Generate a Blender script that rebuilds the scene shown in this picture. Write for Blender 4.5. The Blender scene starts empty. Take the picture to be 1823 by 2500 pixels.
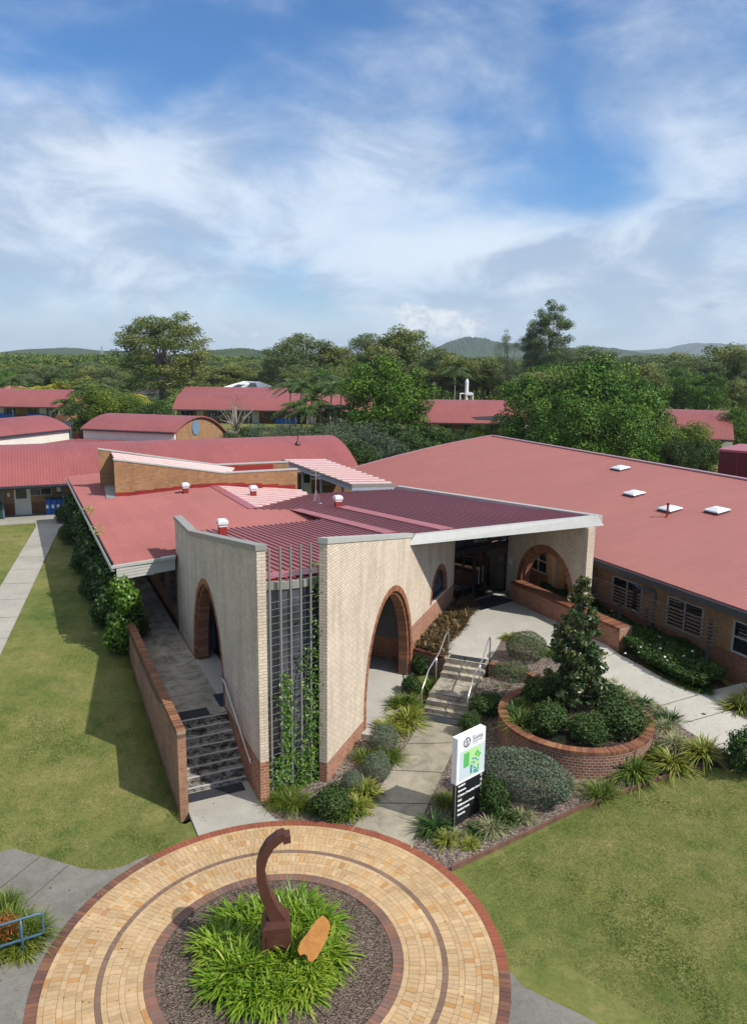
import bpy, bmesh, math, random
import numpy as np
from mathutils import Vector, Matrix
R = math.radians
rs = np.random.RandomState(7)
random.seed(7)
SC = bpy.context.scene
COL = SC.collection

# ------------------------------------------------------------------ camera geometry (survey of the photograph)
CAM_H, F_PX, HORIZON, ROLL = 12.0, 1860.0, 870.0, 0.013
PITCH = math.atan((1250 - HORIZON) / F_PX)

def ray(px, py):
    x = (px - 911.5) / F_PX; y = (1250 - py) / F_PX
    c, s = math.cos(ROLL), math.sin(ROLL)
    x, y = c * x - s * y, s * x + c * y
    cp, sp = math.cos(PITCH), math.sin(PITCH)
    return (x, cp + y * sp, -sp + y * cp)

def at(px, py, z=0.0):
    d = ray(px, py); t = (z - CAM_H) / d[2]
    return (d[0] * t, d[1] * t, z)

def atY(px, py, Y):
    d = ray(px, py); t = Y / d[1]
    return (d[0] * t, Y, CAM_H + d[2] * t)

UA = (math.cos(R(115.2)), math.sin(R(115.2)))      # building grid: to the back left
UB = (UA[1], -UA[0])                               # building grid: to the back right
UR = (math.cos(R(69.2)), math.sin(R(69.2)))        # along the right blade wall
NR = (UR[1], -UR[0])                               # out of the right blade wall
A0 = (-2.94, 18.64)                                # foot of the left blade wall
B0 = (-1.22, 19.71)                                # foot of the right blade wall
RING = (-1.85, 13.3); RO, RI = 4.68, 2.357
C_ = (-5.01, 18.18)
T = 1.2                                            # terrace level

def off(p, *uv):
    x, y = p[0], p[1]
    for (d, s) in uv: x += d[0] * s; y += d[1] * s
    return (x, y)

def clip(v, a, b): return np.minimum(np.maximum(v, a), b)

def terrain(x, y):
    x = np.asarray(x, float); y = np.asarray(y, float)
    v = (x + 5.0) * UA[0] + (y - 18.2) * UA[1]
    zl = 1.14 * clip(v / 10.3, 0, 1)
    w = (x - 2.06) * .848 + (y - 16.2) * .53
    zr = clip(.075 * np.maximum(w, 0) + .02 * np.maximum(w - 5, 0) ** 2, 0, .90)
    sd = (x - A0[0]) * UB[0] + (y - A0[1]) * UB[1]
    k = clip(sd + .6, 0, 1)
    z = zl * (1 - k) + zr * k
    nb = (x - B0[0]) * UR[1] - (y - B0[1]) * UR[0]
    z = z - .8 * clip((-nb - .1) / .4, 0, 1) * clip((sd - .3) / .4, 0, 1) * clip((34 - y) / 3, 0, 1)
    dc = (x - C_[0]) * UB[0] + (y - C_[1]) * UB[1]
    z = z - .8 * clip((dc - .12) / .10, 0, 1) * clip((v - .02) / .15, 0, 1) * clip((.24 - sd) / .2, 0, 1)
    return z

def tz(x, y): return float(terrain(x, y))

def on_ground(px, py):
    z = 0.0
    for _ in range(12):
        p = at(px, py, z); z = .5 * z + .5 * tz(p[0], p[1])
    p = at(px, py, z)
    return (p[0], p[1], z)

# ------------------------------------------------------------------ materials
def nodes_of(name):
    m = bpy.data.materials.new(name); m.use_nodes = True
    nt = m.node_tree; nt.nodes.clear()
    out = nt.nodes.new('ShaderNodeOutputMaterial')
    b = nt.nodes.new('ShaderNodeBsdfPrincipled')
    nt.links.new(b.outputs[0], out.inputs[0])
    return m, nt, b, out

def N(nt, typ, **kw):
    n = nt.nodes.new(typ)
    for k, v in kw.items():
        if k in n.inputs.keys(): n.inputs[k].default_value = v
        else: setattr(n, k, v)
    return n

def L(nt, a, b): nt.links.new(a, b)

def rgba(c): return (c[0], c[1], c[2], 1)

def mixc(nt, fac, a, b, blend='MIX'):
    n = nt.nodes.new('ShaderNodeMix'); n.data_type = 'RGBA'; n.blend_type = blend
    for i, v in ((0, fac), (6, a), (7, b)):
        if isinstance(v, (tuple, list)): n.inputs[i].default_value = rgba(v)
        elif isinstance(v, (int, float)): n.inputs[i].default_value = v
        else: nt.links.new(v, n.inputs[i])
    return n.outputs[2]

def mathn(nt, op, a, b=0.0, c=None):
    n = nt.nodes.new('ShaderNodeMath'); n.operation = op
    for i, v in enumerate((a, b) + ((c,) if c is not None else ())):
        if isinstance(v, (int, float)): n.inputs[i].default_value = v
        else: nt.links.new(v, n.inputs[i])
    return n.outputs[0]

def ramp(nt, fac, stops):
    n = nt.nodes.new('ShaderNodeValToRGB')
    e = n.color_ramp.elements
    while len(e) > 1: e.remove(e[-1])
    e[0].position = stops[0][0]; e[0].color = rgba(stops[0][1])
    for p, c in stops[1:]:
        x = e.new(p); x.color = rgba(c)
    nt.links.new(fac, n.inputs[0]); return n.outputs[0]

def noise(nt, scale, detail=4, rough=.55, vec=None, dist=0.0):
    n = nt.nodes.new('ShaderNodeTexNoise')
    n.inputs['Scale'].default_value = scale; n.inputs['Detail'].default_value = detail
    n.inputs['Roughness'].default_value = rough; n.inputs['Distortion'].default_value = dist
    if vec is None: vec = nt.nodes.new('ShaderNodeNewGeometry').outputs['Position']
    nt.links.new(vec, n.inputs['Vector']); return n.outputs['Fac']

def scaled(nt, sx, sy, sz, src=None):
    m = nt.nodes.new('ShaderNodeMapping'); m.inputs['Scale'].default_value = (sx, sy, sz)
    if src is None: src = nt.nodes.new('ShaderNodeNewGeometry').outputs['Position']
    nt.links.new(src, m.inputs['Vector']); return m.outputs[0]

def bump(nt, b, h, strength=.3, dist=.02):
    n = nt.nodes.new('ShaderNodeBump'); n.inputs['Strength'].default_value = strength; n.inputs['Distance'].default_value = dist
    nt.links.new(h, n.inputs['Height']); nt.links.new(n.outputs[0], b.inputs['Normal'])

def plain(name, c, rough=.6, metal=0.0, var=.12, scale=3.0, spec=.5, bmp=0.0):
    m, nt, b, o = nodes_of(name)
    f = noise(nt, scale, 5)
    f2 = noise(nt, scale * 9, 3)
    f = mathn(nt, 'ADD', mathn(nt, 'MULTIPLY', f, .65), mathn(nt, 'MULTIPLY', f2, .35))
    a = tuple(x * (1 - var * 1.6) for x in c); d = tuple(min(1, x * (1 + var * 1.6)) for x in c)
    L(nt, ramp(nt, f, [(.3, a), (.7, d)]), b.inputs['Base Color'])
    b.inputs['Roughness'].default_value = rough; b.inputs['Metallic'].default_value = metal
    b.inputs['Specular IOR Level'].default_value = spec
    if bmp: bump(nt, b, f2, bmp, .01)
    return m

def uvnode(nt): return nt.nodes.new('ShaderNodeUVMap').outputs[0]

def brick_nodes(nt, uv, c1, c2, mortar, w=.24, h=.086, msize=.011, seedshift=0.0):
    mp = nt.nodes.new('ShaderNodeMapping'); mp.inputs['Location'].default_value = (seedshift, 0, 0)
    nt.links.new(uv, mp.inputs[0])
    t = nt.nodes.new('ShaderNodeTexBrick')
    t.inputs['Scale'].default_value = 1; t.inputs['Brick Width'].default_value = w; t.inputs['Row Height'].default_value = h
    t.inputs['Mortar Size'].default_value = msize; t.inputs['Mortar Smooth'].default_value = .1; t.inputs['Bias'].default_value = 0
    t.inputs['Color1'].default_value = rgba(c1); t.inputs['Color2'].default_value = rgba(c2); t.inputs['Mortar'].default_value = rgba(mortar)
    nt.links.new(mp.outputs[0], t.inputs['Vector'])
    return t

def brick(name, c1, c2, mortar, red=None, thr=None, step=None, h=.086, w=.24, grime=.25, msize=.011):
    """brick courses from the wall's own u,v in metres; an optional red base course up to thr (raised to step[1] beyond u = step[0])"""
    m, nt, b, o = nodes_of(name)
    uv = uvnode(nt)
    t = brick_nodes(nt, uv, c1, c2, mortar, w, h, msize)
    colr = t.outputs['Color']; facm = t.outputs['Fac']
    if red:
        t2 = brick_nodes(nt, uv, red[0], red[1], red[2], w, h, msize)
        sx = nt.nodes.new('ShaderNodeSeparateXYZ'); L(nt, uv, sx.inputs[0])
        th = thr
        if step:
            k = mathn(nt, 'GREATER_THAN', sx.outputs[0], step[0])
            th = mathn(nt, 'ADD', mathn(nt, 'MULTIPLY', k, step[1] - thr), thr)
        fac = mathn(nt, 'LESS_THAN', sx.outputs[1], th)
        colr = mixc(nt, fac, colr, t2.outputs['Color'])
    n1 = noise(nt, .9, 6, .6); n2 = noise(nt, 7, 4)
    g = mathn(nt, 'ADD', mathn(nt, 'MULTIPLY', n1, .6), mathn(nt, 'MULTIPLY', n2, .4))
    mul = ramp(nt, g, [(.3, (1 - grime,) * 3), (.65, (1.0, 1.0, 1.0))])
    colr = mixc(nt, 1.0, colr, mul, 'MULTIPLY')
    stk = ramp(nt, noise(nt, 2.2, 5, .65, vec=scaled(nt, 1, 1, .14)), [(.34, (.80, .79, .76)), (.55, (1.03, 1.03, 1.03))])
    colr = mixc(nt, .8, colr, stk, 'MULTIPLY')
    L(nt, colr, b.inputs['Base Color'])
    b.inputs['Roughness'].default_value = .85; b.inputs['Specular IOR Level'].default_value = .25
    hgt = mathn(nt, 'SUBTRACT', mathn(nt, 'MULTIPLY', n2, .3), facm)
    bump(nt, b, hgt, .5, .008)
    return m

def roofmat(name, c, period=.076, amp=.5, rough=.5, ribs=True, fade=.15):
    m, nt, b, o = nodes_of(name)
    n1 = noise(nt, .25, 5, .6); n2 = noise(nt, 4, 4, .6)
    g = mathn(nt, 'ADD', mathn(nt, 'MULTIPLY', n1, .6), mathn(nt, 'MULTIPLY', n2, .4))
    a = tuple(x * (1 - fade) for x in c); d = tuple(x * (1 + fade) for x in c)
    colr = ramp(nt, g, [(.3, a), (.7, d)])
    b.inputs['Roughness'].default_value = rough; b.inputs['Specular IOR Level'].default_value = .4
    st = noise(nt, 1.0, 5, .65, vec=scaled(nt, 1, .16, 1, src=uvnode(nt)))
    colr = mixc(nt, 1.0, colr, ramp(nt, st, [(.32, (.92, .91, .91)), (.62, (1.03, 1.03, 1.03))]), 'MULTIPLY')
    if ribs:
        uv = uvnode(nt); sx = nt.nodes.new('ShaderNodeSeparateXYZ'); L(nt, uv, sx.inputs[0])
        s = mathn(nt, 'SINE', mathn(nt, 'MULTIPLY', sx.outputs[0], 2 * math.pi / period))
        bump(nt, b, s, amp, .014)
        # laps between sheets
        fr = mathn(nt, 'FRACT', mathn(nt, 'DIVIDE', sx.outputs[0], .76))
        lap = mathn(nt, 'LESS_THAN', fr, .035)
        colr = mixc(nt, mathn(nt, 'MULTIPLY', lap, .3), colr, tuple(x * .55 for x in c))
    L(nt, colr, b.inputs['Base Color'])
    return m

def attr_ramp(nt, name, stops):
    a = nt.nodes.new('ShaderNodeAttribute'); a.attribute_name = name
    return ramp(nt, a.outputs['Fac'], stops)

def leafmat(name, stops, rough=.5, trans=.25, spec=.4):
    m, nt, b, o = nodes_of(name)
    c = attr_ramp(nt, 'var', stops)
    L(nt, c, b.inputs['Base Color']); b.inputs['Roughness'].default_value = rough; b.inputs['Specular IOR Level'].default_value = spec
    t = nt.nodes.new('ShaderNodeBsdfTranslucent'); L(nt, c, t.inputs[0])
    mx = nt.nodes.new('ShaderNodeMixShader'); mx.inputs[0].default_value = trans
    L(nt, b.outputs[0], mx.inputs[1]); L(nt, t.outputs[0], mx.inputs[2]); L(nt, mx.outputs[0], o.inputs[0])
    return m

def glassmat(name, c=(.012, .015, .02), rough=.06, spec=.6):
    m, nt, b, o = nodes_of(name)
    f = noise(nt, .8, 3)
    L(nt, ramp(nt, f, [(.3, tuple(x * .5 for x in c)), (.7, tuple(x * 1.6 for x in c))]), b.inputs['Base Color'])
    b.inputs['Roughness'].default_value = rough; b.inputs['Specular IOR Level'].default_value = spec
    return m

def concrete(name, c, stain=.35, scale=.7, rough=.8, dark=(.06, .05, .035), dk=0.0, dlo=.48):
    m, nt, b, o = nodes_of(name)
    n1 = noise(nt, scale, 7, .62, dist=.4); n2 = noise(nt, 24, 4, .6); n3 = noise(nt, scale * 2.3, 6, .65, dist=1.0)
    base = ramp(nt, n1, [(.3, tuple(x * (1 - stain) for x in c)), (.62, c)])
    base = mixc(nt, 1.0, base, ramp(nt, n2, [(.25, (.78,) * 3), (.75, (1.12,) * 3)]), 'MULTIPLY')
    if dk:
        base = mixc(nt, mathn(nt, 'MULTIPLY', ramp(nt, n3, [(dlo, (0, 0, 0)), (dlo + .17, (1, 1, 1))]), dk), base, dark)
    L(nt, base, b.inputs['Base Color']); b.inputs['Roughness'].default_value = rough; b.inputs['Specular IOR Level'].default_value = .25
    bump(nt, b, n2, .25, .006)
    return m

def lawnmat():
    m, nt, b, o = nodes_of('lawn_grass')
    big = noise(nt, .33, 6, .62, dist=.5); mid = noise(nt, 1.9, 8, .78, dist=.15); fine = noise(nt, 34, 3, .7); fib = noise(nt, 9, 5, .7)
    g = mathn(nt, 'ADD', mathn(nt, 'MULTIPLY', big, .5), mathn(nt, 'MULTIPLY', mid, .5))
    c = ramp(nt, g, [(.34, (.060, .092, .022)), (.44, (.105, .128, .034)), (.53, (.150, .155, .048)), (.60, (.195, .180, .070)), (.69, (.25, .21, .10))])
    bare = ramp(nt, noise(nt, .8, 5, .7, dist=.8), [(.67, (0, 0, 0)), (.74, (1, 1, 1))])
    c = mixc(nt, mathn(nt, 'MULTIPLY', bare, .6), c, (.24, .17, .095))
    lush = ramp(nt, noise(nt, .55, 6, .7, vec=scaled(nt, 1.3, .8, 1)), [(.58, (0, 0, 0)), (.68, (1, 1, 1))])
    c = mixc(nt, mathn(nt, 'MULTIPLY', lush, .55), c, (.045, .095, .02))
    fin2 = noise(nt, 80, 2, .7)
    k = mathn(nt, 'ADD', mathn(nt, 'ADD', mathn(nt, 'MULTIPLY', fine, .4), mathn(nt, 'MULTIPLY', fib, .3)), mathn(nt, 'MULTIPLY', fin2, .3))
    c = mixc(nt, 1.0, c, ramp(nt, k, [(.36, (.66, .68, .62)), (.64, (1.34, 1.32, 1.28))]), 'MULTIPLY')
    L(nt, c, b.inputs['Base Color']); b.inputs['Roughness'].default_value = .9; b.inputs['Specular IOR Level'].default_value = .1
    bump(nt, b, k, .35, .04)
    return m

def mulchmat(name, stops, sc=26):
    m, nt, b, o = nodes_of(name)
    v = nt.nodes.new('ShaderNodeTexVoronoi'); v.inputs['Scale'].default_value = sc; v.inputs['Randomness'].default_value = 1
    L(nt, scaled(nt, 1, 1.7, 1), v.inputs['Vector'])
    big = noise(nt, .9, 4)
    s = nt.nodes.new('ShaderNodeSeparateColor'); L(nt, v.outputs['Color'], s.inputs[0])
    f = mathn(nt, 'ADD', mathn(nt, 'MULTIPLY', s.outputs[0], .7), mathn(nt, 'MULTIPLY', big, .3))
    L(nt, ramp(nt, f, stops), b.inputs['Base Color']); b.inputs['Roughness'].default_value = .95; b.inputs['Specular IOR Level'].default_value = .1
    bump(nt, b, s.outputs[1], .9, .05)
    return m

def rustmat(name, c1, c2, rough=.7, sc=5):
    m, nt, b, o = nodes_of(name)
    f = mathn(nt, 'ADD', mathn(nt, 'MULTIPLY', noise(nt, sc, 7, .65, dist=.6), .65), mathn(nt, 'MULTIPLY', noise(nt, sc * 8, 4), .35))
    L(nt, ramp(nt, f, [(.33, c1), (.66, c2)]), b.inputs['Base Color']); b.inputs['Roughness'].default_value = rough
    b.inputs['Specular IOR Level'].default_value = .35
    return m

M = {}
CREAM1, CREAM2, CREAMM = (.72, .60, .465), (.625, .51, .385), (.455, .375, .295)
RED1, RED2, REDM = (.42, .175, .085), (.29, .105, .058), (.42, .32, .25)
M['cream'] = brick('cream_brick', CREAM1, CREAM2, CREAMM, grime=.2)
M['cream_l'] = brick('cream_brick_red_base', CREAM1, CREAM2, CREAMM, (RED1, RED2, REDM), 1.3, grime=.25)
M['cream_r'] = brick('cream_brick_red_plinth', CREAM1, CREAM2, CREAMM, (RED1, RED2, REDM), .70, None, grime=.18)
M['red'] = brick('red_brick', RED1, RED2, REDM, grime=.35)
M['planter'] = brick('planter_brick', (.27, .105, .062), (.19, .075, .05), (.36, .28, .22), grime=.3, w=.16, msize=.013)
M['tan'] = brick('tan_brick', (.46, .24, .10), (.36, .165, .065), (.30, .22, .15), grime=.3)
M['tandark'] = brick('brown_brick', (.33, .165, .075), (.24, .105, .05), (.24, .17, .12), grime=.35)
M['two'] = brick('tan_brick_red_base', (.48, .26, .115), (.37, .185, .08), (.28, .20, .14), ((.30, .12, .06), (.22, .085, .045), (.25, .17, .12)), 2.0, grime=.3)
M['cap'] = None
def attrmat(name, mult=1.0, rough=.8, sc=14, grime=.3, big=.8):
    m, nt, b, o = nodes_of(name)
    a = nt.nodes.new('ShaderNodeAttribute'); a.attribute_name = 'col'
    g = mathn(nt, 'ADD', mathn(nt, 'MULTIPLY', noise(nt, big, 6, .65, dist=.5), .6), mathn(nt, 'MULTIPLY', noise(nt, sc, 5, .65), .4))
    c = mixc(nt, 1.0, a.outputs['Color'], ramp(nt, g, [(.3, ((1 - grime) * mult,) * 3), (.62, (1.05 * mult,) * 3)]), 'MULTIPLY')
    L(nt, c, b.inputs['Base Color']); b.inputs['Roughness'].default_value = rough; b.inputs['Specular IOR Level'].default_value = .25
    bump(nt, b, noise(nt, 60, 3), .15, .004)
    return m
M['paver'] = attrmat('clay_paver', grime=.30, mult=.80)
M['capbrick'] = attrmat('bullnose_brick', grime=.4, mult=.64)
M['archbrick'] = attrmat('arch_brick', grime=.3, mult=.92)
M['mortar'] = plain('mortar_bed', (.10, .075, .055), .95, var=.2, scale=10, spec=.1)
M['mortar_l'] = plain('mortar_pale', (.30, .23, .17), .95, var=.2, scale=10, spec=.1)
ROOF = (.375, .112, .086)
M['roof'] = roofmat('roof_corrugated_red', ROOF, .076, 1.0, .5, fade=.08)
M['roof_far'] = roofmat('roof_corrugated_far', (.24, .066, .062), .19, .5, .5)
M['roof_flat'] = roofmat('roof_painted_red', (.33, .108, .094), ribs=False, rough=.5)
M['roof_dark'] = roofmat('roof_rib_shade', (.235, .070, .080), ribs=False, rough=.42)  # shaded sides of the ribs put into a darker rib colour
M['flash'] = plain('flashing_maroon', (.33, .092, .098), .4, var=.1)
M['redflash'] = plain('flashing_red', (.25, .022, .016), .5, var=.12)
M['redmetal'] = plain('red_sheet_metal', (.065, .006, .008), .5, var=.1)
M['cappale'] = plain('pale_metal_trim', (.41, .405, .37), .42, .0, var=.06)
M['capgrey'] = plain('grey_green_metal_capping', (.26, .255, .22), .45, var=.06)
M['trellis'] = plain('trellis_grey', (.185, .185, .17), .5, var=.08)
M['galv'] = plain('galvanised_steel', (.5, .52, .54), .38, .6, var=.12, scale=12)
M['nosing'] = plain('step_nosing_aluminium', (.44, .44, .43), .5, var=.05)
M['steel'] = plain('stainless_tube', (.62, .61, .59), .28, .85, var=.05)
M['white'] = plain('white_paint', (.80, .80, .79), .5, var=.04)
M['offwhite'] = plain('render_offwhite', (.70, .66, .56), .75, var=.06, scale=1)
M['black'] = plain('black_paint', (.012, .013, .014), .4, var=.2)
M['charcoal'] = plain('charcoal_metal', (.030, .036, .045), .45, var=.15)
M['blueframe'] = plain('blue_steel_post', (.075, .12, .17), .45, var=.12)
M['bluerail'] = plain('blue_painted_rail', (.045, .10, .155), .4, var=.12, scale=9)
M['blue'] = plain('blue_locker', (.012, .10, .42), .45, var=.15)
M['green_bin'] = plain('green_plastic', (.012, .05, .025), .5, var=.15)
M['glass'] = glassmat('window_glass')
M['glass_grey'] = glassmat('tinted_glass_grey', (.045, .055, .07), .12)
M['glass_door'] = glassmat('door_glass', (.02, .022, .024), .04)
M['frame_lt'] = plain('window_frame_pale', (.40, .385, .34), .5, var=.05)
M['terrace'] = concrete('terrace_concrete', (.46, .435, .38), .16, .5, dk=.08)
M['path'] = concrete('path_concrete', (.36, .32, .24), .38, .8, dk=.35)
M['pathl'] = concrete('path_concrete_pale', (.39, .365, .31), .2, .5, dk=.1)
M['pathg'] = concrete('path_concrete_grey', (.205, .192, .165), .28, 1.2, dk=.15)
M['stair'] = concrete('stair_concrete', (.40, .375, .32), .5, 1.6, dark=(.032, .024, .014), dk=.93, dlo=.42)
M['stair2'] = concrete('stair_concrete_mottled', (.43, .385, .30), .5, 1.3, dark=(.05, .04, .028), dk=.65)
M['joint'] = plain('joint_dark', (.06, .05, .04), .9, var=.2)
M['mat'] = plain('rubber_tactile', (.022, .026, .032), .8, var=.35, scale=20, bmp=.5)
M['lawn'] = lawnmat()
M['mulch'] = mulchmat('bark_mulch', [(.15, (.045, .03, .022)), (.45, (.13, .095, .075)), (.8, (.33, .27, .23))])
M['mulchd'] = mulchmat('soil_mulch', [(.15, (.012, .008, .006)), (.55, (.05, .035, .026)), (.9, (.2, .16, .13))])
M['mulchg'] = mulchmat('grey_bark_mulch', [(.12, (.018, .012, .008)), (.45, (.078, .055, .040)), (.85, (.25, .20, .16))], 40)
M['timber'] = plain('edging_timber', (.14, .068, .045), .85, var=.3, scale=6)
M['slat'] = plain('weathered_slat', (.085, .062, .042), .8, var=.25, scale=5)
M['bark'] = plain('tree_bark', (.13, .105, .085), .9, var=.35, scale=5, spec=.1)
M['bark_pale'] = plain('tree_bark_pale', (.34, .30, .25), .85, var=.3, scale=3, spec=.1)
M['rust'] = rustmat('corten_brown', (.058, .020, .013), (.10, .038, .026), .5)
M['rust2'] = rustmat('corten_orange', (.27, .105, .022), (.42, .19, .045), .8, 4)
M['solar'] = plain('solar_panel', (.015, .02, .03), .2, var=.2)
M['interior'] = plain('interior_dark', (.05, .052, .055), .8, var=.1)
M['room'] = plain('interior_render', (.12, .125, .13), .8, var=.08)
M['soffit'] = plain('soffit_lining', (.35, .34, .31), .7, var=.05)
M['paper'] = plain('white_notice', (.72, .74, .76), .6, var=.03)
# leaves
def LS(*c): 
    n = len(c); return [(.02 + .96 * i / (n - 1), x) for i, x in enumerate(c)]
M['lf_lomandra'] = leafmat('leaf_strappy_green', LS((.035, .075, .008), (.075, .135, .014), (.14, .20, .025), (.32, .32, .06)), .4, .3)
M['lf_island'] = leafmat('leaf_liriope', LS((.045, .11, .006), (.11, .22, .012), (.21, .33, .02), (.42, .46, .07)), .38, .3)
M['lf_yellow'] = leafmat('leaf_strappy_yellow', LS((.08, .12, .012), (.17, .22, .025), (.30, .32, .05), (.40, .36, .10)), .45, .3)
M['lf_varieg'] = leafmat('leaf_variegated', LS((.12, .15, .06), (.24, .26, .12), (.42, .40, .22), (.5, .45, .26)), .5, .3)
M['lf_dark'] = leafmat('leaf_strappy_dark', LS((.012, .035, .008), (.025, .065, .012), (.045, .10, .016), (.12, .17, .03)), .4, .25)
M['lf_grey'] = leafmat('leaf_grey_shrub', LS((.075, .105, .062), (.125, .16, .10), (.19, .22, .15)), .7, .15, .2)
M['lf_olive'] = leafmat('leaf_olive_hedge', LS((.07, .10, .045), (.115, .15, .07), (.17, .20, .11)), .7, .15, .2)
M['lf_shrub'] = leafmat('leaf_dark_shrub', LS((.026, .052, .014), (.052, .094, .022), (.09, .14, .036)), .6, .2, .22)
M['lf_gard'] = leafmat('leaf_ground_cover', LS((.014, .035, .006), (.034, .075, .010), (.065, .12, .018)), .55, .2, .25)
M['lf_mag'] = leafmat('leaf_magnolia', LS((.022, .044, .012), (.042, .078, .022), (.075, .12, .034), (.20, .16, .045)), .34, .12, .45)
M['lf_vine'] = leafmat('leaf_vine', LS((.02, .06, .008), (.05, .13, .014), (.12, .23, .025), (.26, .34, .05)), .4, .3)
M['lf_vined'] = leafmat('leaf_vine_dark', LS((.016, .044, .008), (.038, .088, .014), (.08, .15, .022)), .45, .25)
M['lf_brom'] = leafmat('leaf_bronze', LS((.028, .036, .012), (.075, .055, .022), (.16, .10, .04), (.28, .20, .09)), .5, .25)
M['lf_red'] = leafmat('leaf_red_shrub', LS((.10, .06, .01), (.28, .08, .015), (.38, .15, .02)), .5, .25)
M['lf_gum'] = leafmat('leaf_gum', LS((.058, .092, .018), (.125, .170, .032), (.21, .235, .05), (.30, .27, .075)), .5, .22)
M['lf_gum2'] = leafmat('leaf_gum_grey', LS((.056, .090, .030), (.115, .160, .052), (.19, .235, .08)), .55, .22)
M['lf_fig'] = leafmat('leaf_fig', LS((.014, .042, .005), (.048, .115, .010), (.105, .20, .018), (.20, .27, .035)), .55, .10, .2)
M['lf_fig2'] = leafmat('leaf_evergreen', LS((.014, .044, .006), (.048, .118, .012), (.10, .195, .020), (.17, .25, .035)), .55, .10, .2)
M['lf_lime'] = leafmat('leaf_lime', LS((.05, .09, .008), (.11, .17, .012), (.20, .25, .02)), .5, .25)
M['lf_wood'] = leafmat('leaf_woodland', LS((.036, .076, .014), (.080, .135, .024), (.145, .20, .038), (.23, .245, .055)), .6, .2, .2)
M['lf_palm'] = leafmat('leaf_palm', LS((.022, .050, .008), (.055, .10, .014), (.13, .18, .025)), .42, .25)
M['lf_palmy'] = leafmat('leaf_palm_yellow', LS((.14, .17, .012), (.28, .28, .02), (.42, .36, .03)), .42, .3)
M['flower'] = plain('white_flower', (.85, .85, .80), .6, var=.03)
M['pot'] = plain('shade_cloth', (.010, .012, .014), .8, var=.2)
M['weatherboard'] = plain('weatherboard_grey', (.40, .385, .345), .5, var=.06)
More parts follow.
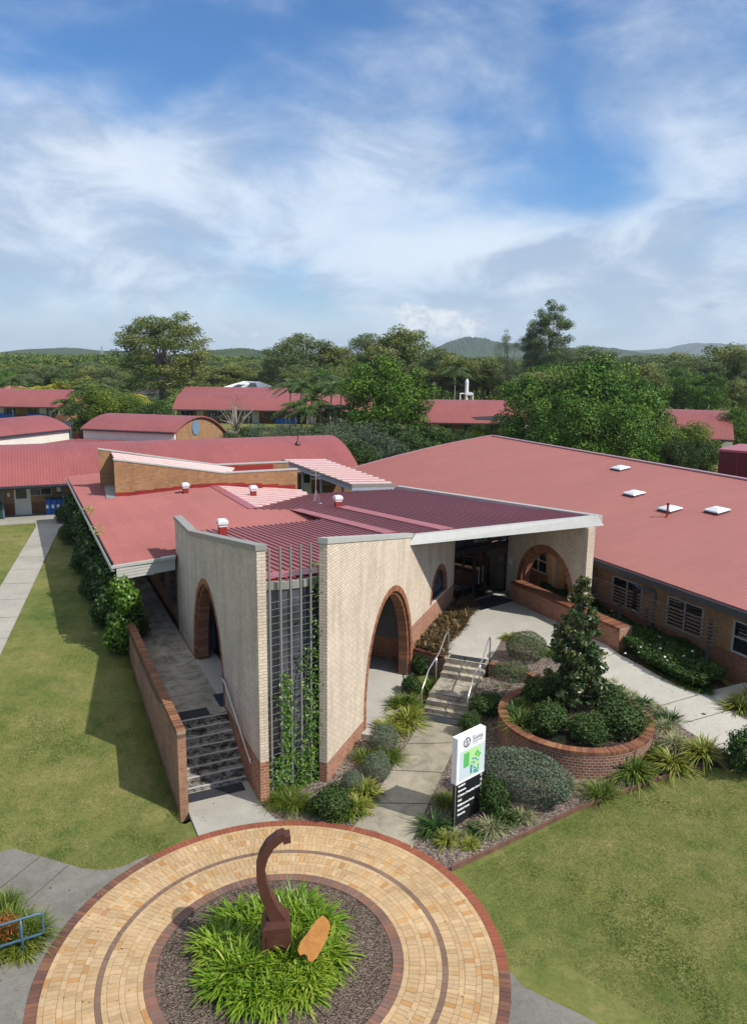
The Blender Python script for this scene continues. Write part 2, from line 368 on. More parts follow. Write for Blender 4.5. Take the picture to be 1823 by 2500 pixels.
# ------------------------------------------------------------------ mesh building
class MB:
    """collects faces in world coordinates; build() links them as one mesh object"""
    def __init__(s): s.v = []; s.f = []; s.mi = []; s.col = []; s.uv = {}
    def face(s, pts, mi=0, col=None, uv=None):
        i = len(s.v); s.v.extend([tuple(p) for p in pts]); s.f.append(list(range(i, i + len(pts)))); s.mi.append(mi); s.col.append(col)
        if uv: s.uv[len(s.f) - 1] = uv
    def faces(s, verts, faces, mi=0, col=None):
        i = len(s.v); s.v.extend([tuple(p) for p in verts])
        for f in faces: s.f.append([i + k for k in f]); s.mi.append(mi); s.col.append(col)
    def hexa(s, b, t, mi=0, col=None):
        """b, t: four bottom and four top points in the same order"""
        s.faces(list(b) + list(t), [(3, 2, 1, 0), (4, 5, 6, 7), (0, 1, 5, 4), (1, 2, 6, 5), (2, 3, 7, 6), (3, 0, 4, 7)], mi, col)
    def box(s, c, size, dirx=(1, 0), mi=0, col=None):
        """c = centre of the base; size along dirx, across it, up"""
        dx = (dirx[0] * size[0] / 2, dirx[1] * size[0] / 2); dy = (-dirx[1] * size[1] / 2, dirx[0] * size[1] / 2)
        q = [(c[0] - dx[0] - dy[0], c[1] - dx[1] - dy[1]), (c[0] + dx[0] - dy[0], c[1] + dx[1] - dy[1]),
             (c[0] + dx[0] + dy[0], c[1] + dx[1] + dy[1]), (c[0] - dx[0] + dy[0], c[1] - dx[1] + dy[1])]
        s.hexa([(x, y, c[2]) for x, y in q], [(x, y, c[2] + size[2]) for x, y in q], mi, col)
    def bar(s, a, b, w, h=None, mi=0, up=(0, 0, 1)):
        a = Vector(a); b = Vector(b); h = h or w; d = (b - a).normalized(); u = Vector(up)
        if abs(d.dot(u)) > .95: u = Vector((1, 0, 0))
        sd = d.cross(u).normalized() * w / 2; uu = sd.cross(d).normalized() * h / 2
        q = lambda p: [p - sd - uu, p + sd - uu, p + sd + uu, p - sd + uu]
        s.hexa(q(a), q(b), mi)
    def prism(s, pts, z0, z1, mi=0, mtop=None):
        """vertical prism over a plan polygon; z0, z1 numbers or per-vertex lists"""
        n = len(pts); zz0 = z0 if isinstance(z0, (list, tuple)) else [z0] * n; zz1 = z1 if isinstance(z1, (list, tuple)) else [z1] * n
        if sum(pts[i][0] * pts[(i + 1) % n][1] - pts[(i + 1) % n][0] * pts[i][1] for i in range(n)) < 0:
            pts = pts[::-1]; zz0 = list(zz0)[::-1]; zz1 = list(zz1)[::-1]
        b = [(p[0], p[1], z) for p, z in zip(pts, zz0)]; t = [(p[0], p[1], z) for p, z in zip(pts, zz1)]
        s.faces(b + t, [list(range(n - 1, -1, -1))], mi); s.faces(t, [list(range(n))], mi if mtop is None else mtop)
        for i in range(n):
            j = (i + 1) % n; s.face([b[i], b[j], t[j], t[i]], mi)
    def wall(s, o, d, poly, thick, side, mi=0, back=0.0):
        """outline poly [(s, z)] in the vertical plane through o along d, thickened towards side (plan vector)"""
        P3 = lambda q, k: (o[0] + d[0] * q[0] + side[0] * k, o[1] + d[1] * q[0] + side[1] * k, q[1])
        f = [P3(q, back) for q in poly]; b = [P3(q, back + thick) for q in poly]; n = len(poly)
        s.faces(f, [list(range(n))], mi); s.faces(b, [list(range(n - 1, -1, -1))], mi)
        for i in range(n):
            j = (i + 1) % n; s.face([f[i], b[i], b[j], f[j]], mi)
    def tube(s, pts, r, n=8, mi=0, cap=True):
        pts = [Vector(p) for p in pts]; rr = r if isinstance(r, (list, tuple)) else [r] * len(pts)
        rings = []; prev = None
        for i, p in enumerate(pts):
            d = (pts[min(i + 1, len(pts) - 1)] - pts[max(i - 1, 0)]).normalized()
            if prev is None:
                u = d.cross(Vector((0, 0, 1)) if abs(d.z) < .9 else Vector((1, 0, 0))).normalized()
            else:
                u = (prev - d * prev.dot(d)).normalized()
            prev = u; w = d.cross(u)
            rings.append([p + (u * math.cos(2 * math.pi * k / n) + w * math.sin(2 * math.pi * k / n)) * rr[i] for k in range(n)])
        vs = [v for rg in rings for v in rg]; fs = []
        for i in range(len(rings) - 1):
            for k in range(n):
                a = i * n + k; b = i * n + (k + 1) % n
                fs.append((a, b, b + n, a + n))
        if cap: fs.append(list(range(n - 1, -1, -1))); fs.append([(len(rings) - 1) * n + k for k in range(n)])
        s.faces(vs, fs, mi)
    def build(s, name, mats, parent=None, smooth=False, fix=True):
        if not isinstance(mats, (list, tuple)): mats = [mats]
        ox, oy, oz = parent_world(parent)
        me = bpy.data.meshes.new(name)
        me.from_pydata([(v[0] - ox, v[1] - oy, v[2] - oz) for v in s.v], [], s.f)
        for m in mats: me.materials.append(m)
        if len(mats) > 1: me.polygons.foreach_set('material_index', s.mi)
        if fix and not any(c is not None for c in s.col):
            bm = bmesh.new(); bm.from_mesh(me)
            bmesh.ops.remove_doubles(bm, verts=bm.verts, dist=1e-5)
            if not s.uv and not any(c is not None for c in s.col): bmesh.ops.recalc_face_normals(bm, faces=bm.faces)
            bm.to_mesh(me); bm.free()
        if any(c is not None for c in s.col):
            at_ = me.attributes.new('col', 'FLOAT_COLOR', 'FACE')
            if len(me.polygons) == len(s.col):
                arr = np.array([(c if c is not None else (.5, .5, .5)) + (1.0,) for c in s.col], 'f').ravel(); at_.data.foreach_set('color', arr)
        set_uv(me, (ox, oy, oz), s.uv if len(me.polygons) == len(s.f) else {})
        if smooth: me.polygons.foreach_set('use_smooth', [True] * len(me.polygons))
        o = bpy.data.objects.new(name, me); COL.objects.link(o)
        if parent: o.parent = parent
        return o

def parent_world(p):
    x = y = z = 0.0
    while p is not None:
        x += p.location.x; y += p.location.y; z += p.location.z; p = p.parent
    return x, y, z

def set_uv(me, org, given):
    """u along the face's horizontal, v up (or up the slope), both in metres of the site grid"""
    uvl = me.uv_layers.new(name='UVMap'); nl = len(me.loops)
    co = np.empty(len(me.vertices) * 3); me.vertices.foreach_get('co', co); co = co.reshape(-1, 3) + np.array(org)
    vi = np.empty(nl, 'i'); me.loops.foreach_get('vertex_index', vi)
    np_ = len(me.polygons); nr = np.empty(np_ * 3); me.polygons.foreach_get('normal', nr); nr = nr.reshape(-1, 3)
    tot = np.empty(np_, 'i'); me.polygons.foreach_get('loop_total', tot)
    pf = np.repeat(np.arange(np_), tot); n = nr[pf]; p = co[vi]
    flat = np.abs(n[:, 2]) > .995
    hx = np.where(flat, UB[0], -n[:, 1]); hy = np.where(flat, UB[1], n[:, 0]); ln = np.hypot(hx, hy) + 1e-9; hx /= ln; hy /= ln
    u = p[:, 0] * hx + p[:, 1] * hy
    v = np.where(flat, -p[:, 0] * hy + p[:, 1] * hx, np.where(np.abs(n[:, 2]) > .35, -p[:, 0] * hy + p[:, 1] * hx, p[:, 2]))
    uv = np.stack([u, v], 1)
    if given:
        st = np.empty(np_, 'i'); me.polygons.foreach_get('loop_start', st)
        for fi, q in given.items():
            for k, w in enumerate(q): uv[st[fi] + k] = w
    uvl.data.foreach_set('uv', uv.astype('f').ravel())

def thing(name, label, cat, loc, group=None):
    o = bpy.data.objects.new(name, None); COL.objects.link(o); o.location = loc; o.empty_display_size = .3
    o['label'] = label; o['category'] = cat
    if group: o['group'] = group
    return o

def tag(o, label, cat, group=None, kind=None):
    o['label'] = label; o['category'] = cat
    if group: o['group'] = group
    if kind: o['kind'] = kind
    return o

def struct(o, label=None, cat=None):
    o['kind'] = 'structure'
    if label: o['label'] = label
    if cat: o['category'] = cat
    return o

def copy_tree(o, parent=None):
    c = o.copy(); COL.objects.link(c); c.parent = parent
    for ch in list(o.children): copy_tree(ch, c)
    return c

def sheet(name, poly, hfun, offz, step, mat, parent=None, thick=0.0):
    """plan polygon cut into a grid and laid on the height function"""
    bm = bmesh.new(); n = len(poly)
    if sum(poly[i][0] * poly[(i + 1) % n][1] - poly[(i + 1) % n][0] * poly[i][1] for i in range(n)) < 0: poly = poly[::-1]
    f = bm.faces.new([bm.verts.new((p[0], p[1], 0)) for p in poly])
    bmesh.ops.triangulate(bm, faces=[f])
    xs = [p[0] for p in poly]; ys = [p[1] for p in poly]
    for ax, lo, hi in ((0, min(xs), max(xs)), (1, min(ys), max(ys))):
        k = lo + step
        while k < hi:
            co = [0, 0, 0]; co[ax] = k; no = [0, 0, 0]; no[ax] = 1
            bmesh.ops.bisect_plane(bm, geom=bm.verts[:] + bm.edges[:] + bm.faces[:], plane_co=co, plane_no=no, dist=1e-5)
            k += step
    for v in bm.verts: v.co.z = float(hfun(v.co.x, v.co.y)) + offz
    if thick:
        r = bmesh.ops.extrude_face_region(bm, geom=bm.faces[:])
        for g in r['geom']:
            if isinstance(g, bmesh.types.BMVert): g.co.z += 0
        # the originals become the underside
        top = {g for g in r['geom'] if isinstance(g, bmesh.types.BMVert)}
        for v in bm.verts:
            if v not in top: v.co.z -= thick
    bmesh.ops.recalc_face_normals(bm, faces=bm.faces)
    ox, oy, oz = parent_world(parent)
    for v in bm.verts: v.co -= Vector((ox, oy, oz))
    me = bpy.data.meshes.new(name); bm.to_mesh(me); bm.free(); me.materials.append(mat); set_uv(me, (ox, oy, oz), {})
    if not thick and len(me.polygons) and sum(p.normal.z for p in me.polygons) < 0: me.flip_normals()
    o = bpy.data.objects.new(name, me); COL.objects.link(o)
    if parent: o.parent = parent
    return o

def seg_clip(poly, o, d):
    """parts of the line o + t d inside a plan polygon"""
    ts = []; n = len(poly)
    for i in range(n):
        a = poly[i]; b = poly[(i + 1) % n]; ex, ey = b[0] - a[0], b[1] - a[1]
        den = d[0] * ey - d[1] * ex
        if abs(den) < 1e-9: continue
        t = ((a[0] - o[0]) * ey - (a[1] - o[1]) * ex) / den; u = ((a[0] - o[0]) * d[1] - (a[1] - o[1]) * d[0]) / den
        if 0 <= u < 1: ts.append(t)
    ts.sort(); return [(ts[i], ts[i + 1]) for i in range(0, len(ts) - 1, 2)]

def ribbed_roof(mb, poly, zf, ribdir, spacing=.25, h=.045, base=.075, top=.035, thick=.10, mi=0, mrib=0, phase=0.0):
    n = len(poly)
    mb.prism([p[:2] for p in poly], [zf(p[0], p[1]) - thick for p in poly], [zf(p[0], p[1]) for p in poly], mi)
    px, py = -ribdir[1], ribdir[0]
    cs = [p[0] * px + p[1] * py for p in poly]; k = min(cs) + spacing * .5 + phase
    while k < max(cs):
        o = (px * k, py * k)
        for t0, t1 in seg_clip(poly, o, ribdir):
            if t1 - t0 < .1: continue
            q = []
            for t in (t0 + .01, t1 - .01):
                x, y = o[0] + ribdir[0] * t, o[1] + ribdir[1] * t
                q.append([(x - px * base / 2, y - py * base / 2, zf(x, y) - .004), (x + px * base / 2, y + py * base / 2, zf(x, y) - .004),
                          (x + px * top / 2, y + py * top / 2, zf(x, y) + h), (x - px * top / 2, y - py * top / 2, zf(x, y) + h)])
            mb.hexa(q[0], q[1], mrib)
        k += spacing

def ellipse_arch(sc, z0, a, b, zb, n=28, p=2.0):
    """points of an arch from the right foot over the crown to the left foot"""
    pts = []
    for i in range(n + 1):
        th = math.pi * i / n; c, s_ = math.cos(th), math.sin(th)
        pts.append((sc + a * math.copysign(abs(c) ** (2 / p), c), z0 + b * abs(s_) ** (2 / p)))
    if zb < z0 - 1e-3: pts = [(sc + a, zb)] + pts + [(sc - a, zb)]
    return pts

def arch_ring(mb, o, d, side, sc, z0, a, b, zb, w, d0, d1, brick_h=.086, cols=None, p=2.0):
    """ring of single bricks between the outer ellipse (a, b) and one w smaller, from depth d0 to d1"""
    out = ellipse_arch(sc, z0, a, b, zb, 160, p); inn = ellipse_arch(sc, z0, a - w, b - w, zb, 160, p)
    acc = [0.0]
    for i in range(1, len(out)): acc.append(acc[-1] + math.dist(out[i], out[i - 1]))
    tot = acc[-1]; nb = int(tot / brick_h)
    def pt(arr, l):
        import bisect
        i = min(max(bisect.bisect(acc, l), 1), len(acc) - 1); k = (l - acc[i - 1]) / max(acc[i] - acc[i - 1], 1e-9)
        return (arr[i - 1][0] + (arr[i][0] - arr[i - 1][0]) * k, arr[i - 1][1] + (arr[i][1] - arr[i - 1][1]) * k)
    P3 = lambda q, k: (o[0] + d[0] * q[0] + side[0] * k, o[1] + d[1] * q[0] + side[1] * k, q[1])
    for i in range(nb):
        l0 = tot * (i + .07) / nb; l1 = tot * (i + .93) / nb
        q = [pt(out, l0), pt(out, l1), pt(inn, l1), pt(inn, l0)]
        c = cols[rs.randint(len(cols))]; k = rs.uniform(.85, 1.12); c = tuple(x * k for x in c)
        mb.hexa([P3(x, d0) for x in q], [P3(x, d1) for x in q], 0, c)
    # mortar bed a little behind the faces
    m = len(out)
    for i in range(m - 1):
        q = [out[i], out[i + 1], inn[i + 1], inn[i]]
        mb.hexa([P3(x, d0 + .008) for x in q], [P3(x, d1 - .008) for x in q], 1, (.22, .15, .11))

RINGCOL = [(.36, .155, .080), (.31, .12, .063), (.39, .18, .09), (.28, .105, .06)]

# ------------------------------------------------------------------ foliage
def mesh_np(name, verts, nper, mat, var=None, tri_faces=None, parent=None, loc=None, link=True):
    """verts (n, k, 3): n separate polygons of k corners"""
    n, k = verts.shape[0], verts.shape[1]
    me = bpy.data.meshes.new(name)
    me.vertices.add(n * k); me.vertices.foreach_set('co', verts.astype('f').ravel())
    me.loops.add(n * k); me.loops.foreach_set('vertex_index', np.arange(n * k, dtype='i'))
    me.polygons.add(n); me.polygons.foreach_set('loop_start', np.arange(0, n * k, k, dtype='i'))
    try: me.polygons.foreach_set('loop_total', np.full(n, k, 'i'))
    except Exception: pass
    me.update(calc_edges=True)
    if var is not None:
        a = me.attributes.new('var', 'FLOAT', 'FACE'); a.data.foreach_set('value', np.clip(var, 0, 1).astype('f'))
    me.materials.append(mat)
    return me

def link_mesh(name, me, parent=None, loc=(0, 0, 0)):
    o = bpy.data.objects.new(name, me); COL.objects.link(o); o.location = loc
    if parent: o.parent = parent
    return o

def leaves(P, Nn, size, rng, aspect=.5, jit=.8):
    n = len(P)
    nn = Nn + rng.normal(0, jit, (n, 3)); nn /= np.linalg.norm(nn, axis=1)[:, None] + 1e-9
    t = np.cross(nn, rng.normal(0, 1, (n, 3))); t /= np.linalg.norm(t, axis=1)[:, None] + 1e-9
    b = np.cross(nn, t)
    s = (size * rng.uniform(.6, 1.3, n))[:, None]
    V = np.stack([P - t * s * .5, P + b * s * aspect * .5 - t * s * .02 + nn * s * .06, P + t * s * .5, P - b * s * aspect * .5 - t * s * .02 + nn * s * .06], 1)
    return V

def blob_points(n, c, r, rng, lo=.55, lump=0.0, top=-1.0):
    d = rng.normal(0, 1, (n, 3)); d /= np.linalg.norm(d, axis=1)[:, None]
    d[:, 2] = np.where(d[:, 2] < top, -d[:, 2] * .5, d[:, 2])
    k = rng.uniform(lo ** 2, 1, n) ** .5
    if lump:
        w = np.sin(d[:, 0] * 5 + c[0] * 3) * np.sin(d[:, 1] * 6 + c[1]) * np.cos(d[:, 2] * 5 + 1.3) + .5 * np.sin(d[:, 0] * 11 + 2) * np.sin(d[:, 1] * 12) * np.sin(d[:, 2] * 11 + 1)
        k = k * (1 + lump * w)
    P = np.array(c) + d * k[:, None] * np.array(r)
    nn = d / np.array(r); nn /= np.linalg.norm(nn, axis=1)[:, None]
    return P, nn

def blades(n, r0, length, width, rng, el=(35, 85), droop=.55, el_out=True, upr=0.0):
    """strap leaves as (faces, 4, 3); three quads a blade"""
    ph = rng.uniform(0, 2 * np.pi, n); rr = r0 * np.sqrt(rng.uniform(0, 1, n))
    e = np.radians(rng.uniform(el[0], el[1], n))
    e = np.where(rng.uniform(0, 1, n) < upr, np.radians(80), e)
    Ln = length * rng.uniform(.65, 1.15, n); ph2 = ph + rng.normal(0, .5, n)
    base = np.stack([rr * np.cos(ph), rr * np.sin(ph), np.zeros(n)], 1)
    dh = np.stack([np.cos(ph2), np.sin(ph2), np.zeros(n)], 1); side = np.stack([-np.sin(ph2), np.cos(ph2), np.zeros(n)], 1)
    ts = np.array([0, .38, .72, 1.0]); ws = np.array([.8, 1.0, .75, .08])
    dr = droop * rng.uniform(.5, 1.3, n)
    pts = []
    for t in ts:
        h = np.cos(e) * t + .25 * dr * t * t; z = np.sin(e) * t - dr * t * t
        pts.append(base + dh * (Ln * h)[:, None] + np.array([0, 0, 1.0]) * (Ln * z)[:, None])
    w = (width * rng.uniform(.7, 1.2, n))[:, None]
    F = []
    for i in range(3):
        a, b = pts[i], pts[i + 1]
        F.append(np.stack([a - side * w * ws[i] / 2, a + side * w * ws[i] / 2, b + side * w * ws[i + 1] / 2, b - side * w * ws[i + 1] / 2], 1))
    return np.concatenate(F, 0)

def blade_var(n, rng, mean=.45, sd=.2):
    v = rng.normal(mean, sd, n); return np.concatenate([v - .1, v, v + .14])

def tuft_mesh(name, n, r0, length, width, mat, rng, el=(35, 85), droop=.55, mean=.45, sd=.2, upr=0.0):
    V = blades(n, r0, length, width, rng, el, droop, upr=upr)
    return mesh_np(name, V, 4, mat, blade_var(n, rng, mean, sd))

def shrub_mesh(name, n, r, mat, rng, size=.05, lump=.1, aspect=.55, lo=.75, jit=.6, mean=.5):
    P, nn = blob_points(n, (0, 0, r[2] * .92), r, rng, lo, lump, -.75)
    P[:, 2] = np.maximum(P[:, 2], .01)
    V = leaves(P, nn, np.full(n, size), rng, aspect, jit)
    return mesh_np(name, V, 4, mat, rng.normal(mean, .22, n))

def crown(blobs, n, size, rng, aspect=.5, lo=.5, jit=.8, mean=.45, lump=.12, spread=.16):
    vol = np.array([b[1][0] * b[1][1] + b[1][0] * b[1][2] for b in blobs]); cnt = (n * vol / vol.sum()).astype(int) + 1
    Vs = []; vr = []
    for (c, r), k in zip(blobs, cnt):
        P, nn = blob_points(k, c, r, rng, lo, lump)
        Vs.append(leaves(P, nn, np.full(k, size), rng, aspect, jit)); vr.append(np.clip(rng.normal(mean + rng.normal(0, spread), .17, k), 0, 1))
    return np.concatenate(Vs), np.concatenate(vr)
# ================================================================== SETTING: ground
def ground_sheet():
    def axis(lo, hi, dense_lo, dense_hi, step, far):
        a = list(np.arange(dense_lo, dense_hi + 1e-6, step)); k = dense_lo; s = step
        while k > lo: s *= 1.6; k -= s; a.insert(0, max(k, lo))
        k = dense_hi; s = step
        while k < hi: s *= 1.6; k += s; a.append(min(k, hi))
        return np.array(sorted(set(a)))
    xs = axis(-8500, 8500, -30, 30, .6, 0); ys = axis(-60, 9000, 4, 60, .6, 0)
    X, Y = np.meshgrid(xs, ys); Z = terrain(X, Y)
    far = np.clip((Y - 45) / 30, 0, 1); Z = Z * (1 - far) + 1.05 * far
    V = np.stack([X.ravel(), Y.ravel(), Z.ravel()], 1); nx = len(xs); F = []
    for j in range(len(ys) - 1):
        for i in range(nx - 1):
            k = j * nx + i; F.append((k, k + 1, k + nx + 1, k + nx))
    me = bpy.data.meshes.new('lawn'); me.from_pydata(V.tolist(), [], F); me.materials.append(M['lawn'])
    me.polygons.foreach_set('use_smooth', [True] * len(F))
    o = bpy.data.objects.new('lawn', me); COL.objects.link(o); struct(o, 'mown green lawn with dry patches sloping around the buildings', 'lawn')
ground_sheet()

# grass blades standing in the lawn close to the camera
def grass_blades():
    rng = np.random.RandomState(5); n = 760000
    x = rng.uniform(-14, 15, n); y = rng.uniform(9.5, 27, n)
    d = np.hypot(x - RING[0], y - RING[1]); v = (x + 5.0) * UB[0] + (y - 18.2) * UB[1]
    left = (v < -.04) & (y > 15.3 + np.maximum(0, -(x + 5.2)) * .40) & (x > -9.6 - (y - 16.4) * .36)
    rt = ((x - 2.2) * -.53 + (y - 16.1) * .848 < -.10) & (x > 1.2) & ~((y < 13.2) & (x - RING[0] < 5.9 + (13.2 - y) * 1.0))
    keep = (d > RO + .03) & (left | rt) & (rng.uniform(0, 1, n) < np.clip((27.5 - y) / 8, .25, 1)); x, y = x[keep], y[keep]; m = len(x)
    z = terrain(x, y); ph = rng.uniform(0, 2 * np.pi, m); h = rng.uniform(.012, .034, m); w = .008
    dx, dy = np.cos(ph), np.sin(ph); lean = rng.uniform(-1.2, 1.2, (m, 2)) * h[:, None]
    V = np.stack([np.stack([x - dx * w, y - dy * w, z], 1), np.stack([x + dx * w, y + dy * w, z], 1), np.stack([x + lean[:, 0], y + lean[:, 1], z + h], 1)], 1)
    patch = .5 + .28 * np.sin(x * .9 + np.sin(y * .7) * 2 + 1.5 * np.sin(y * 1.9 + x)) * np.cos(y * .8 + x * .3 + np.sin(x * 2.3)) + .22 * np.sin(x * 2.7 + 2 * np.sin(y * 1.6)) * np.sin(y * 3.1 + np.sin(x * 1.9) * 2)
    def waves(seed, fmin, fmax, k=14):
        q = np.random.RandomState(seed); s_ = 0
        for _ in range(k):
            a = q.uniform(0, 6.28); f = q.uniform(fmin, fmax); s_ = s_ + np.sin((x * np.cos(a) + y * np.sin(a)) * f + q.uniform(0, 6.28))
        return s_ / (k / 2) ** .5
    straw = np.clip(waves(1, .5, 2.2) + .5 * waves(2, 2.5, 7) - .75, 0, 1.2); lush = np.clip(waves(3, .6, 2.6) + .6 * waves(4, 3, 8) - .7, 0, 1)
    var = rng.normal(.36, .12, m) + .10 * patch + .07 * waves(5, 1.5, 6) + .40 * straw - .30 * lush
    V[:, 2, 2] += (lush * rng.uniform(0, .03, m)).astype(float)
    me = mesh_np('grass', V, 3, leafmat('leaf_lawn', LS((.115, .185, .042), (.22, .26, .074), (.335, .315, .125), (.50, .42, .22)), .85, .45, .03), var)
    o = link_mesh('grass', me); tag(o, 'short mown grass blades of the front lawns', 'grass', kind='stuff')
grass_blades()

# ================================================================== the brick paved circle
def paved_circle():
    mb = MB(); k = (RO - RI) / 2.415
    rows = [('red', .23), ('tan', .115), ('tan', .23), ('tan', .115), ('tan', .23), ('tan', .115), ('tan', .23), ('dark', .115), ('tan', .115), ('tan', .23),
            ('tan', .115), ('tan', .23), ('tan', .115), ('brown', .23)]
    tans = [(.60, .405, .215), (.62, .43, .235), (.585, .385, .20), (.635, .45, .255), (.60, .415, .225)]
    r = RO; g = .005
    for kind, w in rows:
        w *= k; nb = int(2 * math.pi * (r - w / 2) / ((.115 if w > .15 else .23) * k)); ph = rs.uniform(0, 1)
        for i in range(nb):
            a0 = 2 * math.pi * (i + ph) / nb; a1 = 2 * math.pi * (i + 1 + ph) / nb; am = math.degrees((a0 + a1) / 2) % 360
            ga = g / (2 * r) * (1 + rs.uniform(0, .8))
            a0 += ga; a1 -= ga; ro = r - g * .6; ri = r - w + g * .6
            if kind == 'red': c = (.33, .105, .06) if (am < 137 or am > 357.5) else [(.22, .10, .068), (.17, .085, .065), (.25, .12, .075)][rs.randint(3)]
            elif kind == 'dark': c = (.25, .16, .115)
            elif kind == 'brown': c = [(.28, .14, .095), (.22, .13, .10), (.25, .15, .115)][rs.randint(3)]
            else:
                c = tans[rs.randint(5)]; q = rs.uniform()
                if q < .05: c = (.56, .30, .12)
                elif q < .11: c = (.59, .35, .15)
            kk = rs.uniform(.9, 1.08); c = tuple(x * kk for x in c)
            z = .034 + rs.normal(0, .0012)
            pts = [(RING[0] + q_ * math.cos(a), RING[1] + q_ * math.sin(a), z) for q_, a in ((ri, a0), (ro, a0), (ro, a1), (ri, a1))]
            dn = [(p[0], p[1], z - .012) for p in pts]
            mb.face(pts, 0, c)
            for e in range(4): mb.face([dn[e], dn[(e + 1) % 4], pts[(e + 1) % 4], pts[e]], 0, c)
        r -= w
    n = 160
    for i in range(n):
        a0, a1 = 2 * math.pi * i / n, 2 * math.pi * (i + 1) / n
        P = lambda q, a, z: (RING[0] + q * math.cos(a), RING[1] + q * math.sin(a), z)
        mb.face([P(RI, a0, .027), P(RO, a0, .027), P(RO, a1, .027), P(RI, a1, .027)], 1, (.1, .1, .1))
        mb.face([P(RO, a0, -.1), P(RO, a1, -.1), P(RO, a1, .027), P(RO, a0, .027)], 1, (.1, .1, .1))
        mb.face([P(RI, a1, -.1), P(RI, a0, -.1), P(RI, a0, .027), P(RI, a1, .027)], 1, (.1, .1, .1))
    o = mb.build('paved_circle', [M['paver'], M['mortar']]); struct(o, 'circular path of tan clay pavers with dark brick rings', 'paving')
    poly = [(RING[0] + RI * math.cos(a), RING[1] + RI * math.sin(a)) for a in np.linspace(0, 2 * np.pi, 64, endpoint=False)]
    rng = np.random.RandomState(2)
    s = sheet('garden_soil', poly, lambda x, y: .02 + .05 * (1 - min(1, math.dist((x, y), RING) / RI)) + .012 * math.sin(x * 9) * math.cos(y * 8), 0, .25, M['mulchg'])
    struct(s, 'dark soil and bark filling the middle of the paved circle', 'soil')
paved_circle()

def strips(mb, segs, w, mi, lift):
    for a, b in segs:
        d = Vector((b[0] - a[0], b[1] - a[1])).normalized(); n = (-d.y * w / 2, d.x * w / 2)
        mb.face([(a[0] - n[0], a[1] - n[1], a[2] + lift), (b[0] - n[0], b[1] - n[1], b[2] + lift), (b[0] + n[0], b[1] + n[1], b[2] + lift), (a[0] + n[0], a[1] + n[1], a[2] + lift)], mi)

# ---- lower central path from the circle to the right stairs (rises 0.3 m)
def hpath(x, y):
    w = (x - .4) * .40 + (y - 17.6) * .92
    return min(.3, max(0.0, w * .052))
PL = [(-.55, 17.35), (.15, 19.08), (.72, 20.62), (1.63, 23.0), (1.76, 23.7)]
PR = [(3.2, 23.25), (2.95, 22.3), (2.57, 21.44), (2.03, 19.92), (1.18, 17.5), (1.02, 16.85)]
arc = [(RING[0] + (RO + .005) * math.cos(R(a)), RING[1] + (RO + .005) * math.sin(R(a))) for a in (51, 58, 65, 71.5)]
poly = PL + PR + arc
o = sheet('concrete_path', poly, hpath, .035, .5, M['path'], thick=.12); struct(o, 'stained concrete path from the paved circle up to the right hand steps', 'path')
mb = MB()
J = lambda a, b: (a + (hpath(*a) + .035,), b + (hpath(*b) + .035,))
strips(mb, [J((.02, 18.75), (1.62, 18.7)), J((.60, 20.3), (2.17, 20.15)), J((1.15, 21.7), (2.72, 21.75))], .03, 0, .004)
mb.build('path_joint', M['joint'], o)

# ---- landing at the foot of the left stairs
C0 = (-5.01, 18.18)                                     # outer foot of the left retaining wall
ls = [off(C0, (UB, .22), (UA, -.05)), off(A0, (UA, -.1)), off(A0, (UA, -.2), (UB, .0)), (-2.95, 17.86), (-3.9, 17.48), (-4.62, 17.1), (-4.72, 17.3)]
ls = [off(C0, (UB, .22), (UA, 1.1)), off(A0, (UA, 1.56)), A0, (-2.42, 17.95)] + [(RING[0] + (RO + .005) * math.cos(R(a)), RING[1] + (RO + .005) * math.sin(R(a))) for a in (97, 104, 111, 117, 122)]
o = sheet('concrete_path', ls, lambda x, y: 0.0, .04, .6, M['pathl'], thick=.12); struct(o, 'pale concrete landing between the left stairs and the paved circle', 'path')

# ---- grey concrete apron at the lower left and lower right of the circle
la = [at(-60, 2066)[:2], at(0, 2064)[:2], at(120, 2098)[:2], at(200, 2122)[:2], at(255, 2127)[:2], at(300, 2118)[:2], at(345, 2097)[:2], at(368, 2086)[:2]]
la += [(RING[0] + (RO + .005) * math.cos(R(a)), RING[1] + (RO + .005) * math.sin(R(a))) for a in (140, 150, 160, 170, 180, 190, 200, 210)]
la += [(-9, 9), (-16, 9), (-16, 16.5)]
o = sheet('concrete_path', la, lambda x, y: 0.0, .025, .8, M['pathg'], thick=.1); struct(o, 'weathered grey concrete apron at the lower left of the circle', 'path')
mb = MB(); q = lambda a, b: at(*a, .025)[:2] + (.025,)
strips(mb, [(at(0, 2170, .025), at(98, 2092, .025)), (at(40, 2225, .025), at(90, 2180, .025)), (at(90, 2180, .025), at(168, 2112, .025)), (at(118, 2286, .025), at(142, 2285, .025))], .022, 0, .004)
mb.build('path_joint', M['joint'], o)
ra = [(RING[0] + (RO + .005) * math.cos(R(a)), RING[1] + (RO + .005) * math.sin(R(a))) for a in (-3, -12, -20, -30, -45)]
ra += [(5.5, 7.5), (9, 8.5)] + [at(1480, 2515)[:2], at(1420, 2480)[:2], at(1345, 2445)[:2], at(1275, 2410)[:2], at(1250, 2380)[:2]]
o = sheet('concrete_path', ra, lambda x, y: tz(x, y), .022, .8, M['pathg'], thick=.1); struct(o, 'grey concrete path leaving the circle at the lower right', 'path')

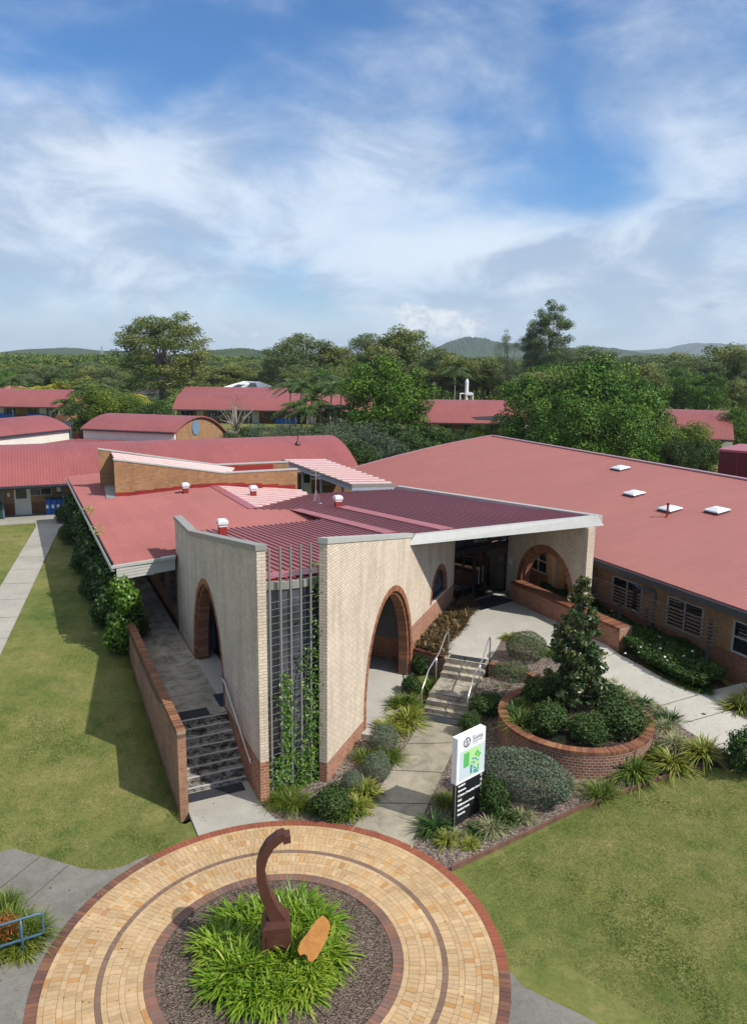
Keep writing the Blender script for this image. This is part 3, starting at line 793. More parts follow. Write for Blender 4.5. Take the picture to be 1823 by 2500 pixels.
# ---- left concrete path beside the far lawn and slab in front of the long barrel roofed block
lp = [(-9.6, 13.4), (-13.47, 26), (-19.55, 46.2), (-20.6, 50.2), (-22.0, 49.8), (-21.2, 46.6), (-17.35, 34.1), (-13.6, 21.7), (-12.2, 16.6)]
lp = [(-10.6, 16.4), (-13.3, 25.4), (-19.55, 46.2), (-20.4, 49.9), (-22.3, 49.0), (-21.27, 46.9), (-17.0, 32.8), (-15.2, 26.9), (-14.6, 24.6), (-12.3, 16.4)]
hl = lambda x, y: tz(x, y)
o = sheet('concrete_path', lp, hl, .05, 1.0, M['pathl'], thick=.1); struct(o, 'long pale concrete path running back along the left lawn', 'path')
mb = MB()
for k in range(9):
    yy = 27.5 + k * 2.4; xl, xr = -15.2 - (yy - 26.9) * .303, -13.3 - (yy - 25.4) * .3005
    a, b = (xl, yy), (xr, yy + .25)
    strips(mb, [((a[0], a[1], tz(*a) + .05), (b[0], b[1], tz(*b) + .05))], .03, 0, .004)
mb.build('path_joint', M['joint'], o)
EV = (math.cos(R(23.5)), math.sin(R(23.5))); EVN = (-EV[1], EV[0])
V0 = (-23.9, 48.6)                                    # a point below the eave of the barrel roofed block
sl = [off(V0, (EV, -14), (EVN, -1.2)), off(V0, (EV, 3.4), (EVN, -1.2)), off(V0, (EV, 3.4), (EVN, 3.5)), off(V0, (EV, -14), (EVN, 3.5))]
o = sheet('verandah_slab', sl, lambda x, y: 1.2, 0.0, 2, M['pathl'], thick=.3); struct(o, 'concrete slab under the verandah of the barrel roofed block', 'slab')

# ---- terrace behind the left stairs (floor of the side walkway)
wl = [off(C0, (UA, 3.06), (UB, .2)), off(A0, (UA, 3.52)), off(A0, (UA, 31)), off(A0, (UA, 31), (UB, -2.6)), off(C0, (UA, 10.5), (UB, .2))]
mb = MB(); mb.prism(wl, .0, T, 0)
for s in (5.2, 6.9, 8.3, 10.1): strips(mb, [(off(A0, (UA, s), (UB, -1.62)) + (T,), off(A0, (UA, s), (UB, -.05)) + (T,))], .025, 1, .004)
o = mb.build('terrace', [concrete('terrace_stained', (.46, .42, .34), .42, .7, dark=(.06, .05, .035), dk=.6), M['joint']]); struct(o, 'stained concrete walkway at the head of the left stairs', 'terrace')

# ---- right terrace and the path curving away to the right
def hpr(x, y): return T - .036 * max(0.0, 26.8 - y)
tp = [off(B0, (UR, 8.6), (NR, .02)), (2.77, 26.78), (4.22, 26.2), at(1199, 1606, T)[:2], at(1228, 1556, T)[:2], at(1252, 1543, T)[:2], at(1300, 1556, T)[:2], at(1380, 1600, T)[:2],
      at(1470, 1655, 1.1)[:2], at(1552, 1713, 1.05)[:2], at(1627, 1755, 1.0)[:2], at(1700, 1800, .97)[:2], at(1749, 1828, .95)[:2], at(1785, 1848, .94)[:2], (10.95, 19.9), (13.6, 21.6), (14.5, 22.3), (14.5, 24.0),
      at(1823, 1672, 1.0)[:2], at(1776, 1683, 1.0)[:2], at(1710, 1697, 1.0)[:2], at(1655, 1677, 1.03)[:2], at(1600, 1650, 1.08)[:2], at(1560, 1627, 1.1)[:2], at(1512, 1598, T)[:2],
      off((6.26, 33.28), ((.454, -.891), 6.2)), (6.3, 33.3), (6.4, 36.5), (3.9, 36), (3.5, 32.5)]
o = sheet('terrace', tp, hpr, 0.0, .7, M['terrace'], thick=.35); struct(o, 'pale concrete forecourt and path in front of the main entrance', 'terrace')
mb = MB()
for a, b in (((1716, 1697), (1600, 1728)), ((1793, 1732), (1667, 1765)), ((1520, 1600), (1480, 1612)), ((1716, 1697), (1793, 1732))):
    pa, pb = at(*a, 1.03), at(*b, 1.03); strips(mb, [((pa[0], pa[1], hpr(pa[0], pa[1])), (pb[0], pb[1], hpr(pb[0], pb[1])))], .03, 0, .004)
c = at(1716, 1746, 1.0); mb.prism([(c[0] + .07 * math.cos(a), c[1] + .07 * math.sin(a)) for a in np.linspace(0, 6.28, 12, endpoint=False)], .9, hpr(c[0], c[1]) + .006, 0)
mb.build('path_joint', M['joint'], o)

# ---- mulch beds
bedA = [A0, off(A0, (UB, .5), (UA, 1.0)), (-1.5, 20.2), B0, off(B0, (UR, 8.3)), (2.5, 26.6), (2.2, 24.9), (1.7, 23.5)] + [(x - .02, y) for x, y in PL[::-1]][1:] + [(RING[0] + (RO + .005) * math.cos(R(a)), RING[1] + (RO + .005) * math.sin(R(a))) for a in (73, 80, 88, 96)] + [(-2.42, 17.95)]
def hbA(x, y): return hpath(x, y) + .01 + .02 * math.sin(x * 5) * math.cos(y * 4)
o = sheet('mulch_bed', bedA, hbA, .0, .4, M['mulch'], thick=.2); struct(o, 'bark mulch strip at the foot of the cream blade walls', 'mulch')
TE = [at(1100, 2124, .03)[:2], at(1250, 2060, .08)[:2], at(1400, 1990, .2)[:2], at(1560, 1925, .45)[:2], at(1640, 1893, .65)[:2], at(1722, 1862, .85)[:2]]
bedC = [(x + .02, y) for x, y in PR[::-1]] + [(3.25, 23.5), (3.9, 25.0), (4.6, 25.4), (7.0, 25.3), at(1470, 1655, 1.1)[:2], at(1552, 1713, 1.05)[:2], at(1627, 1755, 1.0)[:2], at(1700, 1800, .97)[:2], at(1749, 1828, .95)[:2], at(1775, 1850, .9)[:2]] + TE[::-1] + \
       [(RING[0] + (RO + .005) * math.cos(R(a)), RING[1] + (RO + .005) * math.sin(R(a))) for a in (38, 44, 50)]
def hbC(x, y):
    z = tz(x, y) + .03
    w = (x - 6.27) * .35 + (y - 21.8) * .93 + max(0, (x - 8.0)) * .6     # bank behind the planter rises to the path
    return max(z, min(1.0, z + .35 * max(0, w))) + .015 * math.sin(x * 6) * math.cos(y * 5)
o2 = sheet('mulch_bed', [at(1740, 1826, .95)[:2], at(1790, 1846, .95)[:2], (11.2, 19.95), (12.6, 20.9), (12.9, 20.2), (11.3, 18.9), at(1724, 1868, .85)[:2]], lambda x, y: tz(x, y) + .03, 0, .4, M['mulchd'], thick=.2); struct(o2, 'dark mulch strip along the end of the right hand path', 'mulch')
o = sheet('mulch_bed', bedC, hbC, .0, .4, M['mulch'], thick=.2); struct(o, 'bark mulch bed around the sign and the round brick planter', 'mulch')
mb = MB()
for a, b in zip(TE[:-1], TE[1:]): mb.bar((a[0], a[1], tz(*a) + .05), (b[0], b[1], tz(*b) + .05), .05, .14)
o = mb.build('timber_edging', M['timber']); tag(o, 'low timber edging board between the mulch bed and the right lawn', 'garden edging')

# ================================================================== left stairs
ST = thing('concrete_stairs', 'steep stained concrete stairs between the brick side wall and the left cream wall', 'stairs', (-4.5, 19.5, 0))
SW0 = off(C0, (UB, .22)); SD = UA
mb = MB(); rise = T / 8
def stair_pt(k, side):                                  # k-th nosing from the bottom
    s = 1.02 + k * .285
    return off(C0, (UA, s - .12), (UB, .22)) if side == 0 else off(A0, (UA, s + .34), (UB, -.005))
for k in range(8):
    z0, z1 = k * rise, (k + 1) * rise
    l0, r0 = stair_pt(k, 0), stair_pt(k, 1); l1, r1 = stair_pt(k + 1, 0), stair_pt(k + 1, 1)
    if k == 7: l1, r1 = stair_pt(7.6, 0), stair_pt(7.6, 1)
    mb.prism([l0, r0, r1, l1], -.05, z1 + (.003 if k == 7 else 0), 0)
mb.build('stair_flight', M['stair'], ST)
for k in range(8):
    l0, r0 = stair_pt(k, 0), stair_pt(k, 1); z = (k + 1) * rise
    a = off(l0, (UA, .03), (UB, .03)); b = off(r0, (UA, .03), (UB, -.03))
    m2 = MB(); m2.bar(a + (z + .006,), b + (z + .006,), .055, .016); m2.build('step_nosing', M['nosing'], ST)
def matt(p, d, w, dep, z, label):
    mb = MB(); q = off(p, (d, w / 2)); nrm = (-d[1], d[0]); c = off(q, (nrm, dep / 2)); mb.box((c[0], c[1], z), (w, dep, .014), d)
    n = int(w / .06)
    for i in range(n): 
        c2 = off(p, (d, (i + .5) * w / n), (nrm, dep / 2)); mb.box((c2[0], c2[1], z + .014), (.03, dep * .96, .006), d)
    o = mb.build('tactile_mat', M['mat']); tag(o, label, 'floor mat', 'dark ribbed mats at the steps')
matt(off(C0, (UB, .27), (UA, .42)), UB, 1.62, .42, .043, 'dark ribbed mat on the landing at the foot of the left stairs')
matt(off(stair_pt(7.05, 0), (UB, .02), (UA, .12)), UB, 1.30, .5, T + .006, 'dark ribbed mat at the head of the left stairs')

# ---- retaining wall with its sloping brick capping
RW = thing('brick_wall', 'long red brick side wall with soldier capping beside the left stairs', 'wall', C0 + (0,))
prof = [(0, -.2), (10.0, .9), (10.0, 2.14), (2.05, 2.26), (0, 2.31)]
mb = MB(); mb.wall(C0, UA, prof, .22, UB); mb.build('wall_body', brick('side_wall_brick', (.40, .205, .11), (.29, .13, .07), (.30, .22, .16), grime=.35), RW)
mb = MB(); nb = 114
for i in range(nb):
    s0, s1 = i * 10.0 / nb + .004, (i + 1) * 10.0 / nb - .004
    zz = lambda s: (2.31 - .05 * s / 2.05) if s < 2.05 else 2.26 - .12 * (s - 2.05) / 7.95
    c = [(.40, .19, .09), (.34, .14, .075), (.27, .115, .075), (.44, .22, .105)][rs.randint(4)]; k = rs.uniform(.85, 1.1); c = tuple(x * k for x in c)
    b = [off(C0, (UA, s0), (UB, -.01)), off(C0, (UA, s1), (UB, -.01)), off(C0, (UA, s1), (UB, .23)), off(C0, (UA, s0), (UB, .23))]
    mb.hexa([p + (zz(s),) for p, s in zip(b, (s0, s1, s1, s0))], [p + (zz(s) + .11,) for p, s in zip(b, (s0, s1, s1, s0))], 0, c)
mb.hexa([off(C0, (UA, s), (UB, w)) + (2.20,) for s, w in ((0, 0), (2.05, 0), (2.05, .22), (0, .22))], [off(C0, (UA, s), (UB, w)) + (z + .10,) for s, w, z in ((0, 0, 2.31), (2.05, 0, 2.26), (2.05, .22, 2.26), (0, .22, 2.31))], 1, (.3, .2, .15))
mb.hexa([off(C0, (UA, s), (UB, w)) + (1.9,) for s, w in ((2.05, 0), (10, 0), (10, .22), (2.05, .22))], [off(C0, (UA, s), (UB, w)) + (z + .10,) for s, w, z in ((2.05, 0, 2.26), (10, 0, 2.14), (10, .22, 2.14), (2.05, .22, 2.26))], 1, (.3, .2, .15))
mb.build('capping', [M['capbrick'], M['mortar_l']], RW)
# handrail on the left cream wall
def rail(name, pts, r, label, brackets=(), group=None):
    t = thing(name, label, 'handrail', tuple(pts[0]), group)
    mb = MB(); mb.tube(pts, r, 10); mb.build('rail_tube', M['steel'], t, smooth=True)
    for a, b in brackets:
        m2 = MB(); m2.tube([a, b], r * .85, 8); m2.build('rail_post', M['steel'], t, smooth=True)
    return t
ho = lambda s, z, w=-.09: off(A0, (UA, s), (UB, w)) + (z,)
rail('handrail', [ho(.62, .98), ho(.80, 1.06), ho(1.05, 1.16), ho(3.35, 2.22), ho(3.75, 2.24), ho(3.95, 2.2)], .022, 'steel handrail fixed along the left cream wall over the stained stairs',
     [(ho(.75, 1.04), ho(.75, 1.0, .0)), (ho(2.2, 1.69), ho(2.2, 1.65, .0)), (ho(3.6, 2.23), ho(3.6, 2.19, .0))])
hq = lambda s, z: off(C0, (UA, s), (UB, .31)) + (z,)
rail('handrail', [hq(.75, .62), hq(.72, .95), hq(.95, 1.05), hq(3.0, 2.1), hq(3.35, 2.16), hq(3.4, 1.9)], .02, 'short steel handrail on the inner face of the red brick side wall', [(hq(1.1, 1.12), off(C0, (UA, 1.1), (UB, .22)) + (1.08,)), (hq(3.0, 2.1), off(C0, (UA, 3.0), (UB, .22)) + (2.06,))])

# ================================================================== right stairs
RSd = (math.cos(R(-20.8)), math.sin(R(-20.8))); RSu = (-RSd[1], RSd[0])
RS = thing('concrete_stairs', 'two short flights of mottled concrete steps with a landing below the entrance forecourt', 'stairs', (2.6, 25, .3))
wS = 1.5
S0 = (1.75, 23.72)                                    # left foot of the lower flight
lv = [(0.0, .45), (.30, .60), (.60, .75), (2.02, .90), (2.34, 1.05), (2.66, 1.2)]
mb = MB()
for i, (s, z) in enumerate(lv):
    s1 = lv[i + 1][0] if i < 5 else 3.15
    l0 = off(S0, (RSu, s)); l1 = off(S0, (RSu, s1))
    mb.prism([l0, off(l0, (RSd, wS)), off(l1, (RSd, wS)), l1], .1, z + (.003 if i == 5 else 0), 0)
mb.build('stair_flight', M['stair2'], RS)
for s, z in lv:
    a = off(S0, (RSu, s + .03), (RSd, .02)); b = off(a, (RSd, wS - .04)); m2 = MB(); m2.bar(a + (z + .004,), b + (z + .004,), .045, .010); m2.build('step_nosing', M['charcoal'], RS)
matt(off(S0, (RSu, -.55), (RSd, .05)), RSd, 1.4, .48, .336, 'dark ribbed mat on the path at the foot of the right steps')
matt(off(S0, (RSu, 2.82), (RSd, .1)), RSd, 1.32, .34, T + .004, 'dark ribbed mat on the forecourt at the top of the right steps')
for w, lab in ((-.03, 'steel stair handrail beside the right blade wall shrubs'), (wS + .03, 'steel stair handrail beside the curved brick garden walls')):
    q = lambda s, z: off(S0, (RSu, s), (RSd, w)) + (z,)
    rail('handrail', [q(-.12, .3), q(-.12, 1.1), q(-.05, 1.2), q(.62, 1.58), q(1.9, 1.72), q(2.7, 2.1), q(3.0, 2.14), q(3.08, 2.08), q(3.08, T)], .023, lab, [(q(1.55, .75), q(1.55, 1.68))])
# low walls beside the right steps
def curved_wall(name, pts, th, z0, z1, label, cat='garden wall', capw=.0, mat='planter'):
    t = thing(name, label, cat, (pts[0][0], pts[0][1], z0))
    mb = MB(); n = len(pts); nrm = []
    for i in range(n):
        a = pts[max(i - 1, 0)]; b = pts[min(i + 1, n - 1)]; d = Vector((b[0] - a[0], b[1] - a[1])).normalized(); nrm.append((-d.y, d.x))
    inn = [off(p, (q, th)) for p, q in zip(pts, nrm)]
    ulen = 0
    for i in range(n - 1):
        mb.hexa([pts[i] + (z0,), pts[i + 1] + (z0,), inn[i + 1] + (z0,), inn[i] + (z0,)], [pts[i] + (z1,), pts[i + 1] + (z1,), inn[i + 1] + (z1,), inn[i] + (z1,)])
    mb.build('wall_body', M[mat], t)
    mb = MB(); acc = 0; L_ = sum(math.dist(pts[i], pts[i + 1]) for i in range(n - 1)); nb = max(2, int(L_ / .085)); 
    def pos(l):
        for i in range(n - 1):
            d = math.dist(pts[i], pts[i + 1])
            if l <= d + 1e-9 or i == n - 2:
                k = l / d; a = (pts[i][0] + (pts[i + 1][0] - pts[i][0]) * k, pts[i][1] + (pts[i + 1][1] - pts[i][1]) * k)
                q = (nrm[i][0] + (nrm[i + 1][0] - nrm[i][0]) * k, nrm[i][1] + (nrm[i + 1][1] - nrm[i][1]) * k); return a, q
            l -= d
    for i in range(nb):
        a, qa = pos(L_ * (i + .05) / nb); b, qb = pos(L_ * (i + .95) / nb)
        c = [(.36, .15, .075), (.30, .11, .06), (.25, .095, .06), (.39, .18, .09)][rs.randint(4)]; k = rs.uniform(.85, 1.1); c = tuple(x * k for x in c)
        f = [off(a, (qa, -.008)), off(b, (qb, -.008)), off(b, (qb, th + .008)), off(a, (qa, th + .008))]
        mb.hexa([p + (z1 - .004,) for p in f], [p + (z1 + .105,) for p in f], 0, c)
    for i in range(n - 1):
        mb.hexa([pts[i] + (z1,), pts[i + 1] + (z1,), inn[i + 1] + (z1,), inn[i] + (z1,)], [pts[i] + (z1 + .097,), pts[i + 1] + (z1 + .097,), inn[i + 1] + (z1 + .097,), inn[i] + (z1 + .097,)], 1, (.3, .2, .15))
    mb.build('capping', [M['capbrick'], M['mortar_l']], t)
    return t
def smooth_pts(P, n=6):
    out = []
    for i in range(len(P) - 1):
        p0 = P[max(i - 1, 0)]; p1 = P[i]; p2 = P[i + 1]; p3 = P[min(i + 2, len(P) - 1)]
        for k in range(n):
            t = k / n; out.append(tuple(.5 * (2 * p1[j] + (p2[j] - p0[j]) * t + (2 * p0[j] - 5 * p1[j] + 4 * p2[j] - p3[j]) * t * t + (3 * p1[j] - p0[j] - 3 * p2[j] + p3[j]) * t ** 3) for j in range(2)))
    out.append(tuple(P[-1][:2])); return out
up_ = smooth_pts([at(1193, 1621, T + .1)[:2], at(1245, 1630, T + .1)[:2], at(1294, 1648, T + .1)[:2], at(1342, 1672, T + .1)[:2], at(1385, 1705, T + .1)[:2]])
curved_wall('garden_wall', up_, .22, .3, T, 'curved low brick wall behind the round planter, upper of two')
lo_ = smooth_pts([at(1163, 1704, .82)[:2], at(1190, 1709, .82)[:2], at(1225, 1722, .82)[:2], at(1260, 1745, .82)[:2]])
curved_wall('garden_wall', lo_, .22, .2, .72, 'short low brick wall beside the stair landing, lower of two')
bw0 = off(B0, (UR, 7.78), (NR, .02)); bw1 = off(S0, (RSu, 2.66), (RSd, -.04))
curved_wall('garden_wall', [bw0, (bw0[0] * .5 + bw1[0] * .5, bw0[1] * .5 + bw1[1] * .5), bw1], .22, .2, T - .02, 'low brick wall between the right arch and the top steps')
# raised soil behind those walls
def hb_up(x, y): return T + .02 + .012 * math.sin(x * 7) * math.cos(y * 6)
bu = [off(p, ((0, 1), .1)) for p in up_] + [at(1400, 1640, T)[:2], at(1330, 1575, T)[:2], at(1252, 1543, T)[:2], at(1228, 1556, T)[:2], at(1203, 1606, T)[:2]]
o = sheet('mulch_bed', bu, hb_up, .0, .4, M['mulch'], thick=.4); struct(o, 'raised mulch bed above the upper curved brick wall', 'mulch')
bm_ = [off(p, ((0, 1), .1)) for p in lo_] + [off(p, ((0, -1), .02)) for p in up_[:-2]][::-1]
o = sheet('mulch_bed', bm_, lambda x, y: .78, .0, .4, M['mulch'], thick=.4); struct(o, 'mulch bed between the two curved brick walls', 'mulch')
bb = [off(B0, (UR, 7.9), (NR, .02)), off(bw1, (RSu, .15)), at(1090, 1580, T)[:2], at(1128, 1540, T)[:2], at(1160, 1490, T)[:2], at(1150, 1458, T)[:2], off(B0, (UR, 13.3), (NR, .02))]
o = sheet('mulch_bed', bb, lambda x, y: T + .02, .0, .5, M['mulch'], thick=.4); struct(o, 'raised bed of bronze leaves under the small arched window', 'mulch')

# ================================================================== round planter
PC = (6.27, 21.8); PRAD = 2.32
PT = thing('brick_planter', 'large round red brick planter with soldier capping around a young tree', 'planter', PC + (.3,))
circ = lambda r, n=96: [(PC[0] + r * math.cos(2 * math.pi * i / n), PC[1] + r * math.sin(2 * math.pi * i / n)) for i in range(n)]
mb = MB(); co, ci = circ(PRAD - .012), circ(PRAD - .27)
for i in range(96):
    j = (i + 1) % 96; u0, u1 = i / 96 * 2 * math.pi * PRAD, (i + 1) / 96 * 2 * math.pi * PRAD
    mb.face([co[i] + (-.1,), co[j] + (-.1,), co[j] + (1.15,), co[i] + (1.15,)], 0, None, [(u0, -.1), (u1, -.1), (u1, 1.15), (u0, 1.15)])
    mb.face([ci[j] + (.6,), ci[i] + (.6,), ci[i] + (1.15,), ci[j] + (1.15,)], 0, None, [(u1, .6), (u0, .6), (u0, 1.15), (u1, 1.15)])
    mb.face([co[i] + (1.15,), co[j] + (1.15,), ci[j] + (1.15,), ci[i] + (1.15,)], 0, None, [(u0, 0), (u1, 0), (u1, .2), (u0, .2)])
mb.build('wall_body', M['planter'], PT)
mb = MB(); nb = 168
for i in range(nb):
    a0, a1 = 2 * math.pi * (i + .05) / nb, 2 * math.pi * (i + .95) / nb
    c = [(.38, .165, .085), (.32, .125, .07), (.26, .10, .065), (.42, .20, .10)][rs.randint(4)]; k = rs.uniform(.85, 1.1); c = tuple(x * k for x in c)
    f = [(PC[0] + r * math.cos(a), PC[1] + r * math.sin(a)) for r, a in ((PRAD, a0), (PRAD, a1), (PRAD - .285, a1), (PRAD - .285, a0))]
    mb.hexa([p + (1.152,) for p in f], [p + (1.25,) for p in f], 0, c)
ci2 = circ(PRAD - .28); co2 = circ(PRAD - .006)
for i in range(96):
    j = (i + 1) % 96; mb.face([co2[i] + (1.243,), co2[j] + (1.243,), ci2[j] + (1.243,), ci2[i] + (1.243,)], 1, (.3, .2, .15))
    mb.face([co2[i] + (1.15,), co2[j] + (1.15,), co2[j] + (1.243,), co2[i] + (1.243,)], 1, (.3, .2, .15))
mb.build('capping', [M['capbrick'], M['mortar_l']], PT)
mb = MB(); mb.prism(circ(PRAD - .26, 48), .5, 1.04, 0); mb.build('soil', M['mulchd'], PT)

# seat wall in front of the arched portico wall
sd = (.4555, -.8902); sn = (.8902, .4555)
s0 = (6.26, 33.28); s1 = off(s0, (sd, 6.75))
curved_wall('seat_wall', [s0, off(s0, (sd, 3.4)), s1], .62, .8, 1.97, 'long red brick seat wall in front of the large round arch', 'seat wall', mat='red')
# ================================================================== reception building (the two cream blade walls and everything joined to them)
RB = thing('reception_building', 'cream brick building with two tall arched blade walls and a sloping maroon ribbed roof', 'building', A0 + (0,))
def plane3(p, q, r):
    p, q, r = Vector(p), Vector(q), Vector(r); n = (q - p).cross(r - p); return lambda x, y: p.z - (n.x * (x - p.x) + n.y * (y - p.y)) / n.z
zR = lambda x, y: 5.65 - .083 * ((x - 1.32) * UA[0] + (y - 26.5) * UA[1])
zL = lambda x, y: 4.3 + .06 * ((x + 9.47) * UB[0] + (y - 27.05) * UB[1])
LA = dict(sc=5.95, z0=1.35, a=2.25, b=3.4, zb=-.2)
RA = dict(sc=5.25, z0=1.0, a=2.45, b=3.4, zb=-.2)
WA = dict(sc=11.15, z0=2.42, a=1.25, b=1.26, zb=2.30)
PA = dict(sc=2.75, z0=2.0, a=1.9, b=2.02, zb=1.0)
arch_l = ellipse_arch(**LA)[::-1]; arch_r = ellipse_arch(**RA)[::-1]; arch_w = ellipse_arch(**WA)[::-1]; arch_p = ellipse_arch(**PA)[::-1]
# left blade wall
mb = MB(); mb.wall(A0, UA, [(0, -.2)] + arch_l + [(11.0, -.2), (11.0, 5.75), (8.3, 5.75), (0, 7.15)], .24, UB)
wl_o = mb.build('wall', M['cream_l'], RB)
mb = MB(); arch_ring(mb, A0, UA, UB, LA['sc'], LA['z0'], LA['a'], LA['b'], 1.15, .20, -.012, .11, cols=RINGCOL)
arch_ring(mb, A0, UA, UB, LA['sc'], LA['z0'], LA['a'] - .202, LA['b'] - .202, 1.15, .11, .08, .46, cols=RINGCOL)
mb.build('arch_surround', [M['archbrick'], M['mortar_l']], wl_o)
# right blade wall in two pieces that meet at the middle of the small arched window
half1 = [q for q in arch_w if q[0] <= WA['sc'] + 1e-6]; half2 = [q for q in arch_w if q[0] >= WA['sc'] - 1e-6]
M['cream_r2'] = brick('cream_brick_stepped_plinth', CREAM1, CREAM2, CREAMM, (RED1, RED2, REDM), .70, (23.2, 2.22), grime=.14)
mb = MB()
mb.wall(B0, UR, [(0, -.2)] + arch_r + [(WA['sc'], -.2), (WA['sc'], 2.3)] + half1 + [(WA['sc'], 5.3), (7.6, 5.62), (0, 7.10)], .24, (-NR[0], -NR[1]))
mb.wall(B0, UR, [(WA['sc'], -.2), (13.5, -.2), (13.5, 5.0), (WA['sc'], 5.3)] + half2 + [(WA['sc'], 2.3)], .24, (-NR[0], -NR[1]))
wr_o = mb.build('wall', M['cream_r2'], RB)
NI = (-NR[0], -NR[1])
mb = MB(); arch_ring(mb, B0, UR, NI, RA['sc'], RA['z0'], RA['a'], RA['b'], -.1, .20, -.012, .11, cols=RINGCOL)
arch_ring(mb, B0, UR, NI, RA['sc'], RA['z0'], RA['a'] - .202, RA['b'] - .202, -.1, .11, .08, .42, cols=RINGCOL)
mb.build('arch_surround', [M['archbrick'], M['mortar_l']], wr_o)
mb = MB(); arch_ring(mb, B0, UR, NI, WA['sc'], WA['z0'], WA['a'], WA['b'], 2.3, .20, -.012, .12, cols=RINGCOL)
mb.build('arch_surround', [M['archbrick'], M['mortar_l']], wr_o)
# copings
def coping(o, d, side, prof, w, h, over, name, parent, mat):
    mb = MB()
    for (a, za), (b, zb) in zip(prof[:-1], prof[1:]):
        f = lambda s, k, z: off(o, (d, s), (side, k)) + (z,)
        mb.hexa([f(a, -over, za), f(b, -over, zb), f(b, w + over, zb), f(a, w + over, za)], [f(a, -over, za + h), f(b, -over, zb + h), f(b, w + over, zb + h), f(a, w + over, za + h)])
    return mb.build(name, mat, parent)
coping(A0, UA, UB, [(-.03, 7.152), (8.3, 5.752), (11.03, 5.752)], .24, .15, .03, 'coping', wl_o, M['capgrey'])
coping(B0, UR, NI, [(-.03, 7.10), (7.5, 5.625)], .24, .15, .03, 'coping', wr_o, M['cappale'])

# --- recess behind the right arch
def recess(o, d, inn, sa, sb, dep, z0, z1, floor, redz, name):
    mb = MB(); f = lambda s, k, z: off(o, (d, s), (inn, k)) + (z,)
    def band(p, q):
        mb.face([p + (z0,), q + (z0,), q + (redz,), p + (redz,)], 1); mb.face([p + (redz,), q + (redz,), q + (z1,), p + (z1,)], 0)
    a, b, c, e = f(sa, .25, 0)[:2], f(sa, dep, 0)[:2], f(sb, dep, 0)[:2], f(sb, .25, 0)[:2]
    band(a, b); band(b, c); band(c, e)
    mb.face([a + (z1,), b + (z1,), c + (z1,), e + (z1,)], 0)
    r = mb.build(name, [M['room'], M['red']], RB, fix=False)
    m2 = MB(); q = [f(sa, -.0, 0)[:2], f(sa, dep, 0)[:2], f(sb, dep, 0)[:2], f(sb, -.0, 0)[:2]]
    m2.prism(q, z0 - .3, z0, 0); m2.build('porch_floor', floor, RB)
    return f
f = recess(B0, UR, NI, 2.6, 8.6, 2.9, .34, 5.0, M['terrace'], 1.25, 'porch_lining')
mb = MB(); mb.hexa([f(2.64, .5, 1.0), f(2.64, 2.6, 1.0), f(2.70, 2.6, 1.0), f(2.70, .5, 1.0)], [f(2.64, .5, 3.6), f(2.64, 2.6, 3.6), f(2.70, 2.6, 3.6), f(2.70, .5, 3.6)]); mb.build('porch_window', M['glass_grey'], RB)
mb = MB(); mb.hexa([f(2.62, .4, .85), f(2.62, 2.7, .85), f(2.95, 2.7, .85), f(2.95, .4, .85)], [f(2.62, .4, 1.0), f(2.62, 2.7, 1.0), f(2.95, 2.7, 1.0), f(2.95, .4, 1.0)]); mb.build('window_sill', M['offwhite'], RB)
mb = MB(); mb.prism([f(2.6, -.95, 0)[:2], f(2.6, .05, 0)[:2], f(7.9, .05, 0)[:2], f(7.9, -.3, 0)[:2]], -.1, .337, 0); mb.build('porch_apron', M['terrace'], RB)
# --- recess behind the left arch: dark glazed doors
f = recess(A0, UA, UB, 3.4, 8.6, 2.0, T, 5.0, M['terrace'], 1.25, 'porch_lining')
mb = MB(); mb.hexa([f(3.5, .85, T), f(8.5, .85, T), f(8.5, .88, T), f(3.5, .88, T)], [f(3.5, .85, 4.9), f(8.5, .85, 4.9), f(8.5, .88, 4.9), f(3.5, .88, 4.9)])
gd = mb.build('glass_door', glassmat('porch_glass', (.016, .02, .026), .1), RB)
mb = MB()
for s in (4.2, 5.3, 6.2, 7.1): mb.bar(f(s, .82, T), f(s, .82, 4.8), .06, .08)
for z in (T + .05, 3.4): mb.bar(f(3.5, .82, z), f(8.5, .82, z), .08, .08)
mb.build('door_frame', M['black'], gd)
matt(f(4.3, .0, 0)[:2], (-UA[0], -UA[1]), .55, .6, T + .004, 'dark mat inside the left arch at the head of the ramped walkway') if False else None
mb = MB(); mb.box(off(A0, (UA, 4.35), (UB, .15)) + (T + .003,), (.95, .55, .012), UA); o = mb.build('floor_mat', plain('navy_mat', (.012, .025, .04), .9, var=.2)); tag(o, 'plain navy mat lying inside the left arch', 'floor mat')
# small arched window in the right wall
mb = MB(); aw = [(WA['sc'] + (x - WA['sc']) * .84, 2.3 + (z - 2.3) * .84) for x, z in ellipse_arch(WA['sc'], 2.42, 1.25, 1.26, 2.3)]
mb.wall(B0, UR, aw, .02, NI, 0, .17); win = mb.build('arched_window', M['glass_grey'], RB)
mb = MB(); oa = [(WA['sc'] + (x - WA['sc']) * .85, 2.3 + (z - 2.3) * .85) for x, z in ellipse_arch(WA['sc'], 2.42, 1.25, 1.26, 2.3, 24)]
for p, q in zip(oa[:-1], oa[1:]): mb.bar(off(B0, (UR, p[0]), (NI, .14)) + (p[1],), off(B0, (UR, q[0]), (NI, .14)) + (q[1],), .06, .06)
mb.bar(off(B0, (UR, 10.05), (NI, .13)) + (2.34,), off(B0, (UR, 12.25), (NI, .13)) + (2.34,), .1, .10)
mb.build('window_frame', M['charcoal'], win)

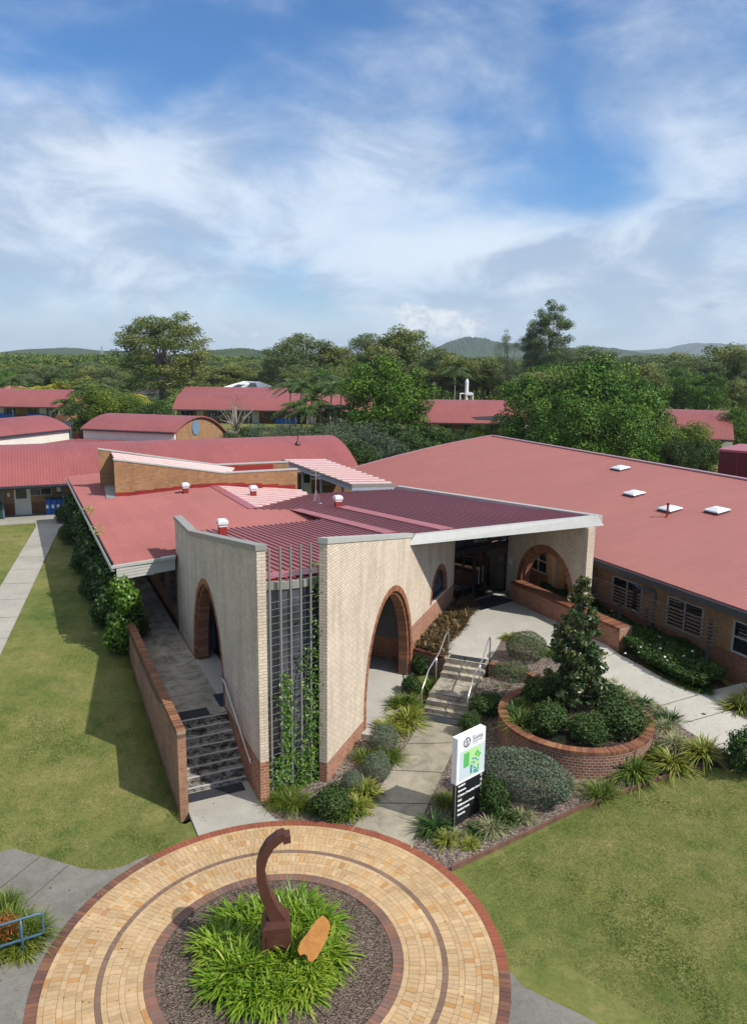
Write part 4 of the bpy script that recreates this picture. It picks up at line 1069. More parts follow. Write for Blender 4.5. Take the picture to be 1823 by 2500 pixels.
# --- main roof plane with its ribs
q0g = off(A0, (UB, .26), (UA, .95)); q1g = off(B0, (UR, .95), (NI, .26))
tip = (9.18, 30.59); bk = (1.31, 44.56); b2_ = (-3.63, 42.64); b3_ = (-5.84, 35.80); f2a = (-3.66, 35.24); c1_ = (-1.94, 31.98); c2_ = (-4.38, 30.48); c3_ = (-6.68, 29.47)
polyR = [q0g, ((q0g[0] + q1g[0]) / 2 + .1, (q0g[1] + q1g[1]) / 2 - .15), q1g, off(B0, (UR, 7.35), (NI, .26)), (1.40, 26.55), tip, bk, b2_, b3_, f2a, c1_, c2_, c3_, off(A0, (UA, 10.9), (UB, .26))]
rd = (math.cos(R(118)), math.sin(R(118)))
mb = MB(); ribbed_roof(mb, polyR, zR, rd, .235, .046, .075, .045, .12, 0, 1)
mb.build('roof', [M['roof_flat'], M['roof_dark']], RB)
def band(p, q, w, zf, lift, mat, name, h=.03):
    d = Vector((q[0] - p[0], q[1] - p[1])).normalized(); n = (-d.y * w / 2, d.x * w / 2); mb = MB()
    c = [(p[0] - n[0], p[1] - n[1]), (q[0] - n[0], q[1] - n[1]), (q[0] + n[0], q[1] + n[1]), (p[0] + n[0], p[1] + n[1])]
    mb.prism(c, [zf(*k) + lift for k in c], [zf(*k) + lift + h for k in c]); return mb.build(name, mat, RB)
band((-1.58, 36.1), (2.80, 28.05), .62, zR, .045, M['flash'], 'roof_flashing')
band((-3.66, 35.27), (.63, 27.45), .55, zR, .045, M['flash'], 'roof_flashing')
g0, g1 = off(q0g, (UA, .45)), off(q1g, (UR, .45)); band((g0[0] + .0, g0[1]), g1, .75, zR, .045, M['flash'], 'roof_flashing')
# upstand where the front roof steps down to the left roof
mb = MB()
for a, b in ((c3_, c2_), (c2_, c1_), (c1_, f2a), (f2a, b3_)):
    mb.hexa([a + (zL(*a) - .1,), b + (zL(*b) - .1,), (b[0] + .05, b[1] + .03, zL(*b) - .1), (a[0] + .05, a[1] + .03, zL(*a) - .1)],
            [a + (max(zR(*a) - .11, zL(*a)),), b + (max(zR(*b) - .11, zL(*b)),), (b[0] + .05, b[1] + .03, max(zR(*b) - .11, zL(*b))), (a[0] + .05, a[1] + .03, max(zR(*a) - .11, zL(*a)))])
mb.build('roof_upstand', M['redflash'], RB)
# front fascia of the entrance portico, soffit and right hand edge
fa0, fa1 = (1.22, 26.32, 5.42), (9.49, 30.64, 5.30); ft0, ft1 = (1.50, 26.62, 5.74), (9.18, 30.62, 5.70)
mb = MB(); mb.hexa([fa0, fa1, (9.25, 30.95, 5.30), (1.5, 26.85, 5.42)], [ft0, ft1, (9.1, 30.85, 5.70), (1.5, 26.85, 5.74)]); mb.build('fascia', M['cappale'], RB)
mb = MB(); mb.hexa([(9.42, 30.72, 5.30), (1.55, 44.70, 4.06), (1.30, 44.5, 4.06), (9.1, 30.6, 5.30)], [(9.42, 30.72, 5.72), (1.55, 44.70, 4.50), (1.30, 44.5, 4.50), (9.1, 30.6, 5.72)]); mb.build('fascia', M['cappale'], RB)
mb = MB(); so = [(1.5, 26.9), (9.05, 30.8), (6.5, 35.5), (3.3, 33.0)]; mb.prism(so, [zR(*p) - .32 for p in so], [zR(*p) - .2 for p in so]); mb.build('soffit', M['soffit'], RB)
# portico wall with the large round arch
W0 = (6.30, 34.71); SN = (.8902, .4555); SD2 = (.4555, -.8902)
zt = lambda s: zR(*off(W0, (SD2, s))) - .34
mb = MB(); mb.wall(W0, SD2, [(-.1, .9)] + arch_p + [(5.25, .9), (5.25, zt(5.25)), (-.1, zt(-.1))], .36, SN); wp = mb.build('portico_wall', M['cream'], RB)
mb = MB(); arch_ring(mb, W0, SD2, SN, PA['sc'], PA['z0'], PA['a'], PA['b'], 1.9, .28, -.012, .20, cols=[tuple(x * .95 for x in c) for c in RINGCOL], brick_h=.12)
arch_ring(mb, W0, SD2, SN, PA['sc'], PA['z0'], PA['a'] - .282, PA['b'] - .282, 1.9, .09, .12, .40, cols=RINGCOL)
mb.build('arch_surround', [M['archbrick'], M['mortar_l']], wp)
for s, z, w, h in ((.22, 2.62, .17, .24), (.38, 2.56, .12, .2)):
    mb = MB(); c = off(W0, (SD2, s), (SN, -.012)); mb.box(c + (z,), (w, .012, h), SD2); mb.build('notice', M['paper'], wp)
# entrance doors
D0, D1 = off(B0, (UR, 13.45), (NI, .12)), off(W0, (SD2, -.02)); dd = Vector((D1[0] - D0[0], D1[1] - D0[1])); DL = dd.length; dd.normalize(); DD = (dd.x, dd.y); DNI = (-dd.y, dd.x)
def mirror_glass(name, c, rough=.03):
    m, nt, b, o = nodes_of(name); b.inputs['Metallic'].default_value = 1; b.inputs['Roughness'].default_value = rough
    L(nt, ramp(nt, noise(nt, .7, 3), [(.3, tuple(x * .85 for x in c)), (.7, tuple(x * 1.15 for x in c))]), b.inputs['Base Color']); return m
mb = MB(); mb.box(off(D0, (DD, DL / 2)) + (T,), (DL, .02, 2.25), DD); gd = mb.build('glass_door', mirror_glass('entrance_glass', (.20, .20, .205)), RB)
mb = MB()
for s, w in ((.05, .07), (.75, .06), (1.45, .16), (2.25, .14), (DL - .05, .08)): mb.box(off(D0, (DD, s)) + (T, ), (w, .09, 2.3), DD)
mb.box(off(D0, (DD, DL / 2)) + (T + 2.2,), (DL, .14, .28), DD); mb.box(off(D0, (DD, DL / 2)) + (T + .0,), (DL, .10, .09), DD)
mb.build('door_frame', M['black'], gd)
for s in (1.72, 1.98):
    mb = MB(); p = off(D0, (DD, s), (DNI, -.09)); mb.tube([p + (T + .7,), p + (T + 1.5,)], .018, 8); mb.build('door_handle', M['steel'], gd)
mb = MB(); mb.box(off(D0, (DD, DL / 2), (DNI, .35)) + (T + 2.48,), (DL, .05, 1.4), DD); mb.build('transom_panel', M['interior'], RB)
mb = MB()
for s in (.9, 1.7, 2.5, DL - .06): mb.box(off(D0, (DD, s), (DNI, -.02)) + (T + 2.45,), (.05, .05, 1.3), DD)
for z in (2.60, 3.02): mb.box(off(D0, (DD, 2.4), (DNI, -.1)) + (T + z,), (2.9, .05, .05), DD)
mb.box(off(D0, (DD, 3.85), (DNI, -.1)) + (T + 2.60,), (.05, .05, .46), DD)
sg = mb.build('sign_frame', M['black'], RB)
def text_mesh(txt, size, o, xdir, ydir, mat, parent, name='lettering', align='LEFT', lift=0.0, ext=.002, space=1.0, bold=0.0):
    cu = bpy.data.curves.new('t', 'FONT'); cu.body = txt; cu.size = size; cu.align_x = align; cu.extrude = ext; cu.space_character = space; cu.offset = bold; cu.resolution_u = 2
    tmp = bpy.data.objects.new('t', cu); COL.objects.link(tmp); dg = bpy.context.evaluated_depsgraph_get()
    me = bpy.data.meshes.new_from_object(tmp.evaluated_get(dg)); bpy.data.objects.remove(tmp); bpy.data.curves.remove(cu)
    me.materials.clear(); me.materials.append(mat)
    X = Vector(xdir).normalized(); Y = Vector(ydir).normalized(); Z = X.cross(Y); ox, oy, oz = parent_world(parent)
    for v in me.vertices:
        p = Vector(o) + X * v.co.x + Y * v.co.y + Z * (v.co.z + lift); v.co = (p.x - ox, p.y - oy, p.z - oz)
    me.name = name; ob = bpy.data.objects.new(name, me); COL.objects.link(ob); ob.parent = parent; return ob
text_mesh('RECEPTION', .36, off(D0, (DD, 1.25), (DNI, -.12)) + (T + 2.69,), DD + (0,), (0, 0, 1), M['galv'], RB, 'lettering')
mb = MB(); mb.box(off(D0, (DD, 1.7), (DNI, -.75)) + (T + .003,), (2.2, 1.1, .012), DD); o = mb.build('floor_mat', M['mat']); tag(o, 'large dark entrance mat in front of the black framed glass doors', 'floor mat')

# --- curved glass and the steel trellis between the blade walls
mb = MB(); n = 12; pts = []
for i in range(n + 1):
    k = i / n; s = math.sin(math.pi * k) * .28; pts.append((q0g[0] + (q1g[0] - q0g[0]) * k + .25 * s * 0 + s * .35, q0g[1] + (q1g[1] - q0g[1]) * k - s))
for i in range(n): mb.hexa([pts[i] + (0,), pts[i + 1] + (0,), (pts[i + 1][0], pts[i + 1][1] + .03, 0), (pts[i][0], pts[i][1] + .03, 0)], [pts[i] + (5.85,), pts[i + 1] + (5.85,), (pts[i + 1][0], pts[i + 1][1] + .03, 5.85), (pts[i][0], pts[i][1] + .03, 5.85)])
cg = mb.build('curved_glazing', glassmat('glazing_blue_grey', (.085, .094, .115), .2), RB, smooth=False)
mb = MB()
for i in range(n): mb.hexa([(p[0], p[1] - .05, 5.82) for p in (pts[i], pts[i + 1])] + [(p[0], p[1] + .08, 5.82) for p in (pts[i + 1], pts[i])], [(p[0], p[1] - .05, 6.03) for p in (pts[i], pts[i + 1])] + [(p[0], p[1] + .08, 6.03) for p in (pts[i + 1], pts[i])])
mb.build('glazing_head', M['capgrey'], cg)
mb = MB()
for k in (3, 5, 7, 9): mb.bar((pts[k][0], pts[k][1] - .02, 0), (pts[k][0], pts[k][1] - .02, 5.82), .03, .03)
mb.build('mullion', M['charcoal'], cg)
t0, t1 = off(A0, (UB, .26), (UA, .22)), off(B0, (NI, .22), (UR, .25))
TR = thing('steel_trellis', 'tall grey steel trellis of flat posts and thin wires between the cream blade walls', 'trellis', t0 + (0,))
for k in (.08, .26, .43, .60, .77):
    p = (t0[0] + (t1[0] - t0[0]) * k, t0[1] + (t1[1] - t0[1]) * k); mb = MB(); mb.box(p + (-.1,), (.048, .05, 7.2), DD); mb.build('post', M['trellis'], TR)
for i in range(28):
    z = .30 + i * .198; mb = MB(); mb.bar(t0 + (z,), t1 + (z,), .009, .009); mb.build('wire', M['trellis'], TR)

# --- left roof
F1 = (-9.47, 27.05); gut = (-19.3, 47.46)
polyL = [F1, (-7.60, 28.20), (-7.10, 28.75), (-4.1, 30.7), (-2.0, 32.6), f2a, b3_, (-9.27, 42.82), (-13.9, 41.5), (-16.0, 45.0), (-16.9, 48.6), gut]
mb = MB(); ribbed_roof(mb, polyL, zL, (math.cos(R(27)), math.sin(R(27))), .27, .055, .08, .04, .10, 0, 0); mb.build('roof', M['roof_flat'], RB)
zW = plane3((-9.27, 42.82, 4.73), (-5.84, 35.80, 4.73), (-3.63, 42.64, 4.27))
polyW = [(-9.27, 42.82), (-5.84, 35.85), (-3.63, 42.64), (-4.3, 44.0)]
mb = MB(); ribbed_roof(mb, polyW, zW, (math.cos(R(8)), math.sin(R(8))), .72, .05, .26, .20, .1, 0, 1); M['ribglare'] = plain('painted_rib_glare', (.58, .40, .37), .4, var=.1); mb.build('roof', [M['roof_flat'], M['ribglare']], RB)  # glare along the ribs painted in as a pale rib colour
band((-9.2, 42.6), (-5.80, 35.9), .42, zL, .03, M['flash'], 'ridge_flashing', .04)
# gutter, fascia boards, posts
mb = MB(); gL = lambda p, k, z: (p[0] - UB[0] * k, p[1] - UB[1] * k, z)
mb.hexa([gL(F1, .14, 4.12), gL(gut, .14, 4.12), gL(gut, .0, 4.12), gL(F1, .0, 4.12)], [gL(F1, .14, 4.27), gL(gut, .14, 4.27), gL(gut, .12, 4.27), gL(F1, .12, 4.27)]); mb.build('gutter', M['galv'], RB)
mb = MB()
for i in range(4): mb.hexa([(F1[0] + .05, F1[1] - .04 - .0, 3.78 + .11 * i), (-7.55, 28.12, 3.90 + .11 * i), (-7.6, 28.25, 3.90 + .11 * i), (F1[0] + .02, F1[1] + .1, 3.78 + .11 * i)], [(F1[0] + .05, F1[1] - .02, 3.885 + .11 * i), (-7.55, 28.14, 4.005 + .11 * i), (-7.6, 28.25, 4.005 + .11 * i), (F1[0] + .02, F1[1] + .1, 3.885 + .11 * i)])
mb.build('fascia', M['weatherboard'], RB)
mb = MB(); mb.hexa([(F1[0] - .1, F1[1] - .12, 4.235), (-7.5, 28.06, 4.345), (-7.6, 28.3, 4.345), (F1[0] - .1, F1[1] + .12, 4.235)], [(F1[0] - .1, F1[1] - .12, 4.33), (-7.5, 28.06, 4.45), (-7.6, 28.3, 4.45), (F1[0] - .1, F1[1] + .12, 4.33)]); mb.build('barge_cap', M['cappale'], RB)
for k in (.35, 4, 8, 12, 16, 20):
    p = off(F1, (UA, k), (UB, .25)); mb = MB(); mb.box(p + (T - .3,), (.09, .09, 3.2), UA); mb.build('verandah_post', M['offwhite'] if k < 1 else M['galv'], RB)
mb = MB(); c = off(A0, (UA, 11.3), (UB, -1.0)); mb.box(c + (3.62,), (.32, .3, .18), UB); mb.build('ceiling_light', M['white'], RB)
mb = MB(); a_ = off(A0, (UA, 11.0), (UB, .2)); b_ = off(A0, (UA, 24.5), (UB, .2)); mb.wall(a_, UA, [(0, .9), (13.5, .9), (13.5, 4.3), (0, 4.3)], .24, UB); mb.build('side_wall', M['tandark'], RB)
mb = MB()
for k in (1.5, 4.2, 7.2):
    mb.hexa([off(a_, (UA, k), (UB, -.02)) + (1.9,), off(a_, (UA, k + 1.1), (UB, -.02)) + (1.9,), off(a_, (UA, k + 1.1), (UB, .02)) + (1.9,), off(a_, (UA, k), (UB, .02)) + (1.9,)], [off(a_, (UA, k), (UB, -.02)) + (3.3,), off(a_, (UA, k + 1.1), (UB, -.02)) + (3.3,), off(a_, (UA, k + 1.1), (UB, .02)) + (3.3,), off(a_, (UA, k), (UB, .02)) + (3.3,)])
mb.build('side_window', M['glass'], RB)
# closing walls below the roofs (back of the building)
mb = MB(); cw = [(-7.0, 30.6), (-4.5, 29.6), (-1.9, 26.6), (-1.2, 28.6), (2.4, 33.4), (6.0, 35.8), (1.1, 43.9), (-9, 43.6), (-12.5, 42)]
mb.prism(cw, .5, [4.2, 4.5, 5.0, 4.9, 4.6, 4.2, 3.9, 4.0, 4.0]); mb.build('core_walls', M['tandark'], RB)

# --- tall brick clerestory box
b0 = (-13.82, 40.18); BD = (math.cos(R(23)), math.sin(R(23))); BN = (-BD[1], BD[0])
mb = MB(); mb.wall(b0, BD, [(0, 4.0), (10.15, 4.0), (10.15, 5.44), (5.88, 5.42), (0, 6.42)], .24, BN); cb = mb.build('clerestory_wall', M['tan'], RB)
coping(b0, BD, BN, [(-.03, 6.42), (5.88, 5.42), (10.18, 5.44)], .24, .07, .03, 'coping', cb, M['cappale'])
b1 = off(b0, (BN, 3.3)); 
mb = MB(); mb.wall(b1, BD, [(-.55, 4.0), (10.6, 4.0), (10.6, 5.42), (6.1, 5.42), (-.55, 6.62)], .24, BN); cb2 = mb.build('clerestory_wall', M['tan'], RB)
coping(b1, BD, BN, [(-.58, 6.62), (6.1, 5.42), (10.6, 5.42)], .24, .07, .03, 'coping', cb2, M['cappale'])
mb = MB(); mb.wall(off(b0, (BD, .45), (BN, .24)), BN, [(0, 4.0), (3.06, 4.0), (3.06, 6.3), (0, 6.3)], .2, BD); mb.build('clerestory_end', M['tandark'], RB)
zB = plane3(off(b0, (BD, 0)) + (6.34,), off(b0, (BD, 5.88)) + (5.34,), off(b1, (BD, 0)) + (6.46,))
pb = [off(b0, (BD, .1), (BN, .25)), off(b0, (BD, 6.2), (BN, .25)), off(b1, (BD, 7.2), (BN, -.03)), off(b1, (BD, .1), (BN, -.03))]
mb = MB(); ribbed_roof(mb, pb, zB, BD, .60, .05, .20, .15, .1, 0, 1); mb.build('roof', [M['roof_flat'], M['ribglare']], RB)
mb = MB()
pr_ = [off(b0, (BD, 6.2), (BN, .25)), off(b0, (BD, 10.1), (BN, .25)), off(b1, (BD, 10.1), (BN, -.03)), off(b1, (BD, 7.2), (BN, -.03))]; mb.prism(pr_, 4.6, 4.9); mb.build('roof', M['roof_flat'], RB)
mb = MB(); mb.wall(off(b1, (BD, 6.4)), BD, [(0, 4.92), (3.2, 4.92), (3.2, 5.36), (0, 5.36)], .03, (-BN[0], -BN[1])); mb.build('wall_flashing', M['redflash'], RB)
mb = MB()
for i in range(10):
    s0, s1 = i * 1.0 + .01, (i + 1) * 1.0 - .0; p = off(b0, (BD, s0)); q = off(b0, (BD, min(s1, 10.1)))
    zb_ = max(min(zL(*p), 4.72), min(zL(*q), 4.72)) if i < 5 else max(4.3, min(zW(*p), 4.7)); mb.wall(b0, BD, [(s0, zb_ - .5), (min(s1, 10.1), zb_ - .5), (min(s1, 10.1), zb_ + .20), (s0, zb_ + .20)], .03, (-BN[0], -BN[1]), 0, .002)
mb.build('step_flashing', M['redflash'], cb)
mb = MB(); mb.hexa([off(b0, (BD, -.5), (BN, -.25)) + (4.41,), off(b0, (BD, .0), (BN, -.35)) + (4.43,), off(b0, (BD, .4), (BN, 3.3)) + (4.47,), off(b0, (BD, -.35), (BN, 3.3)) + (4.45,)], [off(b0, (BD, -.5), (BN, -.25)) + (4.45,), off(b0, (BD, .0), (BN, -.35)) + (4.47,), off(b0, (BD, .4), (BN, 3.3)) + (4.56,), off(b0, (BD, -.35), (BN, 3.3)) + (4.52,)]); mb.build('valley_tray', M['galv'], RB)
# --- roof vents
M['ventcap'] = plain('vent_cap_white', (.66, .66, .65), .5, var=.05)
def vent(px, py, zf, guess, w=.28, hh=.36):
    z = guess
    for _ in range(20): p = at(px, py, z); z = zf(p[0], p[1])
    p = at(px, py, z); mb = MB(); mb.box((p[0], p[1], z - .05), (w, w, hh), UB); v = mb.build('roof_vent', M['redflash'], RB)
    m2 = MB(); m2.box((p[0], p[1], z + hh - .05), (w * 1.12, w * 1.12, .07), UB); m2.box((p[0], p[1], z + hh + .05), (w * 1.38, w * 1.38, .11), UB)
    m2.hexa([off(p, (UB, a * w * .69), (UA, b * w * .69)) + (z + hh + .16,) for a, b in ((-1, -1), (1, -1), (1, 1), (-1, 1))], [off(p, (UB, a * w * .5), (UA, b * w * .5)) + (z + hh + .23,) for a, b in ((-1, -1), (1, -1), (1, 1), (-1, 1))]); m2.box((p[0], p[1], z + hh + .02), (w * .8, w * .8, .03), UB)
    m2.build('vent_cap', M['ventcap'], v)
vent(453.6, 1205, zL, 4.6); vent(618.6, 1212, zW, 4.6); vent(824.6, 1239, zR, 4.8); vent(543.5, 1304, zR, 5.2)
# --- antenna and floodlight on the roof
z = 4.58
AN = thing('roof_antenna', 'thin metal mast with tripod foot standing on the maroon roof', 'antenna', at(771, 1225, z))
p = at(771, 1225, z); mb = MB(); mb.tube([(p[0], p[1], z), (p[0], p[1], z + 1.75)], .018, 6)
for a in (0, 2.1, 4.2): mb.tube([(p[0] + .22 * math.cos(a), p[1] + .22 * math.sin(a), z - .02), (p[0], p[1], z + .65)], .012, 5)
mb.build('mast', M['galv'], AN); mb = MB()
for h in (1.2, 1.4, 1.6): mb.tube([(p[0] - .25, p[1], z + h), (p[0] + .25, p[1], z + h)], .008, 5)
mb.build('crossbar', M['galv'], AN)
FL = thing('floodlight', 'small black and white floodlight on the maroon roof beside the mast', 'light', at(780, 1232, 4.6)); p = at(780, 1232, 4.6)
mb = MB(); mb.box((p[0], p[1], 4.58), (.22, .16, .14), UB); mb.build('housing', M['black'], FL); mb = MB(); mb.box((p[0] + .02, p[1] - .10, 4.60), (.2, .04, .1), UB); mb.build('lens', M['white'], FL)

# --- covered walkway behind, glare painted into its pale roof ribs
CW = thing('covered_walkway', 'flat covered walkway roof with pale striped ribs behind the maroon roof', 'walkway', (-3, 48, 1.2))
cp = [(-1.28, 43.9), (1.19, 44.33), (-3.62, 54.9), (-6.66, 54.6)]; zc = lambda x, y: 4.66
mb = MB(); ribbed_roof(mb, cp, zc, (math.cos(R(9)), math.sin(R(9))), .86, .05, .36, .30, .08, 0, 1); mb.build('roof_sheet', [M['roof_flat'], M['ribglare']], CW)
mb = MB()
for a, b in ((cp[0], cp[1]), (cp[3], cp[0]), (cp[1], cp[2])): mb.bar(a + (4.58,), b + (4.58,), .06, .2)
mb.build('fascia', M['capgrey'], CW); mb = MB()
for a, b in ((cp[0], cp[1]), (cp[3], cp[0]), (cp[1], cp[2])): mb.bar(a + (4.38,), b + (4.38,), .05, .18)
mb.build('steel_beam', plain('pale_blue_steel', (.36, .42, .47), .45, var=.08), CW)
for p in ((-1.9, 45.6), (.55, 45.6), (-3.4, 48.6), (-4.9, 51.7)):
    mb = MB(); mb.box(p + (.9,), (.12, .12, 3.4), UA); mb.build('post', plain('pale_blue_post', (.40, .45, .48), .45, var=.08), CW)
# ================================================================== other buildings
def vault_roof(parent, p0, p1, w, prof, mat, over=.25, thick=.10, name='roof', endmat=None):
    """p0->p1 the front eave, w the plan vector across, prof [(t, z)] across; ribs run across the vault"""
    mb = MB(); ax = Vector((p1[0] - p0[0], p1[1] - p0[1])); Lx = ax.length; ax.normalize(); n = len(prof)
    acc = [0.0]; wl = math.hypot(*w)
    for i in range(1, n): acc.append(acc[-1] + math.hypot((prof[i][0] - prof[i - 1][0]) * wl, prof[i][1] - prof[i - 1][1]))
    P = lambda s, i, dz=0: (p0[0] + ax.x * s + w[0] * prof[i][0], p0[1] + ax.y * s + w[1] * prof[i][0], prof[i][1] + dz)
    s0, s1 = -over, Lx + over
    for i in range(n - 1):
        mb.face([P(s0, i), P(s1, i), P(s1, i + 1), P(s0, i + 1)], 0, None, [(s0, acc[i]), (s1, acc[i]), (s1, acc[i + 1]), (s0, acc[i + 1])])
        mb.face([P(s0, i + 1, -thick), P(s1, i + 1, -thick), P(s1, i, -thick), P(s0, i, -thick)], 1)
        for s, fl in ((s0, 0), (s1, 1)):
            q = [P(s, i, -thick), P(s, i), P(s, i + 1), P(s, i + 1, -thick)]; mb.face(q if not fl else q[::-1], 1)
    for i in (0, n - 1):
        q = [P(s0, i, -thick), P(s1, i, -thick), P(s1, i), P(s0, i)]; mb.face(q if i == 0 else q[::-1], 1)
    o = mb.build(name, [mat, endmat or M['flash']], parent, fix=False)
    me = o.data
    return o
def arcprof(z0, z1, rise, n=18, over=0.0):
    """arch between eave heights z0 and z1"""
    out = []
    for i in range(n + 1):
        t = i / n; out.append((-over + t * (1 + 2 * over), z0 + (z1 - z0) * t + rise * (1 - (2 * t - 1) ** 2)))
    return out
def window(parent, o, d, out, s0, s1, z0, z1, fr='frame_lt', mull=1, glass='glass', bar=None, name='window'):
    mb = MB(); f = lambda s, z, k=.03: off(o, (d, s), (out, k)) + (z,)
    w = .055
    for a, b in (((s0, z0), (s1, z0)), ((s1, z0), (s1, z1)), ((s1, z1), (s0, z1)), ((s0, z1), (s0, z0))): mb.bar(f(*a), f(*b), w, .06)
    for i in range(1, mull + 1):
        s = s0 + (s1 - s0) * i / (mull + 1); mb.bar(f(s, z0), f(s, z1), w * .8, .05)
    if bar: mb.bar(f(s0, z0 + (z1 - z0) * bar), f(s1, z0 + (z1 - z0) * bar), w * .7, .05)
    fo = mb.build(name, M[fr], parent); m2 = MB(); q = [f(s0, z0, .012), f(s1, z0, .012), f(s1, z1, .012), f(s0, z1, .012)]; q2 = [f(s0, z0, .004), f(s1, z0, .004), f(s1, z1, .004), f(s0, z1, .004)]
    m2.hexa([q2[0], q2[1], q[1], q[0]], [q2[3], q2[2], q[2], q[3]]); m2.build('pane', M[glass], fo); return fo

# ---- classroom block on the right with the broad curved red roof
CB = thing('classroom_block', 'long low brick building under a broad curved red corrugated roof with skylights', 'building', (9, 36, 1.0))
WD = (math.cos(R(115.5)), math.sin(R(115.5))); WN = (-math.cos(R(25.5)), -math.sin(R(25.5)))   # out of the wall, towards the forecourt
Wr = (12.59, 25.30)
mb = MB(); mb.wall(Wr, WD, [(-12, .5), (32.5, .5), (32.5, 3.72), (-12, 3.72)], .24, (-WN[0], -WN[1])); cbw = mb.build('wall', M['two'], CB)
mb = MB(); e0 = off(Wr, (WD, 32.5)); mb.wall(e0, (-WN[0], -WN[1]), [(0, .5), (13.2, .5), (13.2, 5.85), (9, 5.45), (5, 4.8), (0, 3.72)], .24, (-WD[0], -WD[1])); mb.build('end_wall', M['tandark'], CB)
for s0, s1, bar in ((4.27, 5.9, None), (1.27, 2.92, None), (-1.85, -.06, .5), (10.22, 11.55, .5), (7.4, 8.82, .5), (12.5, 14.1, None)): window(CB, Wr, WD, WN, s0, s1, 2.06, 3.18, bar=bar)
E0 = off(Wr, (WD, -12), (WN, .45)); E1 = off(Wr, (WD, 32.9), (WN, .45))
prof = [(s / 12.6, 3.82 + .228 * s - .0047 * s * s) for s in np.linspace(0, 12.6, 22)]
vault_roof(CB, E0, E1, (-WN[0] * 12.6, -WN[1] * 12.6), prof, M['roof'], .1, .08, 'roof')
zC = lambda x, y: (lambda s: 3.82 + .228 * s - .0047 * s * s)((x - E0[0]) * -WN[0] + (y - E0[1]) * -WN[1])
back = [(s / 12.6, 5.94 - .26 * s - .006 * s * s) for s in np.linspace(0, 12.6, 12)]
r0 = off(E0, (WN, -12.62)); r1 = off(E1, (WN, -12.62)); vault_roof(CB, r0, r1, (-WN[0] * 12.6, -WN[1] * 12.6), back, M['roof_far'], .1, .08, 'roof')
mb = MB(); mb.bar(off(r0, (WN, .02)) + (5.98,), off(r1, (WN, .02)) + (5.98,), .34, .07); mb.build('ridge_cap', plain('ridge_cap_pale', (.33, .2, .22), .5), CB)
mb = MB()
for (a, za), (b, zb) in zip(prof[:-1], prof[1:]):
    pa, pb = off(E1, (WN, -12.6 * a), (WD, .12)), off(E1, (WN, -12.6 * b), (WD, .12)); mb.bar(pa + (za + .03,), pb + (zb + .03,), .2, .1)
mb.build('barge_cap', plain('barge_maroon_pale', (.34, .17, .18), .5), CB)
mb = MB(); g = lambda s, k, z: off(Wr, (WD, s), (WN, k)) + (z,)
mb.hexa([g(-12, .40, 3.50), g(32.8, .40, 3.50), g(32.8, .56, 3.50), g(-12, .56, 3.50)], [g(-12, .40, 3.76), g(32.8, .40, 3.76), g(32.8, .58, 3.76), g(-12, .58, 3.76)]); mb.build('gutter', M['charcoal'], CB)
mb = MB(); mb.hexa([g(-12, .0, 3.49), g(32.5, .0, 3.49), g(32.5, .4, 3.49), g(-12, .4, 3.49)], [g(-12, .0, 3.53), g(32.5, .0, 3.53), g(32.5, .4, 3.53), g(-12, .4, 3.53)]); mb.build('soffit', M['charcoal'], CB)
for s in (3.75, 7.1):
    mb = MB(); mb.tube([g(s + .35, .47, 3.55), g(s + .35, .47, 3.25), g(s + .3, .4, 3.2), g(s - .15, .12, 3.18), g(s - .2, .09, 3.1), g(s - .2, .09, 1.0)], .05, 8); mb.build('downpipe', M['blueframe'], CB, smooth=True)
for px, py in ((1513, 1146), (1546.5, 1208), (1634, 1246), (1749, 1250)):
    z = 5.0
    for _ in range(30): p = at(px, py, z); z = .5 * z + .5 * zC(p[0], p[1])
    ux = Vector((-WN[0], -WN[1], .13)).normalized(); uy = Vector((WD[0], WD[1], 0)); nn = uy.cross(ux) if uy.cross(ux).z > 0 else ux.cross(uy)
    c = Vector((p[0], p[1], z)); qq = lambda a, b, h: tuple(c + ux * a * .74 + uy * b * .74 + nn * h * .8)
    mb = MB(); mb.hexa([qq(-.55, -.55, -.02), qq(.55, -.55, -.02), qq(.55, .55, -.02), qq(-.55, .55, -.02)], [qq(-.5, -.5, .12), qq(.5, -.5, .12), qq(.5, .5, .12), qq(-.5, .5, .12)]); sk = mb.build('skylight', M['redmetal'], CB)
    mb = MB(); mb.hexa([qq(-.56, -.56, .121), qq(.56, -.56, .121), qq(.56, .56, .121), qq(-.56, .56, .121)], [qq(-.5, -.5, .19), qq(.5, -.5, .19), qq(.5, .5, .19), qq(-.5, .5, .19)])
    mb.hexa([qq(-.44, -.44, .19), qq(.44, -.44, .19), qq(.44, .44, .19), qq(-.44, .44, .19)], [qq(-.2, -.2, .29), qq(.2, -.2, .29), qq(.2, .2, .29), qq(-.2, .2, .29)]); mb.build('dome', plain('skylight_acrylic', (.66, .68, .70), .4, var=.03), sk, fix=False)
z = 4.9
for _ in range(30): p = at(1627, 1262, z); z = .5 * z + .5 * zC(p[0], p[1])
mb = MB(); mb.tube([(p[0], p[1], z - .1), (p[0], p[1], z + .55)], .05, 8); mb.tube([(p[0], p[1], z + .55), (p[0], p[1], z + .66)], .075, 8); mb.tube([(p[0], p[1], z - .03), (p[0], p[1], z + .05)], [.14, .06], 8); mb.build('flue_pipe', M['redflash'], CB)
mb = MB(); mb.hexa([g(8.95, .0, 1.0), g(10.12, .0, 1.0), g(10.12, .03, 1.0), g(8.95, .03, 1.0)], [g(8.95, .0, 3.45), g(10.12, .0, 3.45), g(10.12, .03, 3.45), g(8.95, .03, 3.45)]); mb.build('timber_panel', plain('tan_timber_panel', (.46, .27, .12), .7, var=.2), CB)
